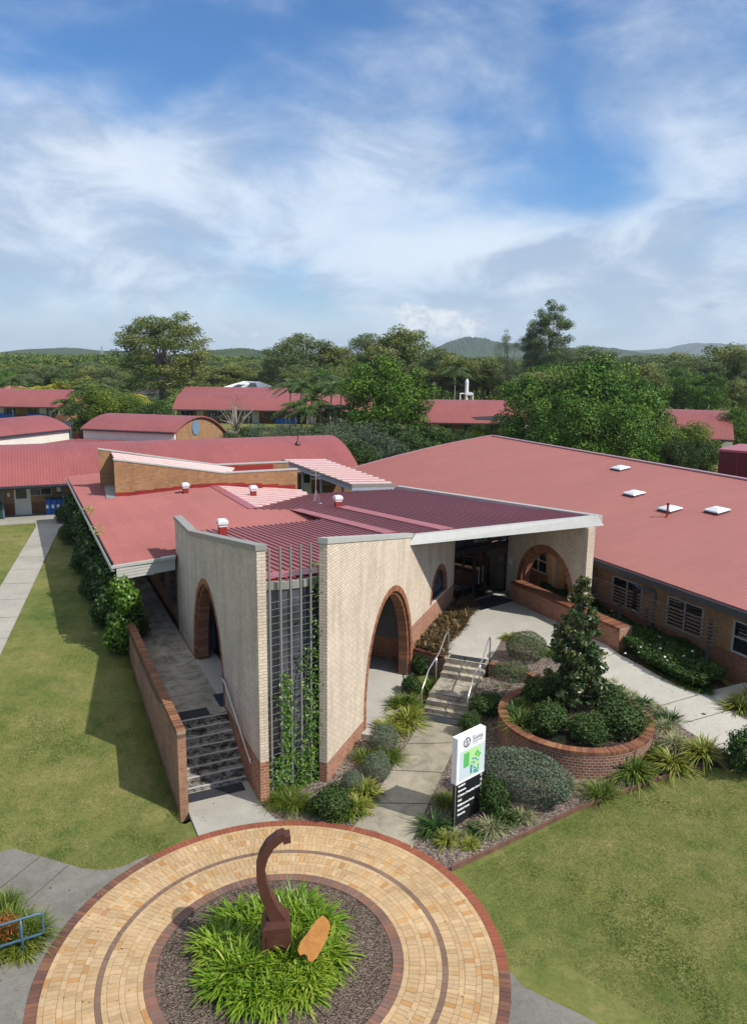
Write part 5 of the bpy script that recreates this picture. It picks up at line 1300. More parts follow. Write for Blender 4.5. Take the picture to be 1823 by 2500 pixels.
for s in (9.55, 9.7): mb = MB(); mb.tube([g(s, .07, 1.1), g(s, .07, 3.3)], .025, 6); mb.build('downpipe', M['offwhite'], CB)
# slatted screens standing in front of the windows
def screen(s0, s1, posts, label):
    t = thing('slat_screen', label, 'screen', g(s0, .75, .9), 'slatted timber screens before the classroom windows')
    for i in range(7):
        z = 2.28 + i * .135; mb = MB(); mb.bar(g(s0, .78, z), g(s1, .78, z), .035, .06); mb.build('slat', M['slat'], t)
    for s in posts: mb = MB(); mb.bar(g(s, .70, .9), g(s, .70, 3.2 if s < 1 else 2.6), .1, .1); mb.build('post', plain('screen_post', (.055, .05, .045), .7), t)
screen(4.0, 7.6, (4.7, 7.2), 'slatted brown screen before the left classroom window near the portico pillar')
screen(.0, 3.75, (.35, 3.3), 'slatted brown screen before the middle classroom window, longer of the two')

# ---- barrel roofed block at the left
VB = thing('barrel_roofed_block', 'long brick block with red corrugated barrel roof and posted verandah behind the left lawn', 'building', (-20, 55, 1.2))
ve0 = off((-23.86, 47.93), (EV, -16)); ve1 = (-1.19, 57.8); LV = math.dist(ve0, ve1)
wv = (EVN[0] * 12.2, EVN[1] * 12.2)
vault_roof(VB, ve0, ve1, wv, arcprof(3.55, 3.55, 1.95, 26), roofmat('roof_corrugated_left', (.265, .07, .064), .19, .5, .5), .1, .1)
wf = off(ve0, (EVN, 2.3)); 
mb = MB(); mb.wall(wf, EV, [(0, .9), (LV, .9), (LV, 4.1), (0, 4.1)], .24, EVN); mb.build('wall', M['two'], VB)
ends = [(p[0] * 12.2, p[1] - .12) for p in arcprof(3.55, 3.55, 1.95, 20)]
mb = MB(); mb.wall(off(ve1, (EV, -.1)), EVN, [(2.3, .9)] + [(12.2, .9)] + [q for q in ends[::-1] if q[0] >= 2.3], .2, (-EV[0], -EV[1])); mb.build('end_wall', M['tandark'], VB)
mb = MB(); mb.hexa([off(ve0, (EVN, -.1)) + (3.38,), off(ve1, (EVN, -.1)) + (3.38,), off(ve1, (EVN, .02)) + (3.38,), off(ve0, (EVN, .02)) + (3.38,)], [off(ve0, (EVN, -.1)) + (3.52,), off(ve1, (EVN, -.1)) + (3.52,), off(ve1, (EVN, .02)) + (3.52,), off(ve0, (EVN, .02)) + (3.52,)]); mb.build('gutter', M['charcoal'], VB)
mb = MB(); mb.hexa([off(ve0, (EVN, .05)) + (3.30,), off(ve1, (EVN, .05)) + (3.30,), off(ve1, (EVN, 2.3)) + (3.6,), off(ve0, (EVN, 2.3)) + (3.6,)], [off(ve0, (EVN, .05)) + (3.34,), off(ve1, (EVN, .05)) + (3.34,), off(ve1, (EVN, 2.3)) + (3.64,), off(ve0, (EVN, 2.3)) + (3.64,)]); mb.build('soffit', M['interior'], VB)
def sV(px, py, z):                       # distance along the eave of a point at height z on the wall plane
    p = at(px, py, z); return (p[0] - wf[0]) * EV[0] + (p[1] - wf[1]) * EV[1]
VN_ = (-EVN[0], -EVN[1])
for px, py in ((11, 1267), (158, 1254)):
    p = at(px, py, T); mb = MB(); mb.box((p[0], p[1], T - .1), (.13, .13, 2.35), EV); mb.build('verandah_post', M['blueframe'], VB)
def on_wall(px, py):
    d = ray(px, py); k = (wf[0] * EVN[0] + wf[1] * EVN[1]) / (d[0] * EVN[0] + d[1] * EVN[1]); x, y, z = d[0] * k, d[1] * k, CAM_H + d[2] * k
    return ((x - wf[0]) * EV[0] + (y - wf[1]) * EV[1], z)
def wallrect(a, b): s0, z0 = on_wall(*a); s1, z1 = on_wall(*b); return min(s0, s1), max(s0, s1), min(z0, z1), max(z0, z1)
s0, s1, z0, z1 = wallrect((38, 1246), (74, 1187))
ff = lambda s, k, z: off(wf, (EV, s), (VN_, k)) + (z,)
mb = MB(); mb.hexa([ff(s0, 0, T), ff(s1, 0, T), ff(s1, .06, T), ff(s0, .06, T)], [ff(s0, 0, z1), ff(s1, 0, z1), ff(s1, .06, z1), ff(s0, .06, z1)]); dr = mb.build('door', M['offwhite'], VB)
mb = MB(); a, b = s0 + .12, s1 - .25; mb.hexa([ff(a, .062, T + 1.1), ff(b, .062, T + 1.1), ff(b, .07, T + 1.1), ff(a, .07, T + 1.1)], [ff(a, .062, z1 - .1), ff(b, .062, z1 - .1), ff(b, .07, z1 - .1), ff(a, .07, z1 - .1)]); mb.build('pane', M['glass_grey'], dr)
mb = MB(); mb.box(ff(s0 + .08, .09, T + .95), (.05, .05, .12), EV); mb.build('door_handle', M['steel'], dr)
s0, s1, z0, z1 = wallrect((74, 1210), (126, 1184)); window(VB, wf, EV, VN_, s0, s1, z0, z1, bar=.72)
s0, s1, z0, z1 = wallrect((136, 1206), (152, 1182)); mb = MB(); mb.hexa([ff(s0, .0, z0), ff(s1, 0, z0), ff(s1, .05, z0), ff(s0, .05, z0)], [ff(s0, 0, z1), ff(s1, 0, z1), ff(s1, .05, z1), ff(s0, .05, z1)]); nbd = mb.build('notice_board', M['timber'], VB)
mb = MB(); mb.hexa([ff(s0 + .1, .052, z0 + .15), ff(s1 - .1, .052, z0 + .15), ff(s1 - .1, .06, z0 + .15), ff(s0 + .1, .06, z0 + .15)], [ff(s0 + .1, .052, z1 - .2), ff(s1 - .1, .052, z1 - .2), ff(s1 - .1, .06, z1 - .2), ff(s0 + .1, .06, z1 - .2)]); mb.build('notice', M['paper'], nbd)
s0, s1, z0, z1 = wallrect((19, 1213), (24, 1203)); mb = MB(); mb.hexa([ff(s0, .0, z0), ff(s1, 0, z0), ff(s1, .05, z0), ff(s0, .05, z0)], [ff(s0, 0, z1), ff(s1, 0, z1), ff(s1, .05, z1), ff(s0, .05, z1)]); mb.build('wall_plate', M['white'], VB)
# far end of the verandah wall seen under the covered walkway
s0, s1, z0, z1 = wallrect((737, 1200), (760, 1150)); mb = MB(); mb.hexa([ff(s0, 0, T), ff(s1, 0, T), ff(s1, .06, T), ff(s0, .06, T)], [ff(s0, 0, T + 2.1), ff(s1, 0, T + 2.1), ff(s1, .06, T + 2.1), ff(s0, .06, T + 2.1)]); dr = mb.build('door', M['offwhite'], VB)
mb = MB(); mb.hexa([ff(s0 + .15, .062, T + 1.1), ff(s1 - .15, .062, T + 1.1), ff(s1 - .15, .07, T + 1.1), ff(s0 + .15, .07, T + 1.1)], [ff(s0 + .15, .062, T + 2), ff(s1 - .15, .062, T + 2), ff(s1 - .15, .07, T + 2), ff(s0 + .15, .07, T + 2)]); mb.build('pane', M['glass_grey'], dr)
p = atY(727, 1089, 59.5); mb = MB(); mb.tube([(p[0], p[1], 5.0), (p[0], p[1], 6.3)], .04, 6); mb.tube([(p[0], p[1], 5.2), (p[0], p[1], 5.5)], [.25, .05], 8); mb.build('roof_pipe', M['redmetal'], VB)
# lockers under the verandah, bin
for i, (xa, xb) in enumerate(((113, 126), (127, 139), (140, 152), (153, 166))):
    s0, s1, _, _ = wallrect((xa, 1240), (xb, 1240)); t = thing('locker', ['leftmost blue locker on the verandah, set slightly forward', 'second blue locker from the left on the verandah', 'third blue locker from the left on the verandah', 'rightmost blue locker on the verandah, partly behind the post'][i], 'locker', ff((s0 + s1) / 2, .3, T), 'blue lockers on the left verandah')
    mb = MB(); mb.box(ff((s0 + s1) / 2, .32, T), ((s1 - s0) * .97, .5, 1.02 if i else 1.06), EV); mb.build('cabinet', M['blue'], t)
    mb = MB(); mb.box(ff((s0 + s1) / 2 - .08, .585, T + .42), (.16, .012, .24), EV); mb.build('sticker', M['white'], t)
t = thing('wheelie_bin', 'dark green wheelie bin at the left edge beside the verandah post', 'bin', at(2, 1266, T)); p = at(0, 1266, T)
mb = MB(); mb.hexa([off(p, (EV, a * .22), (EVN, b * .22)) + (T + .05,) for a, b in ((-1, -1), (1, -1), (1, 1), (-1, 1))], [off(p, (EV, a * .29), (EVN, b * .31)) + (T + 1.0,) for a, b in ((-1, -1), (1, -1), (1, 1), (-1, 1))]); mb.build('bin_body', M['green_bin'], t)
mb = MB(); mb.hexa([off(p, (EV, a * .31), (EVN, b * .34)) + (T + 1.0,) for a, b in ((-1, -1), (1, -1), (1, 1), (-1, 1))], [off(p, (EV, a * .27), (EVN, b * .3)) + (T + 1.08,) for a, b in ((-1, -1), (1, -1), (1, 1), (-1, 1))]); mb.build('lid', M['green_bin'], t)

# ---- further blocks: generic
def block(label, p0, p1, depth, z_eave, z_back, rise, ground=1.0, wallmat='two', wset=.5, roof=None, name='school_block', nwin=0, over=.2, post=False):
    d = Vector((p1[0] - p0[0], p1[1] - p0[1])); Lx = d.length; d.normalize(); D = (d.x, d.y); Nn = (-d.y, d.x)
    t = thing(name, label, 'building', ((p0[0] + p1[0]) / 2, (p0[1] + p1[1]) / 2, ground))
    vault_roof(t, p0, p1, (Nn[0] * depth, Nn[1] * depth), arcprof(z_eave, z_back, rise, 16), roof or M['roof_far'], over, .12)
    mb = MB(); w0 = off(p0, (Nn, wset)); mb.wall(w0, D, [(0, ground - .5), (Lx, ground - .5), (Lx, z_eave + .05), (0, z_eave + .05)], .24, Nn); mb.build('wall', M[wallmat], t)
    pr = [(q[0] * depth, q[1] - .13) for q in arcprof(z_eave, z_back, rise, 16)]
    for s in (0.05, Lx - .05):
        mb = MB(); mb.wall(off(p0, (D, s)), Nn, [(wset, ground - .5), (depth - .05, ground - .5)] + [q for q in pr[::-1] if wset <= q[0] <= depth - .05], .2, (D[0], D[1]) if s < 1 else (-D[0], -D[1])); mb.build('end_wall', M['tan'], t)
    mb = MB(); mb.bar(off(p0, (Nn, -.05)) + (z_eave - .12,), off(p1, (Nn, -.05)) + (z_eave - .12,), .12, .14); mb.build('gutter', M['charcoal'], t)
    out = (-Nn[0], -Nn[1])
    for i in range(nwin):
        a = Lx * (i + .15) / nwin; b = Lx * (i + .62) / nwin; window(t, w0, D, out, a, b, ground + 1.0, z_eave - .4, mull=2)
        if i % 2 == 0:
            m2 = MB(); q = lambda s, k, z: off(w0, (D, s), (out, k)) + (z,); s = Lx * (i + .72) / nwin
            m2.hexa([q(s, 0, ground), q(s + 1.1, 0, ground), q(s + 1.1, .06, ground), q(s, .06, ground)], [q(s, 0, ground + 2.1), q(s + 1.1, 0, ground + 2.1), q(s + 1.1, .06, ground + 2.1), q(s, .06, ground + 2.1)]); m2.build('door', M['offwhite'], t)
    if post:
        k = 0.0
        while k < Lx: mb = MB(); mb.box(off(p0, (D, k), (Nn, .1)) + (ground,), (.12, .12, z_eave - ground - .1), D); mb.build('verandah_post', M['blueframe'], t); k += 6
    return t, w0, D, Nn, Lx
# pair of white walled hall blocks just behind
t, w0, D, Nn, Lx = block('white walled hall block with red vaulted roof at the left edge', (-38.5, 48.6), (-28.6, 71.6), 9.5, 5.0, 3.6, 1.7, wallmat='offwhite', wset=.12)
t, w0, D, Nn, Lx = block('white walled hall with brick end and round blue window under a red vaulted roof', (-27.5, 71.8), (-18.3, 69.5), 11.5, 5.0, 3.6, 1.75, wallmat='offwhite', wset=.12)
c = off((-18.3, 69.5), (Nn, 4.3), (D, .02)); mb = MB(); n = 24
f1 = [off(c, (Nn, .72 * math.cos(2 * math.pi * i / n)), (D, .02)) + (5.05 + .72 * math.sin(2 * math.pi * i / n),) for i in range(n)]; f0 = [(p[0] - D[0] * .06, p[1] - D[1] * .06, p[2]) for p in f1]
mb.faces(f1, [list(range(n))]); 
for i in range(n): mb.face([f0[i], f0[(i + 1) % n], f1[(i + 1) % n], f1[i]])
mb.build('round_window', plain('round_window_blue', (.16, .24, .34), .3), t)
# low roof joining them
zz = 4.05; JR = thing('link_roof', 'low red roof in the gap between the two white walled halls', 'roof', (-27, 66, 1)); pj = [(-34, 52), (-28.3, 71.2), (-27.2, 71.6), (-18.0, 69.2), (-16.5, 63.5), (-28, 57)]
mb = MB(); ribbed_roof(mb, pj, lambda x, y: zz, (.3, .95), .76, .03, .05, .03, .1); mb.build('roof_sheet', M['roof_far'], JR); mb = MB(); mb.prism([(-33, 54), (-28.3, 70.5), (-18.6, 68.6), (-18, 64.5), (-28, 58.5)], .6, 3.9); mb.build('wall', M['tandark'], JR)
mb = MB(); mb.bar((-28.4, 71.9, 4.3), (-25.6, 72.3, 4.3), .1, .6); mb.build('parapet', M['redmetal'], JR)
# far blocks
Y = 123
a = atY(-60, 1005, Y); b = atY(150, 1004, Y); t, w0, D, Nn, Lx = block('far brick block with red roof and blue lockers at the left edge', (a[0], Y), (b[0], Y), 12, 3.4, 3.4, 2.5, wset=2.2, nwin=4, post=True)
lab2 = ['long row of blue lockers under the far left verandah, left of the door', 'row of blue lockers under the far left verandah, right of the door']
for i, (xa, xb) in enumerate(((-6, 32), (71, 110))):
    p = atY(xa, 1030, Y + 1.6); q = atY(xb, 1030, Y + 1.6); mb = MB()
    k = int((q[0] - p[0]) / .5)
    for j in range(k): mb.box((p[0] + .25 + j * .5, Y + 1.7, 1.0), (.46, .5, 1.1 if (j % 5) else 1.13), (1, 0))
    tag(mb.build('locker_row', M['blue']), lab2[i], 'lockers')
a = atY(424, 1003, Y); b = atY(905, 1000, Y); t, w0, D, Nn, Lx = block('far long brick block with red vaulted roof behind the bare grey tree', (a[0], Y), (b[0], Y), 13, 3.3, 3.3, 2.45, wset=2.0, nwin=7, post=True)
p = atY(478, 1040, Y - 1); mb = MB(); mb.box((p[0], Y - 1.2, .9), (2.6, .3, 1.35), (1, 0)); tag(mb.build('brick_wall', M['tan']), 'short tan brick wall in front of the far long block', 'wall')
p = atY(700, 1030, Y + 1.2); mb = MB(); mb.box((p[0], Y + 1.2, 1.0), (3.6, .5, .9), (1, 0)); mb.box((p[0] - 1.2, Y + 1.2, 1.9), (.8, .45, .06), (1, 0)); tag(mb.build('locker_row', M['blue']), 'blue lockers under the verandah of the far long block', 'lockers')
a = atY(440, 957, 150); b = atY(692, 958, 150); block('second red roofed block showing just above the far long roof', (a[0], 150), (b[0], 150), 12, 3.6, 3.6, 1.95, nwin=0)
Y = 104
a = atY(1012, 1027, Y); b = atY(1300, 1024, Y); t, w0, D, Nn, Lx = block('red roofed block with two flues beside the dark spreading tree', (a[0], Y), (b[0], Y), 13, 3.3, 3.3, 2.75, wset=1.6, nwin=5, post=False)
p = atY(1058, 973, Y + 8.0); mb = MB(); mb.tube([(p[0], p[1], 4.6), (p[0], p[1], 7.9)], .22, 10); mb.tube([(p[0], p[1], 7.9), (p[0], p[1], 8.1), (p[0], p[1], 8.35), (p[0], p[1], 8.45)], [.22, .42, .36, .1], 10); mb.build('flue', M['rust'], t)
p = atY(1138, 970, Y + 7); mb = MB(); mb.tube([(p[0], p[1], 5.6), (p[0], p[1], 6.6), (p[0], p[1], 6.75), (p[0], p[1], 8.6), (p[0], p[1], 9.0)], [.18, .18, .25, .25, .12], 10); mb.box((p[0] + .3, p[1], 6.7), (.9, .5, .4), (1, 0)); mb.tube([(p[0] - .9, p[1], 5.4), (p[0] - .9, p[1], 6.9), (p[0] + .9, p[1], 6.9), (p[0] + .9, p[1], 5.4)], .11, 8); mb.build('flue', M['white'], t)
p = atY(1190, 1026, Y - 3); sh = MB(); q = [atY(1150, 1018, Y - 1), atY(1235, 1014, Y - 1), atY(1235, 1027, Y - 5), atY(1160, 1024, Y - 5)]
sh.faces([v for v in q] + [(v[0], v[1], v[2] - .05) for v in q], [(0, 1, 2, 3), (7, 6, 5, 4), (0, 4, 5, 1), (1, 5, 6, 2), (2, 6, 7, 3), (3, 7, 4, 0)]); 
SS = thing('shade_sail', 'small dark shade sail at the right end of the flued block', 'shade sail', (p[0], p[1], 1)); sh.build('sail', M['pot'], SS); mb = MB(); v = q[2]; mb.tube([(v[0], v[1], 1), (v[0], v[1], v[2])], .07, 8); mb.build('post', M['blueframe'], SS)
a = atY(1560, 1056, 87)[:2]; b = atY(1788, 1058, 84)[:2]; t, w0, D, Nn, Lx = block('red roofed block half hidden at the right edge behind the big dark tree', a, b, 15, 3.5, 3.5, 2.7, wset=1.0, nwin=3)
# maroon metal plant box on the right
RX = thing('plant_enclosure', 'dark maroon metal box enclosure rising behind the right end of the big roof', 'enclosure', (26, 53, 1)); c0 = at(1756, 1096, 6.2); 
mb = MB(); mb.prism([c0[:2], (c0[0] + 5.5, c0[1] - 4.6), (c0[0] + 8.5, c0[1] - 1.2), (c0[0] + 3.0, c0[1] + 3.4)], 1.0, 6.05); mb.build('cladding', M['redmetal'], RX)
mb = MB(); mb.prism([(c0[0] - .1, c0[1]), (c0[0] + 5.5, c0[1] - 4.75), (c0[0] + 8.65, c0[1] - 1.2), (c0[0] + 3.0, c0[1] + 3.55)], 6.052, 6.2); mb.build('lid', M['flash'], RX)
mb = MB()
for k in range(1, 6): mb.box((c0[0] + 5.5 * k / 6 - .012, c0[1] - 4.6 * k / 6 - .012, 1.0), (.05, .03, 5.0), (.767, -.641))
mb.build('cover_strip', M['redflash'], RX)
# white house with solar panels, grey neighbour, shed
WH = thing('white_roof_house', 'white hipped roof house with dark solar panels among the trees', 'house', atY(595, 955, 185)); Y = 185
def hip(t, x0, x1, ztop, zev, Y, dep, mat, rx0, rx1, wallm='offwhite', g0=1.0):
    mb = MB(); e = [(x0, Y, zev), (x1, Y, zev), (x1, Y + dep, zev), (x0, Y + dep, zev)]; r = [(rx0, Y + dep / 2, ztop), (rx1, Y + dep / 2, ztop)]
    mb.faces(e + r, [(0, 1, 5, 4), (1, 2, 5), (2, 3, 4, 5), (3, 0, 4), (3, 2, 1, 0)]); mb.build('roof', mat, t, fix=False)
    mb = MB(); mb.prism([(x0 + .6, Y + .6), (x1 - .6, Y + .6), (x1 - .6, Y + dep - .6), (x0 + .6, Y + dep - .6)], g0 - .3, zev - .02); mb.build('wall', M[wallm], t)
    return e, r
x0, x1 = atY(516, 955, Y)[0], atY(672, 955, Y)[0]; rx0, rx1 = atY(585, 935, Y)[0], atY(624, 935, Y)[0]; zt_, ze = atY(600, 931, Y + 5)[2], atY(600, 954, Y)[2]
e, r = hip(WH, x0, x1, zt_, ze, Y, 11, M['white'], rx0, rx1)
def on_face(e0, e1, r1, r0, a, b, c, d, lift, name, t):
    def pt(u, v):
        p = Vector(e0) * (1 - u) + Vector(e1) * u; q = Vector(r0) * (1 - u) + Vector(r1) * u; return p * (1 - v) + q * v + Vector((0, -.02, lift))
    mb = MB(); q = [pt(a, c), pt(b, c), pt(b, d), pt(a, d)]; mb.hexa([tuple(v) for v in q], [tuple(v + Vector((0, -.03, .06))) for v in q]); mb.build(name, M['solar'], t)
on_face(e[0], e[1], r[1], r[0], .52, .74, .30, .80, .02, 'solar_panel', WH); on_face(e[0], e[1], r[1], r[0], .20, .38, .20, .62, .02, 'solar_panel', WH)
GH = thing('grey_roof_house', 'small grey roofed house beside the white roofed house', 'house', atY(700, 955, 180)); hip(GH, atY(664, 955, 180)[0], atY(782, 955, 180)[0], atY(700, 936, 180)[2], atY(700, 950, 180)[2], 180, 10, plain('tile_grey', (.16, .18, .2), .7), atY(695, 936, 180)[0], atY(760, 936, 180)[0])
OH = thing('tiled_house', 'pale tiled house roof glimpsed right of the left palms', 'house', atY(345, 960, 175)); hip(OH, atY(318, 962, 175)[0], atY(378, 962, 175)[0], atY(345, 945, 175)[2], atY(345, 962, 175)[2], 175, 9, plain('tile_sand', (.36, .27, .2), .8), atY(338, 950, 175)[0], atY(355, 950, 175)[0])
OR = thing('tiled_house', 'orange tiled house roof at the left edge behind the yellow palms', 'house', atY(15, 955, 150)); hip(OR, atY(-30, 960, 150)[0], atY(50, 960, 150)[0], atY(10, 944, 150)[2], atY(10, 960, 150)[2], 150, 9, plain('tile_orange', (.30, .12, .07), .8), atY(-10, 944, 150)[0], atY(25, 944, 150)[0])
# dark shade cloth roofs behind the white walled halls
for i, (pts_, lab) in enumerate((([atY(85, 1022, 95), atY(172, 1040, 80), atY(182, 1032, 95), atY(110, 1018, 112)], 'dark shade cloth canopy behind the left white walled hall'), ([atY(180, 1036, 92), atY(262, 1012, 84), atY(392, 1024, 88), atY(330, 1014, 108)], 'dark shade cloth canopy behind the brick ended hall'))):
    t = thing('shade_sail', lab, 'shade sail', (pts_[0][0], pts_[0][1], 1.0)); mb = MB(); mb.faces(pts_ + [(v[0], v[1], v[2] - .06) for v in pts_], [(0, 1, 2, 3), (7, 6, 5, 4), (0, 4, 5, 1), (1, 5, 6, 2), (2, 6, 7, 3), (3, 7, 4, 0)]); mb.build('sail', M['pot'], t)
    for v in pts_[:2]: mb = MB(); mb.tube([(v[0], v[1], 1.0), v], .08, 8); mb.build('post', M['blueframe'], t)
# transmission towers, tiny in the distance
for px, base, top, Y, lab in ((250, 872, 845, 900, 'steel lattice power tower on the left horizon'), (549, 882, 868, 1100, 'small lattice power tower before the middle wooded hill')):
    b_, t_ = atY(px, base, Y), atY(px, top, Y); h = t_[2] - 1.0; w = h * .09; mb = MB()
    for sx, sy in ((-1, -1), (1, -1), (1, 1), (-1, 1)): mb.bar((b_[0] + sx * w, Y + sy * w, 1), (b_[0] + sx * w * .15, Y + sy * w * .15, t_[2]), .3, .3)
    for k in (.65, .78, .9): mb.bar((b_[0] - w * 1.3, Y, 1 + h * k), (b_[0] + w * 1.3, Y, 1 + h * k), .25, .25)
    for k in range(6):
        f0, f1_ = k / 6, (k + 1) / 6; s = 1 if k % 2 else -1; mb.bar((b_[0] + s * w * (1 - .85 * f0), Y - w * (1 - .85 * f0), 1 + h * f0), (b_[0] - s * w * (1 - .85 * f1_), Y - w * (1 - .85 * f1_), 1 + h * f1_), .2, .2)
    tag(mb.build('power_tower', M['galv']), lab, 'tower')
# ================================================================== sign
s0 = (2.13, 17.67); sdv = Vector((.745, .667)).normalized(); SX = (sdv.x, sdv.y); SNn = (SX[1], -SX[0]); sw = 1.08; gz = .04
SG = thing('directory_sign', 'upright white and black school directory sign with a coloured site map', 'sign', off(s0, (SX, sw / 2)) + (gz,))
q = lambda a, b, z: off(s0, (SX, a), (SNn, b)) + (z,)
mb = MB(); mb.hexa([q(.03, -.05, gz - .1), q(sw - .05, -.05, gz - .1), q(sw - .05, .05, gz - .1), q(.03, .05, gz - .1)], [q(.03, -.05, 1.42), q(sw - .05, -.05, 1.42), q(sw - .05, .05, 1.42), q(.03, .05, 1.42)]); mb.build('lower_panel', M['black'], SG)
mb = MB(); mb.hexa([q(.02, .048, gz), q(.035, .048, gz), q(.035, .056, gz), q(.02, .056, gz)], [q(.02, .048, 1.4), q(.035, .048, 1.4), q(.035, .056, 1.4), q(.02, .056, 1.4)]); mb.build('edge_strip', M['galv'], SG)
mb = MB(); mb.hexa([q(0, -.09, 1.32), q(sw, -.09, 1.32), q(sw, .09, 1.32), q(0, .09, 1.32)], [q(0, -.09, 2.60), q(sw, -.09, 2.60), q(sw, .09, 2.60), q(0, .09, 2.60)]); up_p = mb.build('upper_panel', M['white'], SG)
XD, YD = SX + (0,), (0, 0, 1)
def slab(a0, z0, a1, z1, lift, mat, name, parent):
    mb = MB(); mb.hexa([q(a0, .09, z0), q(a1, .09, z0), q(a1, .09 + lift, z0), q(a0, .09 + lift, z0)], [q(a0, .09, z1), q(a1, .09, z1), q(a1, .09 + lift, z1), q(a0, .09 + lift, z1)]); return mb.build(name, mat, parent)
mp_ = slab(.10, 1.40, 1.07, 2.20, .003, plain('map_blue_grey', (.55, .62, .66), .5, var=.02), 'site_map', up_p)
def mpoly(pts, lift, mat, name='map_area'):
    mb = MB(); f = [q(a, .09 + lift, z) for a, z in pts]; b = [q(a, .0925, z) for a, z in pts]; n = len(pts); mb.faces(f, [list(range(n))])
    for i in range(n): mb.face([b[i], b[(i + 1) % n], f[(i + 1) % n], f[i]])
    return mb.build(name, mat, mp_)
gl, gm = plain('map_light_green', (.45, .68, .27), .5, var=.02), plain('map_green', (.10, .45, .12), .5, var=.02); bl = plain('map_blue', (.02, .20, .50), .5, var=.02)
mpoly([(.24, 2.16), (.90, 2.16), (.88, 1.42), (.52, 1.42), (.50, 1.72), (.24, 1.76)], .005, gl)
mpoly([(.25, 1.74), (.27, 1.71), (.44, 1.71), (.46, 1.74), (.46, 2.08), (.44, 2.11), (.27, 2.11), (.25, 2.08)], .007, gm)
mpoly([(.66, 1.95), (.76, 2.06), (.84, 1.99), (.74, 1.90)], .007, gm); mpoly([(.77, 1.88), (.86, 1.97), (.93, 1.92), (.84, 1.83)], .007, gm)
rr = np.random.RandomState(11); mb = MB()
for a, z, w, h, r_ in ((.62, 1.86, .10, .03, -.3), (.72, 1.83, .04, .08, .4), (.80, 1.76, .05, .05, .3), (.58, 1.77, .06, .03, .3), (.66, 1.74, .04, .07, 0), (.55, 1.58, .06, .22, .02), (.64, 1.62, .05, .03, .3), (.70, 1.58, .08, .03, -.5), (.68, 1.50, .05, .10, -.4), (.74, 1.47, .04, .12, -.4), (.82, 1.60, .04, .08, -.3), (.82, 1.52, .06, .04, -.4), (.80, 1.45, .06, .05, -.4), (.54, 1.70, .05, .02, .3), (.60, 1.68, .03, .03, .2), (.40, 2.02, .02, .02, 0)):
    c, s = math.cos(r_), math.sin(r_); pts = [(a + x * c - y * s, z + x * s + y * c) for x, y in ((-w / 2, -h / 2), (w / 2, -h / 2), (w / 2, h / 2), (-w / 2, h / 2))]
    mb.faces([q(x, .099, y) for x, y in pts] + [q(x, .0945, y) for x, y in pts], [(0, 1, 2, 3), (0, 3, 7, 4), (1, 0, 4, 5), (2, 1, 5, 6), (3, 2, 6, 7)])
mb.build('map_building', bl, mp_)
dk = plain('print_charcoal', (.03, .035, .05), .5, var=.02)
text_mesh('Siena', .20, q(.56, .092, 2.37), XD, YD, dk, up_p); text_mesh('CATHOLIC COLLEGE', .042, q(.565, .092, 2.31), XD, YD, dk, up_p); text_mesh('SIPPY DOWNS', .034, q(.57, .092, 2.26), XD, YD, plain('print_grey', (.45, .46, .48), .5, var=.02), up_p)
mb = MB(); cx, cz, n = .36, 2.40, 28
for i in range(n):
    a0, a1 = 2 * math.pi * i / n, 2 * math.pi * (i + 1) / n
    mb.face([q(cx + r * math.cos(a), .0935, cz + r * math.sin(a)) for r, a in ((.105, a0), (.135, a0), (.135, a1), (.105, a1))][::-1])
for (a, z, b, w, r_) in ((cx - .012, cz - .10, .024, .22, 0), (cx - .11, cz + .02, .22, .018, 0), (cx + .03, cz - .09, .016, .10, 0), (cx - .05, cz - .09, .012, .08, 0)):
    mb.face([q(a, .0935, z), q(a + b, .0935, z), q(a + b, .0935, z + w), q(a, .0935, z + w)])
mb.build('emblem', dk, up_p, fix=False)
wt = plain('print_white', (.85, .85, .85), .5, var=.02)
for i, tx in enumerate(('Ironbark', 'Benincasa', 'Il Campo (Hospitality Centre)', 'Oval', 'Multipurpose Courts', 'Student Access', 'Casuarina')):
    z = 1.19 - i * .135; text_mesh(tx, .082, q(.13, .052, z), XD, YD, wt, SG, space=.92, bold=.003)
    mb = MB(); c = (1.02, z + .045); up = i < 5
    if up: parts = [((-.010, -.05), (.010, -.05), (.010, .04), (-.010, .04)), ((-.04, .0), (0, .055), (0, .03), (-.04, -.02)), ((.04, .0), (.04, -.02), (0, .03), (0, .055))]
    else:
        k = 1 if i == 5 else -1; parts = [((-.05 * k, -.01), (.04 * k, -.01), (.04 * k, .01), (-.05 * k, .01)), ((.0, .04), (.055 * k, 0), (.03 * k, 0), (-.02 * k, .04)), ((.0, -.04), (-.02 * k, -.04), (.03 * k, 0), (.055 * k, 0))]
    for p_ in parts: mb.face([q(c[0] + a, .0535, c[1] + b) for a, b in p_])
    mb.build('arrow', wt, SG, fix=False)

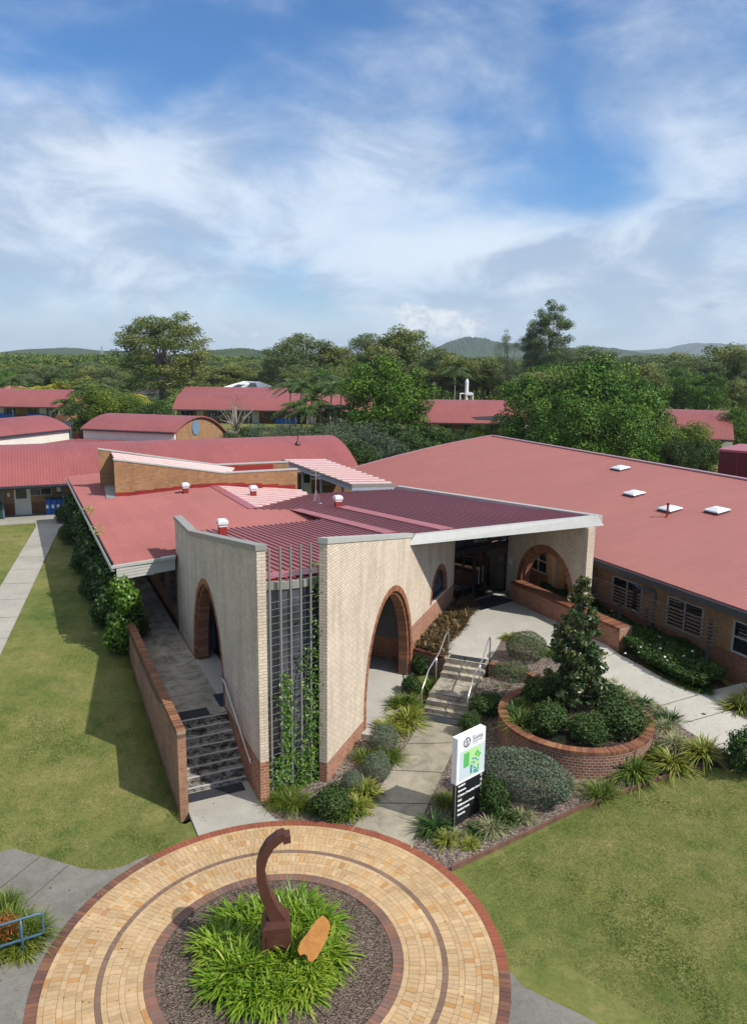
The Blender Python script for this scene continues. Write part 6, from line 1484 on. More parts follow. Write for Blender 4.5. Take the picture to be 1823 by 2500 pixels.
# ================================================================== sculpture in the middle of the circle
SC_ = thing('steel_sculpture', 'tall curved rusty brown steel sculpture on a square plinth in the island plants', 'sculpture', RING + (.05,))
sv = (.985, .17); svn = (-sv[1], sv[0])
mb = MB(); c = (-1.85, 13.36); mb.hexa([off(c, (sv, a * .30), (svn, b * .27)) + (.0,) for a, b in ((-1, -1), (1, -1), (1, 1), (-1, 1))], [off(c, (sv, a * .28), (svn, b * .25)) + (.86,) for a, b in ((-1, -1), (1, -1), (1, 1), (-1, 1))])
mb.hexa([off(c, (sv, a * .28), (svn, b * .25)) + (.86,) for a, b in ((-1, -1), (1, -1), (1, 1), (-1, 1))], [off(c, (sv, a * .23 + .03), (svn, b * .20)) + (.98,) for a, b in ((-1, -1), (1, -1), (1, 1), (-1, 1))])
for b in (-1,): mb.hexa([off(c, (sv, a), (svn, -.275)) + (z,) for a, z in ((-.21, .06), (.21, .06))] + [off(c, (sv, a), (svn, -.26)) + (z,) for a, z in ((.21, .06), (-.21, .06))], [off(c, (sv, a), (svn, -.268)) + (.74,) for a in (-.2, .2)] + [off(c, (sv, a), (svn, -.25)) + (.74,) for a in (.2, -.2)])
mb.build('plinth', M['rust'], SC_)
path = [(.07, .90, .15, .17), (-.07, 1.18, .118, .16), (-.205, 1.55, .098, .145), (-.285, 1.92, .088, .135), (-.285, 2.14, .085, .13), (-.225, 2.38, .084, .125), (-.10, 2.60, .084, .12), (.08, 2.745, .080, .115), (.20, 2.78, .078, .11)]
mb = MB()
prev = None
for i, (a, z, hw, hd) in enumerate(path):
    p0_ = path[max(i - 1, 0)]; p1_ = path[min(i + 1, len(path) - 1)]; tx_, tz_ = p1_[0] - p0_[0], p1_[1] - p0_[1]; l_ = math.hypot(tx_, tz_); nx_, nz_ = tz_ / l_, -tx_ / l_
    ring = [off(c, (sv, a + nx_ * hw * u), (svn, hd * v)) + (z + nz_ * hw * u,) for u, v in ((-1, -1), (1, -1), (1, 1), (-1, 1))]
    if prev: mb.hexa(prev, ring)
    prev = ring
mb.build('curved_arm', M['rust'], SC_)
mb = MB(); mb.hexa([off(c, (sv, a), (svn, b)) + (z,) for a, b, z in ((.16, -.105, 2.62), (.31, -.105, 2.65), (.31, .13, 2.65), (.16, .13, 2.62))], [off(c, (sv, a), (svn, b)) + (z,) for a, b, z in ((.17, -.105, 2.79), (.30, -.105, 2.79), (.30, .13, 2.79), (.17, .13, 2.79))]); mb.build('head_block', M['rust'], SC_)
# rusted slab leaning in the plants
RS_ = [(970, 1410), (1040, 1480), (1066, 1550), (1020, 1700), (960, 1830), (890, 1950), (830, 2003), (785, 1985), (772, 1925), (735, 1900), (680, 1920), (652, 1850), (690, 1740), (790, 1620), (880, 1480)]
def ray_plane(px, py, p0_, n_): d = Vector(ray(px, py)); o_ = Vector((0, 0, CAM_H)); t_ = (Vector(p0_) - o_).dot(Vector(n_)) / d.dot(Vector(n_)); return o_ + d * t_
pp = Vector(at(766, 2290, .72)); nn_ = Vector((.10, -.62, .78)).normalized(); mb = MB()
f = [ray_plane(600 + x / 5.15, 1960 + y / 5.15, pp, nn_) for x, y in RS_]; b_ = [p - nn_ * .05 for p in f]; n = len(f); mb.faces(f, [list(range(n))]); mb.faces(b_, [list(range(n - 1, -1, -1))])
for i in range(n): mb.face([f[i], b_[i], b_[(i + 1) % n], f[(i + 1) % n]])
SL = thing('steel_plaque', 'orange rusted steel plaque shaped like bark leaning in the island plants', 'plaque', (pp.x, pp.y, .05)); mb.build('plate', M['rust2'], SL)
mb = MB(); mb.bar(tuple(pp - nn_ * .06), (pp.x + .02, pp.y + .12, .0), .09, .09); mb.build('support', M['rust'], SL)

# ================================================================== blue rail at the lower left
gx = (-6.94, 13.26); rd_ = Vector((.885, .465)).normalized(); BR = thing('blue_railing', 'blue painted tubular railing beside the small garden at the lower left', 'railing', gx + (0,))
e = lambda s, z: (gx[0] + rd_.x * s, gx[1] + rd_.y * s, z)
mb = MB(); mb.tube([e(-4, .86), e(.34, .90), e(.395, .88), e(.40, .82), e(.40, .50), e(.385, .45), e(.34, .43), e(-4, .40)], .026, 10); mb.build('rail_tube', M['bluerail'], BR, smooth=True)
for s in (0, -1.9): mb = MB(); mb.tube([e(s, 0), e(s, .88)], .027, 10); mb.tube([e(s, 0), e(s, .012)], .06, 10); mb.build('post', M['bluerail'], BR, smooth=True)
gb = [at(-60, 2180)[:2], at(20, 2190)[:2], at(70, 2235)[:2], at(108, 2270)[:2], at(116, 2292)[:2], at(108, 2322)[:2], at(50, 2345)[:2], at(0, 2360)[:2], at(-80, 2380)[:2]]
o = sheet('mulch_bed', gb, lambda x, y: .03, 0, .4, M['mulchd'], thick=.1); struct(o, 'small mulched garden behind the blue railing', 'mulch')

# ================================================================== plants
rng = np.random.RandomState(21)
def make(name, me, label, cat, loc, rot=0.0, s=1.0, group=None):
    o = link_mesh(name, me, None, loc); o.rotation_euler = (0, 0, rot); o.scale = (s, s, s) if not isinstance(s, tuple) else s
    return tag(o, label, cat, group)
TF = {}
TF['green'] = tuft_mesh('tuft_green', 260, .12, .62, .026, M['lf_lomandra'], rng, (30, 85), .62)
TF['fine'] = tuft_mesh('tuft_fine', 340, .20, .62, .013, M['lf_lomandra'], rng, (35, 88), .55, .5)
TF['yellow'] = tuft_mesh('tuft_yellow', 260, .12, .60, .026, M['lf_yellow'], rng, (25, 85), .6, .5)
TF['varieg'] = tuft_mesh('tuft_pale', 280, .12, .52, .017, M['lf_varieg'], rng, (25, 85), .6, .45)
TF['dark'] = tuft_mesh('tuft_dark', 150, .12, .70, .034, M['lf_dark'], rng, (25, 80), .6, .5, .28)
SH = {}
SH['grey'] = shrub_mesh('grey_ball', 5200, (.5, .5, .5), M['lf_grey'], rng, .050, .10, .42, .82)
SH['dark'] = shrub_mesh('dark_ball', 4600, (.5, .5, .46), M['lf_shrub'], rng, .062, .24, .72, .55)
SH['mound'] = shrub_mesh('grey_mound', 16000, (1.15, .62, .62), M['lf_grey'], rng, .055, .06, .42, .88)
SH['olive'] = shrub_mesh('olive_mound', 5600, (.66, .42, .34), M['lf_olive'], rng, .045, .03, .42, .88)
SH['gmound'] = shrub_mesh('grey_hedge', 6500, (.68, .52, .46), M['lf_olive'], rng, .050, .04, .45, .88)
ZC = lambda x, y: (660 + x / 2.848, 1660 + y / 2.848); ZB = lambda x, y: (1180 + x / 3.7545, 1550 + y / 3.7545); ZA = lambda x, y: (850 + x / 4.13, 1400 + y / 4.13)
def gp(px, py, zf=None, lift=.02):
    z = .1
    for _ in range(15): p = at(px, py, z); z = .5 * z + .5 * (zf(p[0], p[1]) if zf else tz(p[0], p[1]))
    return (p[0], p[1], z + lift - .02)
def tuft(kind, px, py, s, label, zf=None, group=None, z=None):
    loc = at(px, py, z) if z is not None else gp(px, py, zf); make({'green': 'strappy_plant', 'fine': 'grass_clump', 'yellow': 'strappy_plant', 'varieg': 'variegated_grass', 'dark': 'strappy_plant'}[kind], TF[kind], label, 'plant', loc, random.uniform(0, 6), s, group)
def shrub(kind, px, py, s, label, zf=None, z=None, rot=None, group=None):
    loc = at(px, py, z) if z is not None else gp(px, py, zf); make('shrub' if kind in ('dark',) else 'clipped_shrub', SH[kind], label, 'shrub', loc, random.uniform(0, 6) if rot is None else rot, s, group)
# bed along the blade walls
tuft('fine', *ZC(60, 850), 1.15, 'tall grassy clump under the trellis beside the left cream wall', hbA); tuft('fine', *ZC(160, 880), 1.2, 'bright grassy clump under the middle of the trellis', hbA); tuft('green', *ZC(305, 900), .8, 'low strappy clump between the trellis and the dark round shrub', hbA)
shrub('dark', *ZC(425, 945), (1.05, 1.0, .95), 'dark round leafy shrub at the front foot of the right blade wall', hbA)
shrub('grey', *ZC(565, 765), .62, 'smallest grey ball shrub beside the front of the right blade wall', hbA)
tuft('yellow', *ZC(660, 790), 1.15, 'yellow green strappy clump right of the smallest grey ball shrub', hbA); tuft('yellow', *ZC(610, 900), 1.0, 'yellow green strappy clump touching the central path edge near the circle', hbA); tuft('green', *ZC(540, 930), 1.0, 'green strappy clump right beside the dark round leafy shrub', hbA)
shrub('grey', *ZC(738, 690), .86, 'lower of the two large grey ball shrubs by the central path', hbA); shrub('grey', *ZC(785, 500), (.90, .90, .95), 'upper of the two large grey ball shrubs by the central path', hbA)
tuft('fine', *ZC(835, 560), 1.1, 'green grassy clump between the grey ball shrubs and the central path', hbA); tuft('fine', *ZC(665, 560), 1.0, 'grassy clump against the red plinth left of the grey ball shrubs', hbA)
tuft('yellow', *ZC(815, 365), 1.3, 'bright yellow strappy clump left of a pair before the right arch', hbA); tuft('yellow', *ZC(955, 300), 1.45, 'bright yellow strappy clump right of a pair before the right arch', hbA)
tuft('green', *ZC(935, 190), 1.4, 'green strappy clump before the right foot of the large arch', hbA); tuft('green', *ZC(1075, 190), .8, 'green strappy clump against the foot of the left stair handrail', hbA)
shrub('dark', *ZA(635, 1200), (.72, .72, .72), 'dark leafy shrub at the right foot of the large arch', hbA); shrub('dark', *ZA(750, 1020), (.9, .88, 1.0), 'tall dark leafy shrub below the low wall by the top steps', hbA); tuft('green', *ZA(800, 1190), 1.25, 'strappy clump beside the middle post of the left stair handrail', hbA); tuft('green', *ZA(880, 980), .8, 'small strappy clump beside the upper flight of right steps', hbA)
# around the sign
tuft('dark', *ZC(1140, 1040), 1.1, 'big dark strappy clump left of the sign foot', hbC); tuft('yellow', *ZC(1225, 1125), .75, 'small yellowish clump directly in front of the sign foot', hbC); tuft('varieg', *ZC(1310, 1100), .65, 'pale striped grass clump at the right of the sign foot', hbC); tuft('yellow', *ZC(1388, 1150), .6, 'tiny bright yellow green clump nearest the lawn below the sign', hbC)
tuft('dark', *ZC(1425, 1060), .7, 'dark strappy clump right of the black sign panel', hbC); tuft('varieg', *ZC(1535, 1050), 1.05, 'pale striped grass clump between two dark clumps right of the sign', hbC); tuft('dark', *ZC(1625, 985), .95, 'dark strappy clump in front of the big grey mound shrub', hbC); tuft('fine', *ZC(1215, 870), .9, 'green grassy clump behind the sign on its left', hbC)
shrub('dark', *ZC(1540, 910), (.95, .9, 1.1), 'tall dark leafy shrub between the sign and the grey mound', hbC)
shrub('mound', 1272, 1950, (1.18, 1.15, 1.2), 'very large clipped grey green mound shrub in front of the round planter', hbC, rot=R(-28))
tuft('varieg', 1275, 1998, 1.0, 'pale striped grass clump below the big grey mound', hbC); tuft('varieg', 1384, 1928, 1.0, 'pale striped grass clump between the big mound and the planter', hbC); tuft('fine', 1467, 1945, 1.2, 'grassy green clump under the front of the round planter', hbC); tuft('green', 1545, 1893, 1.5, 'large green strappy clump at the right front of the round planter', hbC); tuft('varieg', 1515, 1905, .8, 'pale clump tucked between green clumps before the planter', hbC)
tuft('yellow', 1642, 1873, 1.35, 'yellow tipped strappy clump by the timber edging, lower of the two at its end', hbC); tuft('yellow', 1712, 1842, 1.4, 'yellow tipped strappy clump by the path corner, upper of the two', hbC); tuft('varieg', 1648, 1820, 1.15, 'large pale striped grass clump right of the round planter', hbC); tuft('varieg', 1622, 1780, 1.0, 'pale striped grass clump behind the right rim of the planter', hbC); tuft('green', 1600, 1845, 1.0, 'green strappy clump against the right side of the planter', hbC)
for px, py, k, s, lab in ((1490, 1672, 'varieg', .8, 'pale grass clump at the path edge just right of the young tree'), (1536, 1704, 'varieg', .9, 'pale grass clump behind the planter rim, second along the path'), (1570, 1722, 'dark', .8, 'dark strappy clump behind the planter rim along the path'), (1600, 1738, 'varieg', .9, 'pale grass clump behind the planter rim, third along the path'), (1634, 1762, 'dark', .95, 'dark strappy clump at the path edge right of the planter'), (1513, 1690, 'green', .7, 'small green clump behind the planter rim near the path')): tuft(k, px, py, s, lab, hbC)
# around the low curved walls
shrub('dark', *ZA(1340, 1420), (.9, .85, .8), 'dark shaded shrub below the short curved wall beside the steps', hbC); shrub('dark', *ZA(1230, 1610), (.75, .75, .8), 'dark leafy shrub at the path edge just behind the sign top', hbC); shrub('dark', *ZA(1450, 1400), (.8, .8, .75), 'dark shaded shrub against the left side of the round planter', hbC)
shrub('gmound', 1282, 1612, (1.1, 1.2, 1.25), 'rounded olive grey hedge on the raised bed by the forecourt', z=T + .0, rot=R(-10)); shrub('olive', 1248, 1668, (1.1, 1.15, 1.2), 'low flat topped olive hedge between the two curved walls', z=.78, rot=R(-14))
for px, py, z, k, s, lab in ((1188, 1685, .78, 'dark', .85, 'dark strappy clump nearest the stair landing between the curved walls'), (1222, 1696, .78, 'dark', 1.0, 'dark strappy clump below the flat topped olive hedge'), (1252, 1688, .78, 'dark', .9, 'dark strappy clump where the curved walls meet the planter'), (1247, 1562, T, 'yellow', .85, 'yellow green clump at the forecourt corner of the raised bed'), (1300, 1575, T, 'yellow', .75, 'yellow green clump behind the rounded olive grey hedge'), (1335, 1600, T, 'green', .75, 'green clump at the forecourt edge beside the young tree')): tuft(k, px, py, s, lab, z=z)
# in the planter
zp = 1.06
for px, py, s, lab in ((590, 890, (1.35, 1.2, 1.05), 'dark leafy shrub at the left front inside the planter'), (950, 985, (1.2, 1.1, 1.0), 'dark leafy shrub at the centre front inside the planter'), (1245, 905, (1.6, 1.4, 1.25), 'largest dark leafy shrub at the right inside the planter'), (500, 620, (1.1, 1.05, 1.0), 'dark shaded shrub at the back left inside the planter'), (1140, 690, (1.15, 1.05, 1.0), 'dark leafy shrub behind the largest one inside the planter'), (650, 560, (1.0, .95, .9), 'shaded shrub behind the young tree inside the planter')): shrub('dark', *ZB(px, py), s, lab, z=zp)
for px, py, k, s, lab in ((330, 670, 'green', 1.0, 'strappy clump at the back left rim inside the planter'), (350, 850, 'green', 1.25, 'arching strappy clump at the left rim inside the planter'), (290, 760, 'dark', 1.0, 'dark strappy clump between the two left rim clumps in the planter'), (1410, 850, 'green', 1.1, 'strappy clump leaning over the right rim of the planter'), (860, 770, 'varieg', .7, 'small pale grass clump at the foot of the young tree'), (1000, 730, 'varieg', .75, 'pale grass clump right of the young tree trunk'), (700, 970, 'varieg', .5, 'small pale tuft on the bare soil at the front of the planter')): tuft(k, *ZB(px, py), s, lab, z=zp)
# at the right edge of the picture
tuft('yellow', 1805, 1735, 1.35, 'yellow green strappy clump at the right picture edge on the path', z=1.0); tuft('yellow', 1835, 1715, 1.3, 'strappy clump cut by the right picture edge', z=1.0); shrub('dark', 1822, 1880, (1.3, 1.3, 1.3), 'round dark shrub at the right picture edge below the path', z=.9)
# island planting of the circle
Vs, vs_ = [], []; ctr = np.array([-2.0, 13.40, .05]); q_ = np.random.RandomState(14)
for k in range(64):
    a = q_.uniform(0, 6.28); d = 1.26 * math.sqrt(q_.uniform(0, 1)); nb_ = int(q_.uniform(85, 150)); s_ = q_.uniform(.8, 1.2)
    B_ = blades(nb_, .17, .74 * s_, .045, q_, (32, 89), q_.uniform(.45, .8)); B_ += np.array([d * math.cos(a), d * math.sin(a), 0]); Vs.append(B_); vs_.append(blade_var(nb_, q_, q_.uniform(.32, .60), .17))
V = np.concatenate(Vs); iv_ = np.concatenate(vs_)
me = mesh_np('liriope', V, 4, M['lf_island'], iv_); o = link_mesh('island_plants', me, None, tuple(ctr)); tag(o, 'dense mass of bright green strappy leaves in the middle of the circle', 'ground cover', kind='stuff')
V = blades(420, .5, .75, .034, rng, (30, 80), .6); me = mesh_np('liriope_b', V, 4, M['lf_island'], blade_var(420, rng, .55, .2))
make('strappy_plant', me, 'bright strappy clump in the island behind the curved sculpture', 'plant', (-1.75, 14.2, .03), 0, .85); make('strappy_plant', me, 'bright strappy clump in the island to the right of the rusted plaque', 'plant', (-1.22, 13.0, .03), 2.0, .85)
make('strappy_plant', me, 'bright strappy clump in the island in front of the rusted plaque', 'plant', (-1.4, 12.55, .03), 4.0, .85)
# lower left garden
tuft('fine', 52, 2300, 1.3, 'bright grassy clump right of the blue railing post', z=.03); tuft('fine', 20, 2280, 1.3, 'bright grassy clump left of the blue railing post', z=.03); tuft('fine', 75, 2290, 1.1, 'grassy clump under the end of the blue railing', z=.03); tuft('fine', -12, 2310, 1.3, 'grassy clump at the left picture edge behind the blue railing', z=.03); tuft('fine', 15, 2215, .9, 'grassy clump at the back of the small railed garden', z=.03); tuft('yellow', 58, 2330, .7, 'yellow grass clump in front of the blue railing post', z=.03)
me = shrub_mesh('red_shrub', 700, (.33, .3, .30), M['lf_red'], rng, .06, .12, .5, .5); make('shrub', me, 'orange red leafed shrub behind the blue railing', 'shrub', at(18, 2290, .25))
# bronze foliage bed under the small arched window
def area_blades(poly, n, zf, length, width, mat, name, label, el=(25, 85), mean=.5, droop=.5):
    xs = [p[0] for p in poly]; ys = [p[1] for p in poly]; pts = []
    while len(pts) < n:
        x, y = random.uniform(min(xs), max(xs)), random.uniform(min(ys), max(ys)); ins = False; j = len(poly) - 1
        for i in range(len(poly)):
            if (poly[i][1] > y) != (poly[j][1] > y) and x < (poly[j][0] - poly[i][0]) * (y - poly[i][1]) / (poly[j][1] - poly[i][1]) + poly[i][0]: ins = not ins
            j = i
        if ins: pts.append((x, y, zf(x, y)))
    V = blades(n, .02, length, width, rng, el, droop); V = V + np.concatenate([np.array(pts)] * 3)[:, None, :]
    v = np.clip(np.concatenate([rng.normal(mean, .25, n)] * 3), 0, 1)
    me = mesh_np(name, V, 4, mat, v); o = link_mesh(name, me); return tag(o, label, 'ground cover', kind='stuff')
area_blades(bb, 2600, lambda x, y: T + random.uniform(0, .18), .42, .055, M['lf_brom'], 'bronze_foliage', 'bronze and dark green leaves filling the bed under the small arched window')
# flowering ground cover along the classroom wall
gcp = [off(Wr, (WD, 10.5), (WN, .15)), off(Wr, (WD, 1.0), (WN, .15)), off(Wr, (WD, .2), (WN, .5)), at(1772, 1672, 1.15)[:2], at(1712, 1690, 1.15)[:2], at(1655, 1670, 1.15)[:2], at(1600, 1643, 1.18)[:2], at(1556, 1618, 1.2)[:2], at(1520, 1590, T)[:2], off((6.26, 33.28), (sd, 6.2), (sn, .7)), off((6.26, 33.28), (sd, 1.0), (sn, 1.3))]
n = 22000; xs = [p[0] for p in gcp]; ys = [p[1] for p in gcp]; pts = []
def inside(poly, x, y):
    ins = False; j = len(poly) - 1
    for i in range(len(poly)):
        if (poly[i][1] > y) != (poly[j][1] > y) and x < (poly[j][0] - poly[i][0]) * (y - poly[i][1]) / (poly[j][1] - poly[i][1]) + poly[i][0]: ins = not ins
        j = i
    return ins
while len(pts) < n:
    x, y = random.uniform(min(xs), max(xs)), random.uniform(min(ys), max(ys))
    if inside(gcp, x, y): h = .60 + .12 * math.sin(x * 3.1) * math.cos(y * 2.7); pts.append((x, y, hpr(x, y) - .05 + h * random.uniform(.25, 1) ** .5))
P_ = np.array(pts); nn2 = np.tile(np.array([[0, -.3, .8]]), (n, 1)); V = leaves(P_, nn2, np.full(n, .13), rng, .5, .7)
me = mesh_np('ground_cover', V, 4, M['lf_gard'], np.clip(rng.normal(.5, .22, n), 0, 1)); o = link_mesh('ground_cover', me); tag(o, 'dense dark green leafy ground cover along the shaded classroom wall', 'ground cover', kind='stuff')
gs = sheet('mulch_bed', gcp, hpr, .015, .8, M['mulchd'], thick=.3); struct(gs, 'soil under the leafy ground cover beside the classroom wall', 'soil')
flm = MB()
for k in range(5): a = 2 * math.pi * k / 5; flm.face([(0, 0, 0), (.04 * math.cos(a - .45), .04 * math.sin(a - .45), .012), (.06 * math.cos(a), .06 * math.sin(a), .02), (.04 * math.cos(a + .45), .04 * math.sin(a + .45), .012)])
fl0 = flm.build('flower', M['flower'], fix=False); k = 0
for px, py in ((1493, 1492), (1497, 1500), (1495, 1517), (1541, 1579), (1586, 1574), (1564, 1580), (1611, 1583), (1608, 1555), (1629, 1569), (1635, 1584), (1665, 1587), (1668, 1602), (1689, 1590), (1622, 1604), (1627, 1612), (1700, 1650), (1621, 1618), (1559, 1593), (1526, 1595)):
    f_ = fl0 if k == 0 else fl0.copy()
    if k: COL.objects.link(f_)
    f_.location = at(px, py, 1.80); f_.rotation_euler = (.5, 0, k); f_.scale = (.8,) * 3; tag(f_, 'small white flower on the dark ground cover by the classroom wall', 'flower', 'white flowers on the ground cover'); k += 1
for k, (px, py) in enumerate(((1527, 1596), (1548, 1610), (1570, 1626), (1592, 1637), (1614, 1650), (1636, 1662), (1658, 1672), (1684, 1682), (1708, 1690))): tuft('dark' if k % 3 else 'green', px + 5, py - 2, .85, 'strappy clump along the path edge of the shaded ground cover', z=1.06, group='strappy clumps edging the ground cover')
# ---- climbing vine on the trellis
def vine_trellis():
    pts = []; r = np.random.RandomState(4)
    while len(pts) < 3800:
        k, z = r.uniform(.0, 1.02), r.uniform(0, 6.6)
        d = 0
        if z < 1.2: d = .72 if .15 < k < .9 else .15
        d = max(d, .8 * math.exp(-((k - (.48 - .05 * z)) / (.15 - .02 * z)) ** 2) if z < 3.6 and k < .75 else 0)
        d = max(d, .6 * math.exp(-((k - .74) / .10) ** 2) if z < 4.2 else 0)
        d = max(d, math.exp(-((k - 1.0) / .13) ** 2) * (.9 if z < 5 else .35))
        d *= .55 + .45 * math.sin(k * 19 + z * 3.1) * math.cos(z * 4.3 + k * 7)
        if r.uniform() < d: pts.append((t0[0] + (t1[0] - t0[0]) * k + r.normal(0, .02), t0[1] + (t1[1] - t0[1]) * k + r.normal(0, .09) - .03, z))
    P_ = np.array(pts); V = leaves(P_, np.tile(np.array([[.3, -.9, .45]]), (len(P_), 1)), np.full(len(P_), .078), r, .75, .5)
    t = thing('climbing_vine', 'leafy green vine climbing the steel trellis between the cream walls', 'vine', (t0[0] + .5, t0[1], 0))
    me = mesh_np('foliage', V - np.array([t0[0] + .5, t0[1], 0]), 4, M['lf_vine'], np.clip(r.normal(.5, .22, len(P_)), 0, 1)); link_mesh('foliage', me, t)
    mb = MB()
    for k0 in (.35, .45, .7, .95):
        pp_ = [(t0[0] + (t1[0] - t0[0]) * (k0 + .05 * math.sin(z * 1.7 + k0 * 9)), t0[1] + (t1[1] - t0[1]) * k0 - .03, z) for z in np.linspace(0, 4.2, 9)]; mb.tube(pp_, .012, 5)
    mb.build('stem', M['bark'], t)
vine_trellis()
# ---- vine and shrubs along the side walkway
def side_vine():
    r = np.random.RandomState(9); t = thing('climbing_vine', 'thick vine covering the posts along the left edge of the side walkway roof', 'vine', F1 + (T,))
    bl_ = []; s = -.1
    while s < 19.5:
        for k in range(3):
            c = off(F1, (UA, s + r.uniform(-.3, .3)), (UB, r.uniform(-.35, .15))); h = r.uniform(.3, 2.7 if s > .8 else 2.5); bl_.append(((c[0], c[1], T + h), (r.uniform(.35, .6), r.uniform(.4, .6), r.uniform(.35, .6))))
        s += .62
    for c, rr_ in (((.15, .1, 1.0), .62), ((.35, -.05, 1.9), .55), ((.15, .1, 2.35), .5), ((.45, .1, 1.4), .5), ((0, -.1, .5), .6)): q_ = off(F1, (UB, c[0]), (UA, c[1] - .25)); bl_.append(((q_[0], q_[1], T + c[2] - .05), (rr_, rr_, rr_)))
    V, v = crown(bl_[:-5], 15000, .15, r, .7, .35, .8, .42); V2, v2 = crown(bl_[-5:], 3600, .13, r, .75, .5, .6, .75)
    O = np.array([F1[0], F1[1], T]); me = mesh_np('foliage', V - O, 4, M['lf_vined'], v); link_mesh('foliage', me, t); me = mesh_np('foliage', V2 - O, 4, M['lf_vine'], np.clip(v2 - .15, 0, 1)); link_mesh('foliage', me, t)
    pts = []
    for s_ in (5.8, 10.5): 
        for k in range(45): c = off(F1, (UA, s_ + r.normal(0, .5)), (UB, r.normal(.05, .15))); pts.append((c[0], c[1], 4.36 + r.uniform(0, .18)))
    P_ = np.array(pts); V = leaves(P_, np.tile(np.array([[0, -.3, 1.]]), (len(P_), 1)), np.full(len(P_), .12), r, .7, .5); me = mesh_np('foliage', V - O, 4, M['lf_yellow'], r.uniform(.3, .8, len(P_))); link_mesh('foliage', me, t)
side_vine()
for i, (px, py, s, lab) in enumerate(((330, 1570, 1.5, 'dark bushy shrub at the far end of the red brick side wall'), (243, 1465, 1.3, 'round dark shrub in the shade beside the walkway vine, nearer of two'), (215, 1400, 1.2, 'round dark shrub in the shade beside the walkway vine, farther of two'), (185, 1330, 1.3, 'dark shrub halfway along the vine covered walkway'), (172, 1280, 1.3, 'dark shrub at the lawn edge near the far end of the walkway'), (270, 1530, 1.2, 'low dark shrub at the foot of the bright green vine'))): shrub('dark', px - 12, py - 4, s, lab, z=1.15 if i else 1.05)

# ---- young magnolia in the planter
def magnolia():
    r = np.random.RandomState(3); b = at(1393, 1738, zp); t = thing('magnolia_tree', 'young conical tree with large glossy dark leaves in the round planter', 'tree', b)
    top = atY(1407, 1412, b[1]); H_ = top[2] - b[2]; bl_ = []
    lean = lambda z: (.04 * math.sin(z * 2.1) + .02 * z, 0)
    for z, rad in ((.5, .62), (.72, .84), (.95, .95), (1.2, .98), (1.45, .95), (1.7, .90), (1.95, .84), (2.2, .78), (2.45, .70), (2.7, .62), (2.95, .54), (3.2, .47), (3.45, .40), (3.7, .33), (3.95, .24), (4.1, .16)):
        z *= H_ / 4.25
        m = max(3, int(rad * 12))
        for k in range(m):
            a = r.uniform(0, 6.28); d = rad * math.sqrt(r.uniform(.05, .85)); dx, dy = lean(z); b_ = r.uniform(.15, .27) * (.7 + .3 * rad); bl_.append(((d * math.cos(a) + dx, d * math.sin(a) + dy, z + r.normal(0, .10)), (b_, b_, b_ * .8)))
    bl_.append(((lean(H_)[0], 0, H_ - .12), (.12, .12, .2)))
    V, v = crown(bl_, 13000, .15, r, .46, .3, .9, .42); z_ = V[:, :, 2].mean(1); v = np.where((r.uniform(0, 1, len(v)) < .10) | ((z_ > H_ * .86) & (r.uniform(0, 1, len(v)) < .5)), .93, np.clip(v, 0, .78))
    me = mesh_np('crown', V, 4, M['lf_mag'], v); link_mesh('crown', me, t)
    mb = MB(); mb.tube([(b[0] + lean(z)[0], b[1], b[2] + z) for z in (-.05, .5, 1.2, 2.2, 3.2, H_ - .2)], [.05, .045, .04, .03, .018, .008], 8)
    for k in range(16): z = r.uniform(.5, 3.2); a = r.uniform(0, 6.28); l = .75 * (1 - z / 5); mb.tube([(b[0] + lean(z)[0], b[1], b[2] + z), (b[0] + lean(z)[0] + l * math.cos(a), b[1] + l * math.sin(a), b[2] + z + .25)], [.015, .006], 5)
    mb.build('trunk', M['bark'], t)
magnolia()

# fallen leaves on the paving and paths
def litter():
    r = np.random.RandomState(61); pts = []
    for (px0, px1, py0, py1, z, n) in ((0, 330, 2110, 2480, .03, 60), (880, 1140, 1760, 2040, .2, 40), (470, 640, 1960, 2030, .045, 14), (120, 1240, 2020, 2490, .037, 70), (1150, 1320, 1450, 1600, T, 40), (1480, 1760, 1600, 1800, 1.06, 50), (250, 330, 1500, 1700, T, 12)):
        for k in range(n):
            p = at(r.uniform(px0, px1), r.uniform(py0, py1), z); d = math.dist(p[:2], RING)
            if z < .04 and d < RI: continue
            zz = hpath(p[0], p[1]) + .04 if z == .2 else (hpr(p[0], p[1]) if z > 1 else z); pts.append((p[0], p[1], zz + .008))
    P_ = np.array(pts); V = leaves(P_, np.tile(np.array([[0, 0, 1.]]), (len(P_), 1)), np.full(len(P_), .055), r, .5, .25)
    me = mesh_np('leaf_litter', V, 4, leafmat('leaf_dead', LS((.10, .06, .03), (.22, .14, .06), (.40, .33, .12)), .8, .1, .1), r.uniform(0, 1, len(P_))); o = link_mesh('leaf_litter', me); tag(o, 'scattered dead leaves on the paths and paving', 'leaf litter', kind='stuff')
litter()
# ================================================================== trees
def limb_tree(H_, r0, forks, rng, spread, mat_r=8):
    """trunk polyline with limbs towards the given crown centres"""
    mb = MB(); split = H_ * .35
    trunk = [(0, 0, -.3), (.02 * H_ * .3, 0, split * .5), (.03 * H_ * .2, .01 * H_, split), (.02 * H_, .0, H_ * .6), (0, 0, H_ * .86)]
    mb.tube(trunk, [r0, r0 * .8, r0 * .68, r0 * .4, r0 * .12], mat_r)
    for c in forks:
        z0 = min(max(split * rng.uniform(.8, 1.5), .2 * H_), c[2] * .85); st = (.02 * H_, 0, z0); mid = (c[0] * .45 + rng.normal(0, .02 * H_), c[1] * .45, z0 + (c[2] - z0) * .55)
        mb.tube([st, mid, (c[0] * .85, c[1] * .85, c[2] - .02 * H_), (c[0], c[1], c[2] + .05 * H_)], [r0 * .38, r0 * .24, r0 * .12, r0 * .04], 6)
    return mb
PROTO = {}
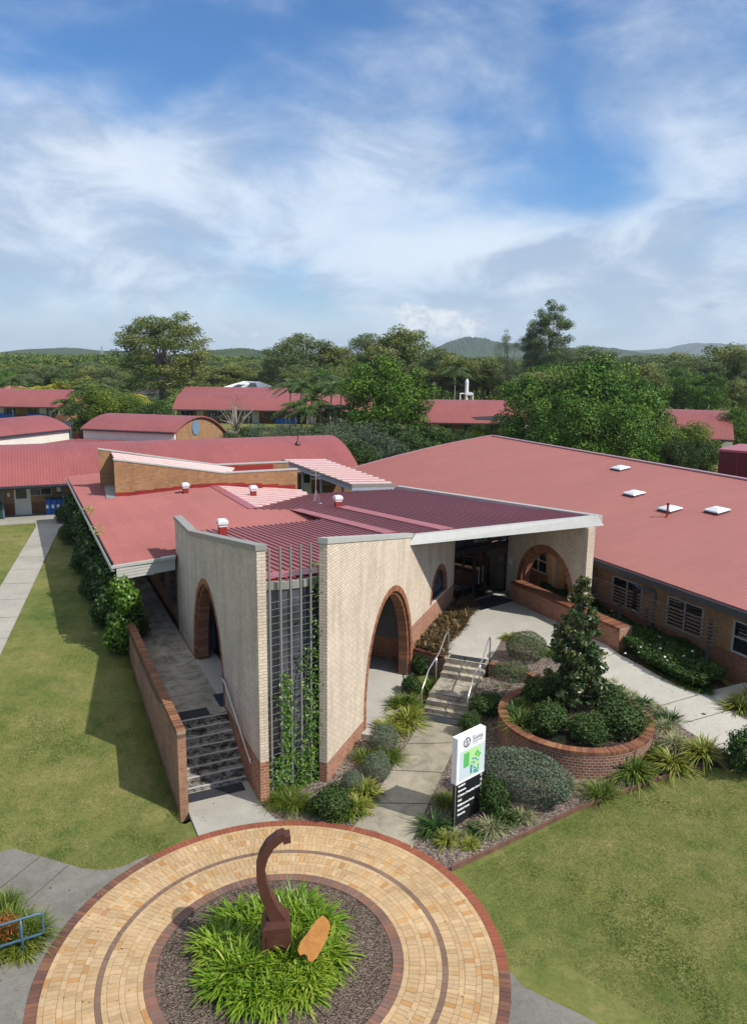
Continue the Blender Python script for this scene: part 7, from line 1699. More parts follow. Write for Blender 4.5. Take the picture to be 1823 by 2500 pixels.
def proto(key, blobs, n, leaf, mat, bark, r0, H_, forks, seed, aspect=.5, lo=.45, jit=.8, mean=.45, lump=.12, spread=.16):
    r = np.random.RandomState(seed); V, v = crown(blobs, n, leaf, r, aspect, lo, jit, mean, lump, spread)
    me = mesh_np('crown_' + key, V, 4, M[mat], v)
    mb = limb_tree(H_, r0, forks, r, 1)
    o = mb.build('trunk_' + key, M[bark], None, smooth=True, fix=False); tm = o.data; bpy.data.objects.remove(o)
    P_ = V.reshape(-1, 3); PROTO[key] = dict(crown=me, trunk=tm, h=np.percentile(P_[:, 2], 99.6), w=np.percentile(P_[:, 0], 99) - np.percentile(P_[:, 0], 1))
def rblobs(seed, spec):
    r = np.random.RandomState(seed); out = []
    for (z0, z1, rad, n, br, flat) in spec:
        for k in range(n):
            a = r.uniform(0, 6.28); d = rad * math.sqrt(r.uniform(0.02, 1)); b = br * r.uniform(.7, 1.25); out.append(((d * math.cos(a), d * math.sin(a), r.uniform(z0, z1)), (b, b, b * flat)))
    return out
bG = rblobs(1, [(7, 10, 6.0, 34, 1.4, .75), (10, 13, 6.0, 40, 1.4, .75), (13, 15.8, 4.9, 32, 1.4, .75), (15.6, 17.8, 3.0, 14, 1.3, .7), (3.0, 7, 5.4, 34, 1.3, .7)])
proto('broad_gum', bG, 30000, .34, 'lf_gum', 'bark_pale', .55, 18, [b[0] for b in bG[::6]], 31, lo=.2, spread=.14)
bT = rblobs(2, [(7, 12, 3.6, 22, 1.3, .85), (12, 17, 3.8, 30, 1.35, .85), (17, 21, 3.3, 26, 1.3, .85), (21, 24.5, 2.3, 16, 1.2, .9), (24, 26, 1.1, 6, .9, .9)])
proto('tall_gum', bT, 24000, .32, 'lf_gum2', 'bark_pale', .45, 25, [b[0] for b in bT[::7]], 32, lo=.25)
bM = rblobs(3, [(5, 8, 4.0, 12, 1.5, .7), (8, 11, 4.4, 15, 1.55, .7), (11, 13.4, 3.4, 12, 1.5, .65)])
proto('gum', bM, 9500, .36, 'lf_gum2', 'bark_pale', .35, 13, [b[0] for b in bM[::3]], 33, lo=.3)
bM2 = rblobs(13, [(4, 7, 3.4, 10, 1.6, .7), (7, 10, 3.9, 13, 1.6, .7), (9.5, 12.4, 2.8, 9, 1.4, .7)])
proto('gum_green', bM2, 9500, .36, 'lf_gum', 'bark', .35, 12, [b[0] for b in bM2[::3]], 43, lo=.3)
bF = rblobs(4, [(1.6, 4, 4.6, 24, 1.25, .7), (4, 7, 4.8, 32, 1.3, .7), (7, 9.2, 3.6, 20, 1.25, .7), (9, 10, 2.0, 6, 1.0, .65)]) + [((0, 0, 5), (4.2, 4.2, 3.9))]
proto('fig', bF, 26000, .27, 'lf_fig', 'bark', .5, 9, [], 34, aspect=.6, lo=.74, jit=.5, lump=.14, spread=.16)
bE = rblobs(5, [(1.5, 4, 5.0, 24, 1.4, .7), (4, 7, 5.0, 28, 1.45, .7), (7, 9.4, 3.7, 18, 1.35, .7), (9, 10.3, 1.8, 5, 1.1, .65)]) + [((0, 0, 5), (4.6, 4.6, 4.0))]
proto('evergreen', bE, 27000, .27, 'lf_fig2', 'bark', .5, 9, [], 35, aspect=.6, lo=.74, jit=.5, lump=.14, spread=.17)
bC = rblobs(6, [(4, 8, 1.9, 12, .9, 1.2), (8, 12, 2.3, 15, .95, 1.2), (12, 15.5, 1.7, 11, .85, 1.3), (15, 17.2, .8, 4, .6, 1.4)])
proto('casuarina', bC, 8000, .30, 'lf_gum2', 'bark', .25, 16, [b[0] for b in bC[::4]], 36, aspect=.16, lo=.2, mean=.3)
bB = rblobs(7, [(.8, 2, 1.9, 16, .75, .8), (2, 3.6, 1.7, 16, .75, .8), (3.3, 4.2, .9, 6, .55, .8)])
proto('bush', bB, 7000, .20, 'lf_shrub', 'bark', .12, 3.6, [], 37, lo=.4)
proto('grey_bush', bB, 7000, .17, 'lf_grey', 'bark', .12, 3.6, [], 38, aspect=.3, lo=.4, mean=.3)
proto('lime_bush', bB, 6500, .22, 'lf_lime', 'bark', .12, 3.6, [], 39, lo=.4)
bS = rblobs(8, [(1.0, 3, 2.6, 14, .9, .7), (3, 5, 2.4, 14, .9, .7), (4.5, 6, 1.4, 6, .7, .7)])
proto('bare', bS, 900, .16, 'lf_grey', 'bark_pale', .2, 5.6, [b[0] for b in bS], 40, lo=.3)
proto('lime_tree', rblobs(9, [(1.5, 4, 2.6, 22, 1.25, .9), (4, 6.5, 2.5, 22, 1.2, .9), (6.3, 8.0, 1.5, 9, 1.0, .9)]), 15000, .24, 'lf_lime', 'bark', .3, 7.5, [], 41, lo=.7, jit=.55)
def palm_mesh(seed, H_, mat, bend=.0, nf=24, fl=3.0):
    r = np.random.RandomState(seed); F = []
    for k in range(nf):
        a = 2 * math.pi * k / nf + r.uniform(-.25, .25); e = r.uniform(.1, 1.35); dirh = np.array([math.cos(a), math.sin(a), 0]); side = np.array([-math.sin(a), math.cos(a), 0]); L_ = fl * r.uniform(.8, 1.1)
        pts = [np.array([bend, 0, H_]) + dirh * L_ * (math.cos(e) * t + .35 * t * t) + np.array([0, 0, 1]) * L_ * (math.sin(e) * t - .75 * t * t) for t in np.linspace(0, 1, 11)]
        for i in range(1, 11):
            ll = .85 * math.sin(math.pi * min(.97, (i + 1.2) / 12)) * fl / 3.0
            for s_ in (-1, 1):
                b = pts[i]; d = side * s_ * .8 + (pts[i] - pts[i - 1]) / np.linalg.norm(pts[i] - pts[i - 1]) * .55 + np.array([0, 0, -.45]); tip_ = b + d / np.linalg.norm(d) * ll; w = (pts[i] - pts[i - 1]) * .62
                F.append([b - w * .6, b + w * .6, tip_ + w * .35, tip_ - w * .25])
    V = np.array(F); return mesh_np('fronds', V, 4, M[mat], np.clip(r.normal(.5, .22, len(V)), 0, 1))
def palm_trunk(H_, bend, r_=.13):
    mb = MB(); mb.tube([(0, 0, -.3), (bend * .2, 0, H_ * .35), (bend * .6, 0, H_ * .7), (bend, 0, H_)], [r_, r_ * .8, r_ * .7, r_ * .75], 8); o = mb.build('trunk_palm', M['bark_pale'], None, smooth=True, fix=False); me = o.data; bpy.data.objects.remove(o); return me
PALM = [(palm_mesh(50 + i, h, m, b), palm_trunk(h, b), h) for i, (h, m, b) in enumerate(((6, 'lf_palm', .3), (7.5, 'lf_palm', -.4), (4.5, 'lf_palm', .1), (3.6, 'lf_palmy', .1)))]

def tree(key, px, ytop, width, Y, label, group=None, name=None, gz_=1.0, cat='tree', rot=None, root=None):
    p = PROTO[key]; c = atY(px, 870, Y); zt = atY(px, ytop, Y)[2]; sz = (zt - gz_) / p['h']; sx = width * Y / F_PX / p['w']
    t = thing(name or {'broad_gum': 'gum_tree', 'tall_gum': 'gum_tree', 'gum': 'gum_tree', 'gum_green': 'gum_tree', 'fig': 'evergreen_tree', 'evergreen': 'evergreen_tree', 'casuarina': 'casuarina_tree', 'bush': 'bush', 'grey_bush': 'bush', 'lime_bush': 'bush', 'bare': 'bare_tree', 'lime_tree': 'leafy_tree'}[key], label, cat, (c[0], Y, gz_), group)
    r_ = random.uniform(0, 6.28) if rot is None else rot
    for nm in ('crown', 'trunk'):
        o = link_mesh(nm, p[nm], t); o.rotation_euler = (0, 0, r_); o.scale = (sx, sx, sz)
    return t
def palm(i, px, ytop, Y, label, group=None, s=1.0):
    fm, tm, h = PALM[i]; c = atY(px, 870, Y); zt = atY(px, ytop, Y)[2]; k = max(.35, (zt - 1.0) / (h + 1.2)); t = thing('palm_tree', label, 'palm', (c[0], Y, 1.0), group); r_ = random.uniform(0, 6.28)
    for nm, me in (('crown', fm), ('trunk', tm)): o = link_mesh(nm, me, t); o.rotation_euler = (0, 0, r_); o.scale = (k * s, k * s, k)
    return t
tree('broad_gum', 393, 770, 200, 170, 'broad spreading gum tree standing alone above the left skyline', rot=.4)
tree('tall_gum', 1342, 737, 84, 185, 'tallest gum tree with a narrow pale crown right of centre', rot=1.0)
tree('tall_gum', 1300, 792, 60, 192, 'darker gum leaning against the left side of the tallest gum', rot=2)
tree('casuarina', 1236, 808, 66, 160, 'dark wispy casuarina left of the tallest gum', rot=.2)
tree('fig', 945, 876, 205, 100, 'dense dark round tree beside the flued block', rot=.3)
tree('evergreen', 1450, 876, 265, 80, 'largest dark evergreen dome behind the big red roof, middle of three', rot=.5)
tree('evergreen', 1318, 922, 190, 82, 'dark evergreen dome left of the largest one behind the big red roof', rot=2.2)
tree('evergreen', 1572, 930, 170, 84, 'dark evergreen dome right of the largest one behind the big red roof', rot=4.0)
tree('evergreen', 1392, 965, 200, 70, 'lower dark evergreen in front of the largest dome', rot=1.2)
tree('evergreen', 1530, 985, 190, 70, 'lower dark evergreen right of centre before the large domes', rot=3.3)
tree('lime_tree', 1702, 1030, 130, 80, 'lighter green leafy tree at the right end of the dark evergreens'); tree('lime_tree', 1640, 1035, 110, 74, 'yellowish leafy tree low at the right of the dark evergreens')
tree('evergreen', 1822, 1000, 110, 88, 'dark leafy tree cut by the right picture edge behind the maroon box')
for i, (px, yt, w, Y, k, lab) in enumerate(((745, 815, 130, 190, 'gum', 'grey green gum left of the middle tree group'), (690, 838, 110, 185, 'gum', 'low gum at the left end of the middle tree group'), (825, 842, 110, 195, 'gum_green', 'gum between the middle group and the paired gums'), (890, 815, 100, 200, 'gum', 'tall gum left of the bright white cloud'), (993, 801, 130, 190, 'gum_green', 'wide topped gum in front of the bright white cloud'), (930, 845, 110, 180, 'gum_green', 'lower gum between the two gums near the white cloud'), (1080, 850, 110, 200, 'gum', 'gum right of the wide topped gum'), (1130, 868, 120, 185, 'gum_green', 'dark green gum behind the white flue'), (1180, 872, 100, 180, 'gum_green', 'round green tree right of the white flue'),
    (1440, 845, 130, 215, 'gum', 'rounded pale gum right of the tallest gum'), (1395, 860, 90, 200, 'gum', 'low pale gum at the right foot of the tallest gum'), (1540, 868, 150, 230, 'gum', 'broad pale tree above the dark evergreens'), (1640, 862, 140, 240, 'gum_green', 'broad tree on the right skyline'), (1765, 842, 120, 200, 'gum_green', 'taller gum near the right picture edge'), (1700, 875, 120, 190, 'gum', 'low gum right of the dark evergreens'), (1822, 850, 80, 190, 'gum_green', 'gum cut by the right picture edge'))):
    tree(k, px, yt, w, Y, lab)
# left garden cluster
tree('lime_tree', 232, 940, 130, 103, 'bright yellow green bushy tree right of the far left block'); tree('lime_tree', 305, 962, 90, 110, 'smaller yellow green tree right of the bright bushy tree'); tree('bush', 180, 985, 70, 100, 'dark bush at the end of the far left block', cat='bush'); tree('bush', 375, 985, 95, 100, 'dark round bush left of the far long block', cat='bush'); tree('bush', 428, 1010, 60, 98, 'small dark bush under the left end of the far long roof', cat='bush'); tree('lime_bush', 330, 995, 60, 104, 'lime bush between the bushy tree and the dark round bush', cat='bush')
for i, (px, yt, Y, k, lab) in enumerate(((248, 935, 108, 0, 'palm rising from the yellow green tree at left'), (155, 970, 112, 2, 'palm drooping over the end of the far left roof'), (210, 930, 118, 2, 'palm behind the left yellow green tree'), (20, 918, 140, 0, 'palm at the left picture edge'), (60, 940, 138, 3, 'yellow palm second from the left edge'), (105, 935, 136, 3, 'yellow palm third from the left edge'), (140, 930, 138, 3, 'brightest yellow palm above the far left roof'), (85, 950, 134, 3, 'low yellow palm between the taller yellow palms'), (290, 945, 125, 0, 'palm right of the left yellow green tree'), (320, 955, 128, 3, 'yellow palm near the tall broad gum'),
    (705, 918, 112, 1, 'leftmost tall palm of the middle palm clump'), (735, 925, 110, 1, 'second tall palm of the middle palm clump'), (782, 905, 112, 1, 'tallest palm of the middle palm clump'), (805, 925, 108, 0, 'palm right of the tallest in the middle clump'), (760, 960, 106, 0, 'lower palm at the front of the middle clump'), (830, 930, 112, 0, 'palm beside the dense dark round tree'), (720, 975, 104, 2, 'short bushy palm at the left of the middle clump'), (790, 980, 103, 2, 'short bushy palm at the front of the middle clump'), (748, 985, 101, 2, 'shortest palm before the far long block'), (828, 985, 103, 2, 'short palm leaning against the dark round tree'), (768, 940, 118, 0, 'palm at the back of the middle clump'),
    (1112, 890, 170, 1, 'palm among the gums left of the white flue'), (815, 880, 190, 0, 'palm among the middle gums'))): palm(k, px, yt, Y, lab)
tree('bare', 572, 968, 118, 92, 'bare grey twiggy tree in front of the far long block', rot=.8)
# garden belt between the blocks
for i, (px, yt, w, Y, k, lab) in enumerate(((640, 1035, 110, 78, 'grey_bush', 'grey bush below the bare twiggy tree'), (700, 1040, 110, 74, 'grey_bush', 'grey bush behind the end of the barrel roof, left one'), (770, 1035, 120, 80, 'bush', 'dark bush under the palm clump'), (840, 1025, 150, 72, 'grey_bush', 'large grey green bush beyond the barrel roof end'), (930, 1030, 130, 74, 'bush', 'dark bush right of the large grey green bush'), (900, 1050, 120, 70, 'grey_bush', 'grey bush in front of the dark round tree'), (985, 1040, 130, 72, 'bush', 'dark bush before the flued block, left one'), (1050, 1042, 120, 73, 'bush', 'dark bush before the flued block, right one'), (870, 1075, 130, 65, 'bush', 'low dark bush at the corner between the two red roofs'), (960, 1075, 120, 66, 'grey_bush', 'pale grey bush against the big red roof edge'), (1742, 1085, 70, 62, 'bush', 'bush directly left of the maroon box at the right edge'), (1700, 1095, 60, 60, 'bush', 'low bush behind the right ridge of the big red roof'), (1010, 1068, 110, 66, 'bush', 'low bush against the big red roof edge'), (1175, 1037, 62, 84, 'lime_bush', 'round bright green bush before the flued block'), (590, 1045, 90, 78, 'bush', 'dark bush under the bare twiggy tree'), (1120, 1050, 90, 78, 'bush', 'dark bush left of the round bright green bush'), (545, 1050, 80, 80, 'grey_bush', 'grey bush right of the brick ended hall'), (1080, 1042, 50, 96, 'lime_bush', 'yellowish hedge bush along the flued block, left one'), (1035, 1043, 50, 96, 'lime_bush', 'yellowish hedge bush along the flued block, second one'))): tree(k, px, yt, w, Y, lab, cat='bush')
for i, (px, yt, w) in enumerate(((1660, 1065, 60), (1690, 1080, 50), (1725, 1075, 50))): tree('bush', px, yt, w, 64, ['bush behind the big red roof left of the maroon box', 'low bush second from the maroon box', 'low bush nearest the maroon box'][i], cat='bush')
# belt of single trees behind the school
lab_b = {'gum': 'grey green gum tree in the wooded belt behind the school', 'gum_green': 'olive green tree in the wooded belt behind the school', 'evergreen': 'dark green tree in the wooded belt behind the school'}
r = np.random.RandomState(77); px = -40.0
for row, (Y0, yt0, st) in enumerate(((150, 915, 62), (185, 902, 48), (225, 894, 46), (270, 888, 46))):
    px = -60.0 + row * 17
    while px < 1890:
        k = ['gum', 'gum_green', 'gum_green', 'evergreen'][r.randint(4)]; yt = yt0 + r.uniform(-13, 14); w = r.uniform(65, 110)
        if not (row == 0 and (395 < px < 720 or px < 150 or 1000 < px < 1240)) and not (row == 1 and (480 < px < 690)) and not (row < 3 and 300 < px < 495):
            tree(k, px, yt, w, Y0 + r.uniform(-12, 18), lab_b[k], 'trees of the wooded belt, ' + k.replace('_', ' '))
        px += st * r.uniform(.8, 1.2)
# the far woodland reads as one mass
def woodland():
    r = np.random.RandomState(88); Vs, vs = [], []
    base = []
    for s in range(5): Vc, vc = crown(rblobs(90 + s, [(2, 5, 3.2, 6, 1.8, .7), (5, 8.5, 3.4, 8, 1.8, .65), (8, 10, 2.2, 4, 1.4, .6)]), 330, 1.15, r, .6, .4, .8, .45); base.append((Vc, vc))
    for i in range(2100):
        Y = 290 * (1700 / 290) ** r.uniform(0, 1); x = (r.uniform(-80, 1900) - 911) / F_PX * Y
        Vc, vc = base[r.randint(5)]; m = len(Vc) if Y < 600 else len(Vc) // 2; h = r.uniform(.62, 1.0); s = h * (1 if Y < 700 else 1.6)
        a = r.uniform(0, 6.28); c_, s_ = math.cos(a), math.sin(a); sel = r.permutation(len(Vc))[:m]; W = Vc[sel].copy(); X = W[:, :, 0] * c_ - W[:, :, 1] * s_; Yy = W[:, :, 0] * s_ + W[:, :, 1] * c_
        cx_ = W.mean(1, keepdims=True); W = np.stack([X, Yy, W[:, :, 2]], 2) * np.array([s, s, h])
        if Y > 600: mm = W.mean(1, keepdims=True); W = mm + (W - mm) * 1.5
        Vs.append(W + np.array([x, Y, .8])); vs.append(np.clip(vc[sel] + r.normal(0, .16), 0, 1))
    V = np.concatenate(Vs); me = mesh_np('woodland', V, 4, M['lf_wood'], np.concatenate(vs)); o = link_mesh('woodland', me); tag(o, 'far wooded plain stretching to the hills', 'woodland', kind='stuff')
woodland()
def undergrowth():
    r = np.random.RandomState(99); Vs, vs = [], []
    for i in range(1500):
        if r.uniform() < .8: Y = r.uniform(140, 300); px_ = r.uniform(-60, 1890)
        else: Y = r.uniform(76, 96); px_ = r.uniform(240, 430) if r.uniform() < .3 else r.uniform(600, 1250)
        c = atY(px_, 900, Y); h = r.uniform(1.2, 3.2) if Y > 130 else r.uniform(.8, 1.8); P_, nn = blob_points(110, (c[0], Y, 1.0 + h * .5), (h * .9, h * .9, h * .6), r, .4, .1); Vs.append(leaves(P_, nn, np.full(110, .55 if Y > 130 else .34), r, .6, .7)); vs.append(np.clip(r.normal(.4 + r.normal(0, .16), .17, 110), 0, 1))
    me = mesh_np('undergrowth', np.concatenate(Vs), 4, M['lf_wood'], np.concatenate(vs)); o = link_mesh('undergrowth', me); tag(o, 'mixed low undergrowth between the trees behind the school', 'undergrowth', kind='stuff')
undergrowth()
def haze():
    mb = MB(); mb.prism([(-8800, -600), (8800, -600), (8800, 9500), (-8800, 9500)], -3.0, 190.0); o = mb.build('haze', bpy.data.materials.new('haze_air'))
    m = o.data.materials[0]; m.use_nodes = True; nt = m.node_tree; nt.nodes.clear(); ou = nt.nodes.new('ShaderNodeOutputMaterial'); v = nt.nodes.new('ShaderNodeVolumePrincipled'); v.inputs['Color'].default_value = (.80, .90, 1.0, 1); v.inputs['Density'].default_value = HAZE; v.inputs['Anisotropy'].default_value = .1; L(nt, v.outputs[0], ou.inputs['Volume'])
    tag(o, 'thin pale haze of the far air', 'haze', kind='stuff')
HAZE = .00010
haze()
# ================================================================== hills
def hills(pts, Y, depth, name_label, mat, seed, rough=.05):
    r = np.random.RandomState(seed); xs = []; hs = []
    P_ = [(atY(px, py, Y)[0], max(1.0, atY(px, py, Y)[2])) for px, py in pts]
    x0, x1 = P_[0][0], P_[-1][0]; n = 240; m = 26; X = np.linspace(x0, x1, n); Hh = np.interp(X, [p[0] for p in P_], [p[1] for p in P_])
    k = np.ones(9) / 9; Hh = np.convolve(np.pad(Hh, 4, mode='edge'), k, 'valid')
    V = []; F = []
    for j in range(m):
        t = j / (m - 1) * 2 - 1; prof = math.cos(t * math.pi / 2) ** 1.3
        for i in range(n):
            edge = min(1, i / 12, (n - 1 - i) / 12)
            nz = (math.sin(X[i] / depth * 9 + t * 4) * math.cos(t * 7 + X[i] / depth * 5) * .12 + r.normal(0, rough)) * Hh[i] * (1 - abs(t)) ** .3
            V.append((X[i], Y + t * depth, -2 + (Hh[i] + 2 + nz * (.25 if abs(t) < .1 else 1)) * prof))
    for j in range(m - 1):
        for i in range(n - 1): a = j * n + i; F.append((a, a + 1, a + n + 1, a + n))
    me = bpy.data.meshes.new('hills'); me.from_pydata(V, [], F); me.materials.append(mat); o = bpy.data.objects.new('hills', me); COL.objects.link(o); struct(o, name_label, 'hills')
def forestmat(name, c1, c2, sc):
    m, nt, b, o = nodes_of(name); f = mathn(nt, 'ADD', mathn(nt, 'MULTIPLY', noise(nt, sc, 6, .7), .6), mathn(nt, 'MULTIPLY', noise(nt, sc * 6, 4, .7), .4)); L(nt, ramp(nt, f, [(.35, c1), (.65, c2)]), b.inputs['Base Color']); b.inputs['Roughness'].default_value = 1; b.inputs['Specular IOR Level'].default_value = 0; bump(nt, b, f, 1.0, 6.0); return m
FM = forestmat('forest_hill', (.020, .040, .014), (.060, .085, .032), .03)
hills([(440, 868), (480, 863), (520, 857), (560, 852), (590, 851), (620, 854), (660, 859), (700, 866), (740, 872)], 1500, 300, 'dark green wooded hill left of the middle trees', FM, 1, .03)
hills([(-40, 868), (60, 862), (100, 857), (140, 851), (175, 849), (215, 853), (260, 858), (300, 857), (340, 862), (420, 868)], 2600, 600, 'low pale wooded hill on the left horizon', FM, 2, .03)
hills([(1030, 872), (1065, 850), (1100, 836), (1130, 829), (1150, 825), (1180, 829), (1200, 838), (1240, 840), (1280, 836), (1330, 846), (1380, 850), (1440, 846), (1470, 850), (1520, 858), (1600, 868)], 3400, 800, 'wooded ridge with a rounded knob right of the white cloud', FM, 3, .03)
hills([(1380, 868), (1480, 858), (1540, 856), (1600, 853), (1660, 850), (1690, 842), (1712, 839), (1740, 841), (1770, 846), (1800, 844), (1850, 842), (1900, 850)], 6500, 1500, 'distant blue range on the right horizon', FM, 4, .02)
hills([(-200, 874), (300, 872), (900, 870), (1500, 873), (2050, 876)], 2000, 300, 'flat wooded plain at the horizon', FM, 5, .12)
t = thing('white_house', 'tiny white roofed house on the left wooded plain', 'house', atY(207, 877, 800)); hip(t, atY(198, 878, 800)[0], atY(216, 878, 800)[0], atY(207, 869, 800)[2], atY(207, 876, 800)[2], 800, 8, M['white'], atY(206, 870, 800)[0], atY(208, 870, 800)[0], 'offwhite')

# ================================================================== sky, sun, camera
SUN_AZ, SUN_EL = 153.0, 46.0                             # direction shadows fall, height of the sun
sdir = Vector((-math.cos(R(SUN_AZ)) * math.cos(R(SUN_EL)), -math.sin(R(SUN_AZ)) * math.cos(R(SUN_EL)), math.sin(R(SUN_EL))))
W = bpy.data.worlds.new('World'); SC.world = W; W.use_nodes = True; nt = W.node_tree; nt.nodes.clear()
out = nt.nodes.new('ShaderNodeOutputWorld'); bg = nt.nodes.new('ShaderNodeBackground'); L(nt, bg.outputs[0], out.inputs[0]); bg.inputs[1].default_value = .074
sky = nt.nodes.new('ShaderNodeTexSky'); sky.sky_type = 'NISHITA'; sky.sun_disc = False; sky.sun_elevation = R(SUN_EL); sky.sun_rotation = math.atan2(sdir.x, sdir.y); sky.air_density = 1.0; sky.dust_density = .6; sky.ozone_density = 2.2
tc = nt.nodes.new('ShaderNodeTexCoord'); sx = nt.nodes.new('ShaderNodeSeparateXYZ'); L(nt, tc.outputs['Generated'], sx.inputs[0])
az = mathn(nt, 'ARCTAN2', sx.outputs[0], sx.outputs[1]); el = mathn(nt, 'ARCSINE', sx.outputs[2])
cv = nt.nodes.new('ShaderNodeCombineXYZ'); L(nt, az, cv.inputs[0]); L(nt, el, cv.inputs[1])
def smooth(x, a, b):
    n = nt.nodes.new('ShaderNodeMapRange'); n.interpolation_type = 'SMOOTHSTEP'; n.inputs[1].default_value = a; n.inputs[2].default_value = b; L(nt, x, n.inputs[0]); return n.outputs[0]
def gauss(px, py, wx, wy, amp, tilt=0.0):
    d = Vector(ray(px, py)); a0 = math.atan2(d.x, d.y); e0 = math.asin(d.z / d.length); dx = mathn(nt, 'SUBTRACT', az, a0); dy = mathn(nt, 'SUBTRACT', el, e0)
    c, s = math.cos(tilt), math.sin(tilt); u = mathn(nt, 'ADD', mathn(nt, 'MULTIPLY', dx, c), mathn(nt, 'MULTIPLY', dy, s)); v = mathn(nt, 'SUBTRACT', mathn(nt, 'MULTIPLY', dy, c), mathn(nt, 'MULTIPLY', dx, s))
    q = mathn(nt, 'ADD', mathn(nt, 'POWER', mathn(nt, 'ABSOLUTE', mathn(nt, 'DIVIDE', u, wx / F_PX)), 2), mathn(nt, 'POWER', mathn(nt, 'ABSOLUTE', mathn(nt, 'DIVIDE', v, wy / F_PX)), 2))
    return mathn(nt, 'MULTIPLY', mathn(nt, 'EXPONENT', mathn(nt, 'MULTIPLY', q, -1)), amp)
def add(*xs):
    r_ = xs[0]
    for x in xs[1:]: r_ = mathn(nt, 'ADD', r_, x)
    return r_
def cloudnoise(sxy, scale, detail, rough, dist, rot=0.0, loc=(0, 0, 0)):
    m = nt.nodes.new('ShaderNodeMapping'); m.inputs['Scale'].default_value = (sxy[0], sxy[1], 1); m.inputs['Rotation'].default_value = (0, 0, rot); m.inputs['Location'].default_value = loc; L(nt, cv.outputs[0], m.inputs[0]); return noise(nt, scale, detail, rough, m.outputs[0], dist)
n1 = cloudnoise((1, 1.8), 4.0, 7, .56, .40, .12, (3.1, 1.7, 0)); n2 = cloudnoise((1, 3.0), 10, 7, .56, .5, -.08, (7, 2, 0)); n3 = cloudnoise((1, 1.4), 3.0, 6, .55, .4, .3, (1.3, 5, 0))
dens = add(mathn(nt, 'MULTIPLY', n1, .56), mathn(nt, 'MULTIPLY', n2, .12), mathn(nt, 'MULTIPLY', n3, .32))
bias = add(mathn(nt, 'MULTIPLY', smooth(el, .44, .02), .14), gauss(420, 430, 620, 150, .10, -.08), gauss(1050, 150, 420, 200, .07), gauss(1790, 340, 150, 150, .13), gauss(1620, 90, 160, 90, .05), gauss(1250, 600, 420, 60, .10, .12), gauss(300, 600, 700, 130, .09), gauss(1600, 700, 400, 90, .08),
           gauss(380, 120, 460, 115, -.12, .05), gauss(80, 60, 300, 90, -.05), gauss(800, 30, 300, 60, -.06), gauss(1430, 270, 140, 270, -.09, .1), gauss(1560, 420, 140, 60, -.10), gauss(1360, 60, 70, 110, -.10), gauss(1000, 540, 250, 40, -.05, .1), gauss(600, 730, 160, 30, -.06), gauss(1440, 520, 120, 50, -.08))
cov0 = smooth(add(dens, bias), .40, .76); over = smooth(el, .52, .85)
cov = mathn(nt, 'MAXIMUM', cov0, mathn(nt, 'MULTIPLY', over, .8))
shade = smooth(add(cloudnoise((1, 2.2), 6.5, 8, .60, .40, .05, (9, 4, 0)), gauss(800, 700, 900, 90, -.06), gauss(1500, 640, 500, 70, -.10), gauss(980, 610, 420, 60, .26, .15), gauss(600, 430, 500, 90, .08), gauss(1300, 560, 250, 30, .10, .1)), .36, .66)
ccol = mixc(nt, shade, (5.0, 6.2, 8.0), (9.0, 10.0, 11.2))
ccol = mixc(nt, over, ccol, (12.0, 12.2, 12.6))  # bright cloud overhead, out of view, added to lift the fill light
base = mixc(nt, 1.0, sky.outputs[0], (.72, 1.18, 1.62), 'MULTIPLY')
c = mixc(nt, mathn(nt, 'MULTIPLY', cov, .90), base, ccol)
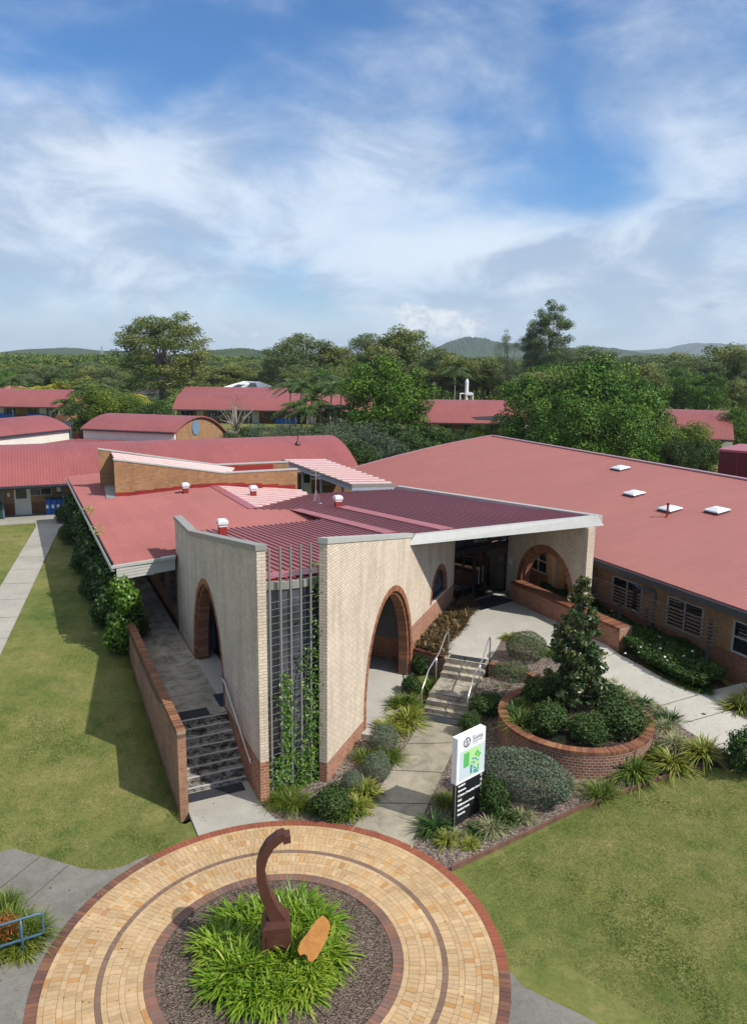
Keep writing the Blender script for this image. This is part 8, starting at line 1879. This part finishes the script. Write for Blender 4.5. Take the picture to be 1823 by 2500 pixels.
# horizon haze bank and bright cumulus heads
c = mixc(nt, mathn(nt, 'MULTIPLY', smooth(el, .11, .0), .55), c, (6.3, 7.6, 9.0))
cu = cloudnoise((1, 1.15), 30, 8, .6, .4, 0, (2, 8, 0)); cu2 = cloudnoise((1, 1.2), 55, 6, .6, .3, 0, (5, 1, 0))
cum = smooth(add(mathn(nt, 'MULTIPLY', cu, .8), gauss(1060, 795, 130, 50, .56), gauss(1000, 758, 66, 30, .30), gauss(1165, 790, 90, 55, .25), gauss(590, 818, 130, 24, .50), gauss(310, 815, 45, 14, .34), gauss(820, 835, 60, 14, .22)), .80, 1.02)
c = mixc(nt, mathn(nt, 'MULTIPLY', cum, .9), c, mixc(nt, smooth(cu2, .35, .6), (6.8, 7.7, 8.8), (10.2, 10.7, 11.0)))
dk_ = smooth(add(mathn(nt, 'MULTIPLY', cloudnoise((1, 2.4), 26, 6, .6, .5, 0, (4, 4, 0)), .7), gauss(1580, 752, 110, 14, .34), gauss(1460, 700, 45, 16, .34), gauss(1760, 745, 80, 16, .34), gauss(1745, 775, 30, 8, .3), gauss(1090, 765, 30, 7, .28)), .70, .86)
c = mixc(nt, mathn(nt, 'MULTIPLY', dk_, .55), c, (4.2, 5.2, 6.5))
L(nt, c, bg.inputs[0])
sl_ = bpy.data.lights.new('sun', 'SUN'); sl_.energy = 4.1; sl_.angle = R(.53); sl_.color = (1.0, .955, .88); so_ = bpy.data.objects.new('sun', sl_); COL.objects.link(so_); so_.rotation_euler = sdir.to_track_quat('Z', 'Y').to_euler(); so_.location = (30, -10, 60)
cd = bpy.data.cameras.new('camera'); cam = bpy.data.objects.new('camera', cd); COL.objects.link(cam); SC.camera = cam
cam.location = (0, 0, CAM_H); cam.rotation_mode = 'XYZ'; cam.rotation_euler = (Matrix.Rotation(math.pi / 2 - PITCH, 4, 'X') @ Matrix.Rotation(ROLL, 4, 'Z')).to_euler()
cd.sensor_fit = 'VERTICAL'; cd.sensor_height = 24; cd.sensor_width = 24; cd.lens = 24 * F_PX / 2500; cd.clip_start = .1; cd.clip_end = 30000
SC.view_settings.view_transform = 'Standard'; SC.view_settings.look = 'None'; SC.view_settings.exposure = 0.30; SC.view_settings.gamma = 1.0
SC.render.engine = 'CYCLES'; SC.cycles.max_bounces = 6; SC.cycles.transparent_max_bounces = 4; SC.cycles.caustics_reflective = False; SC.cycles.caustics_refractive = False
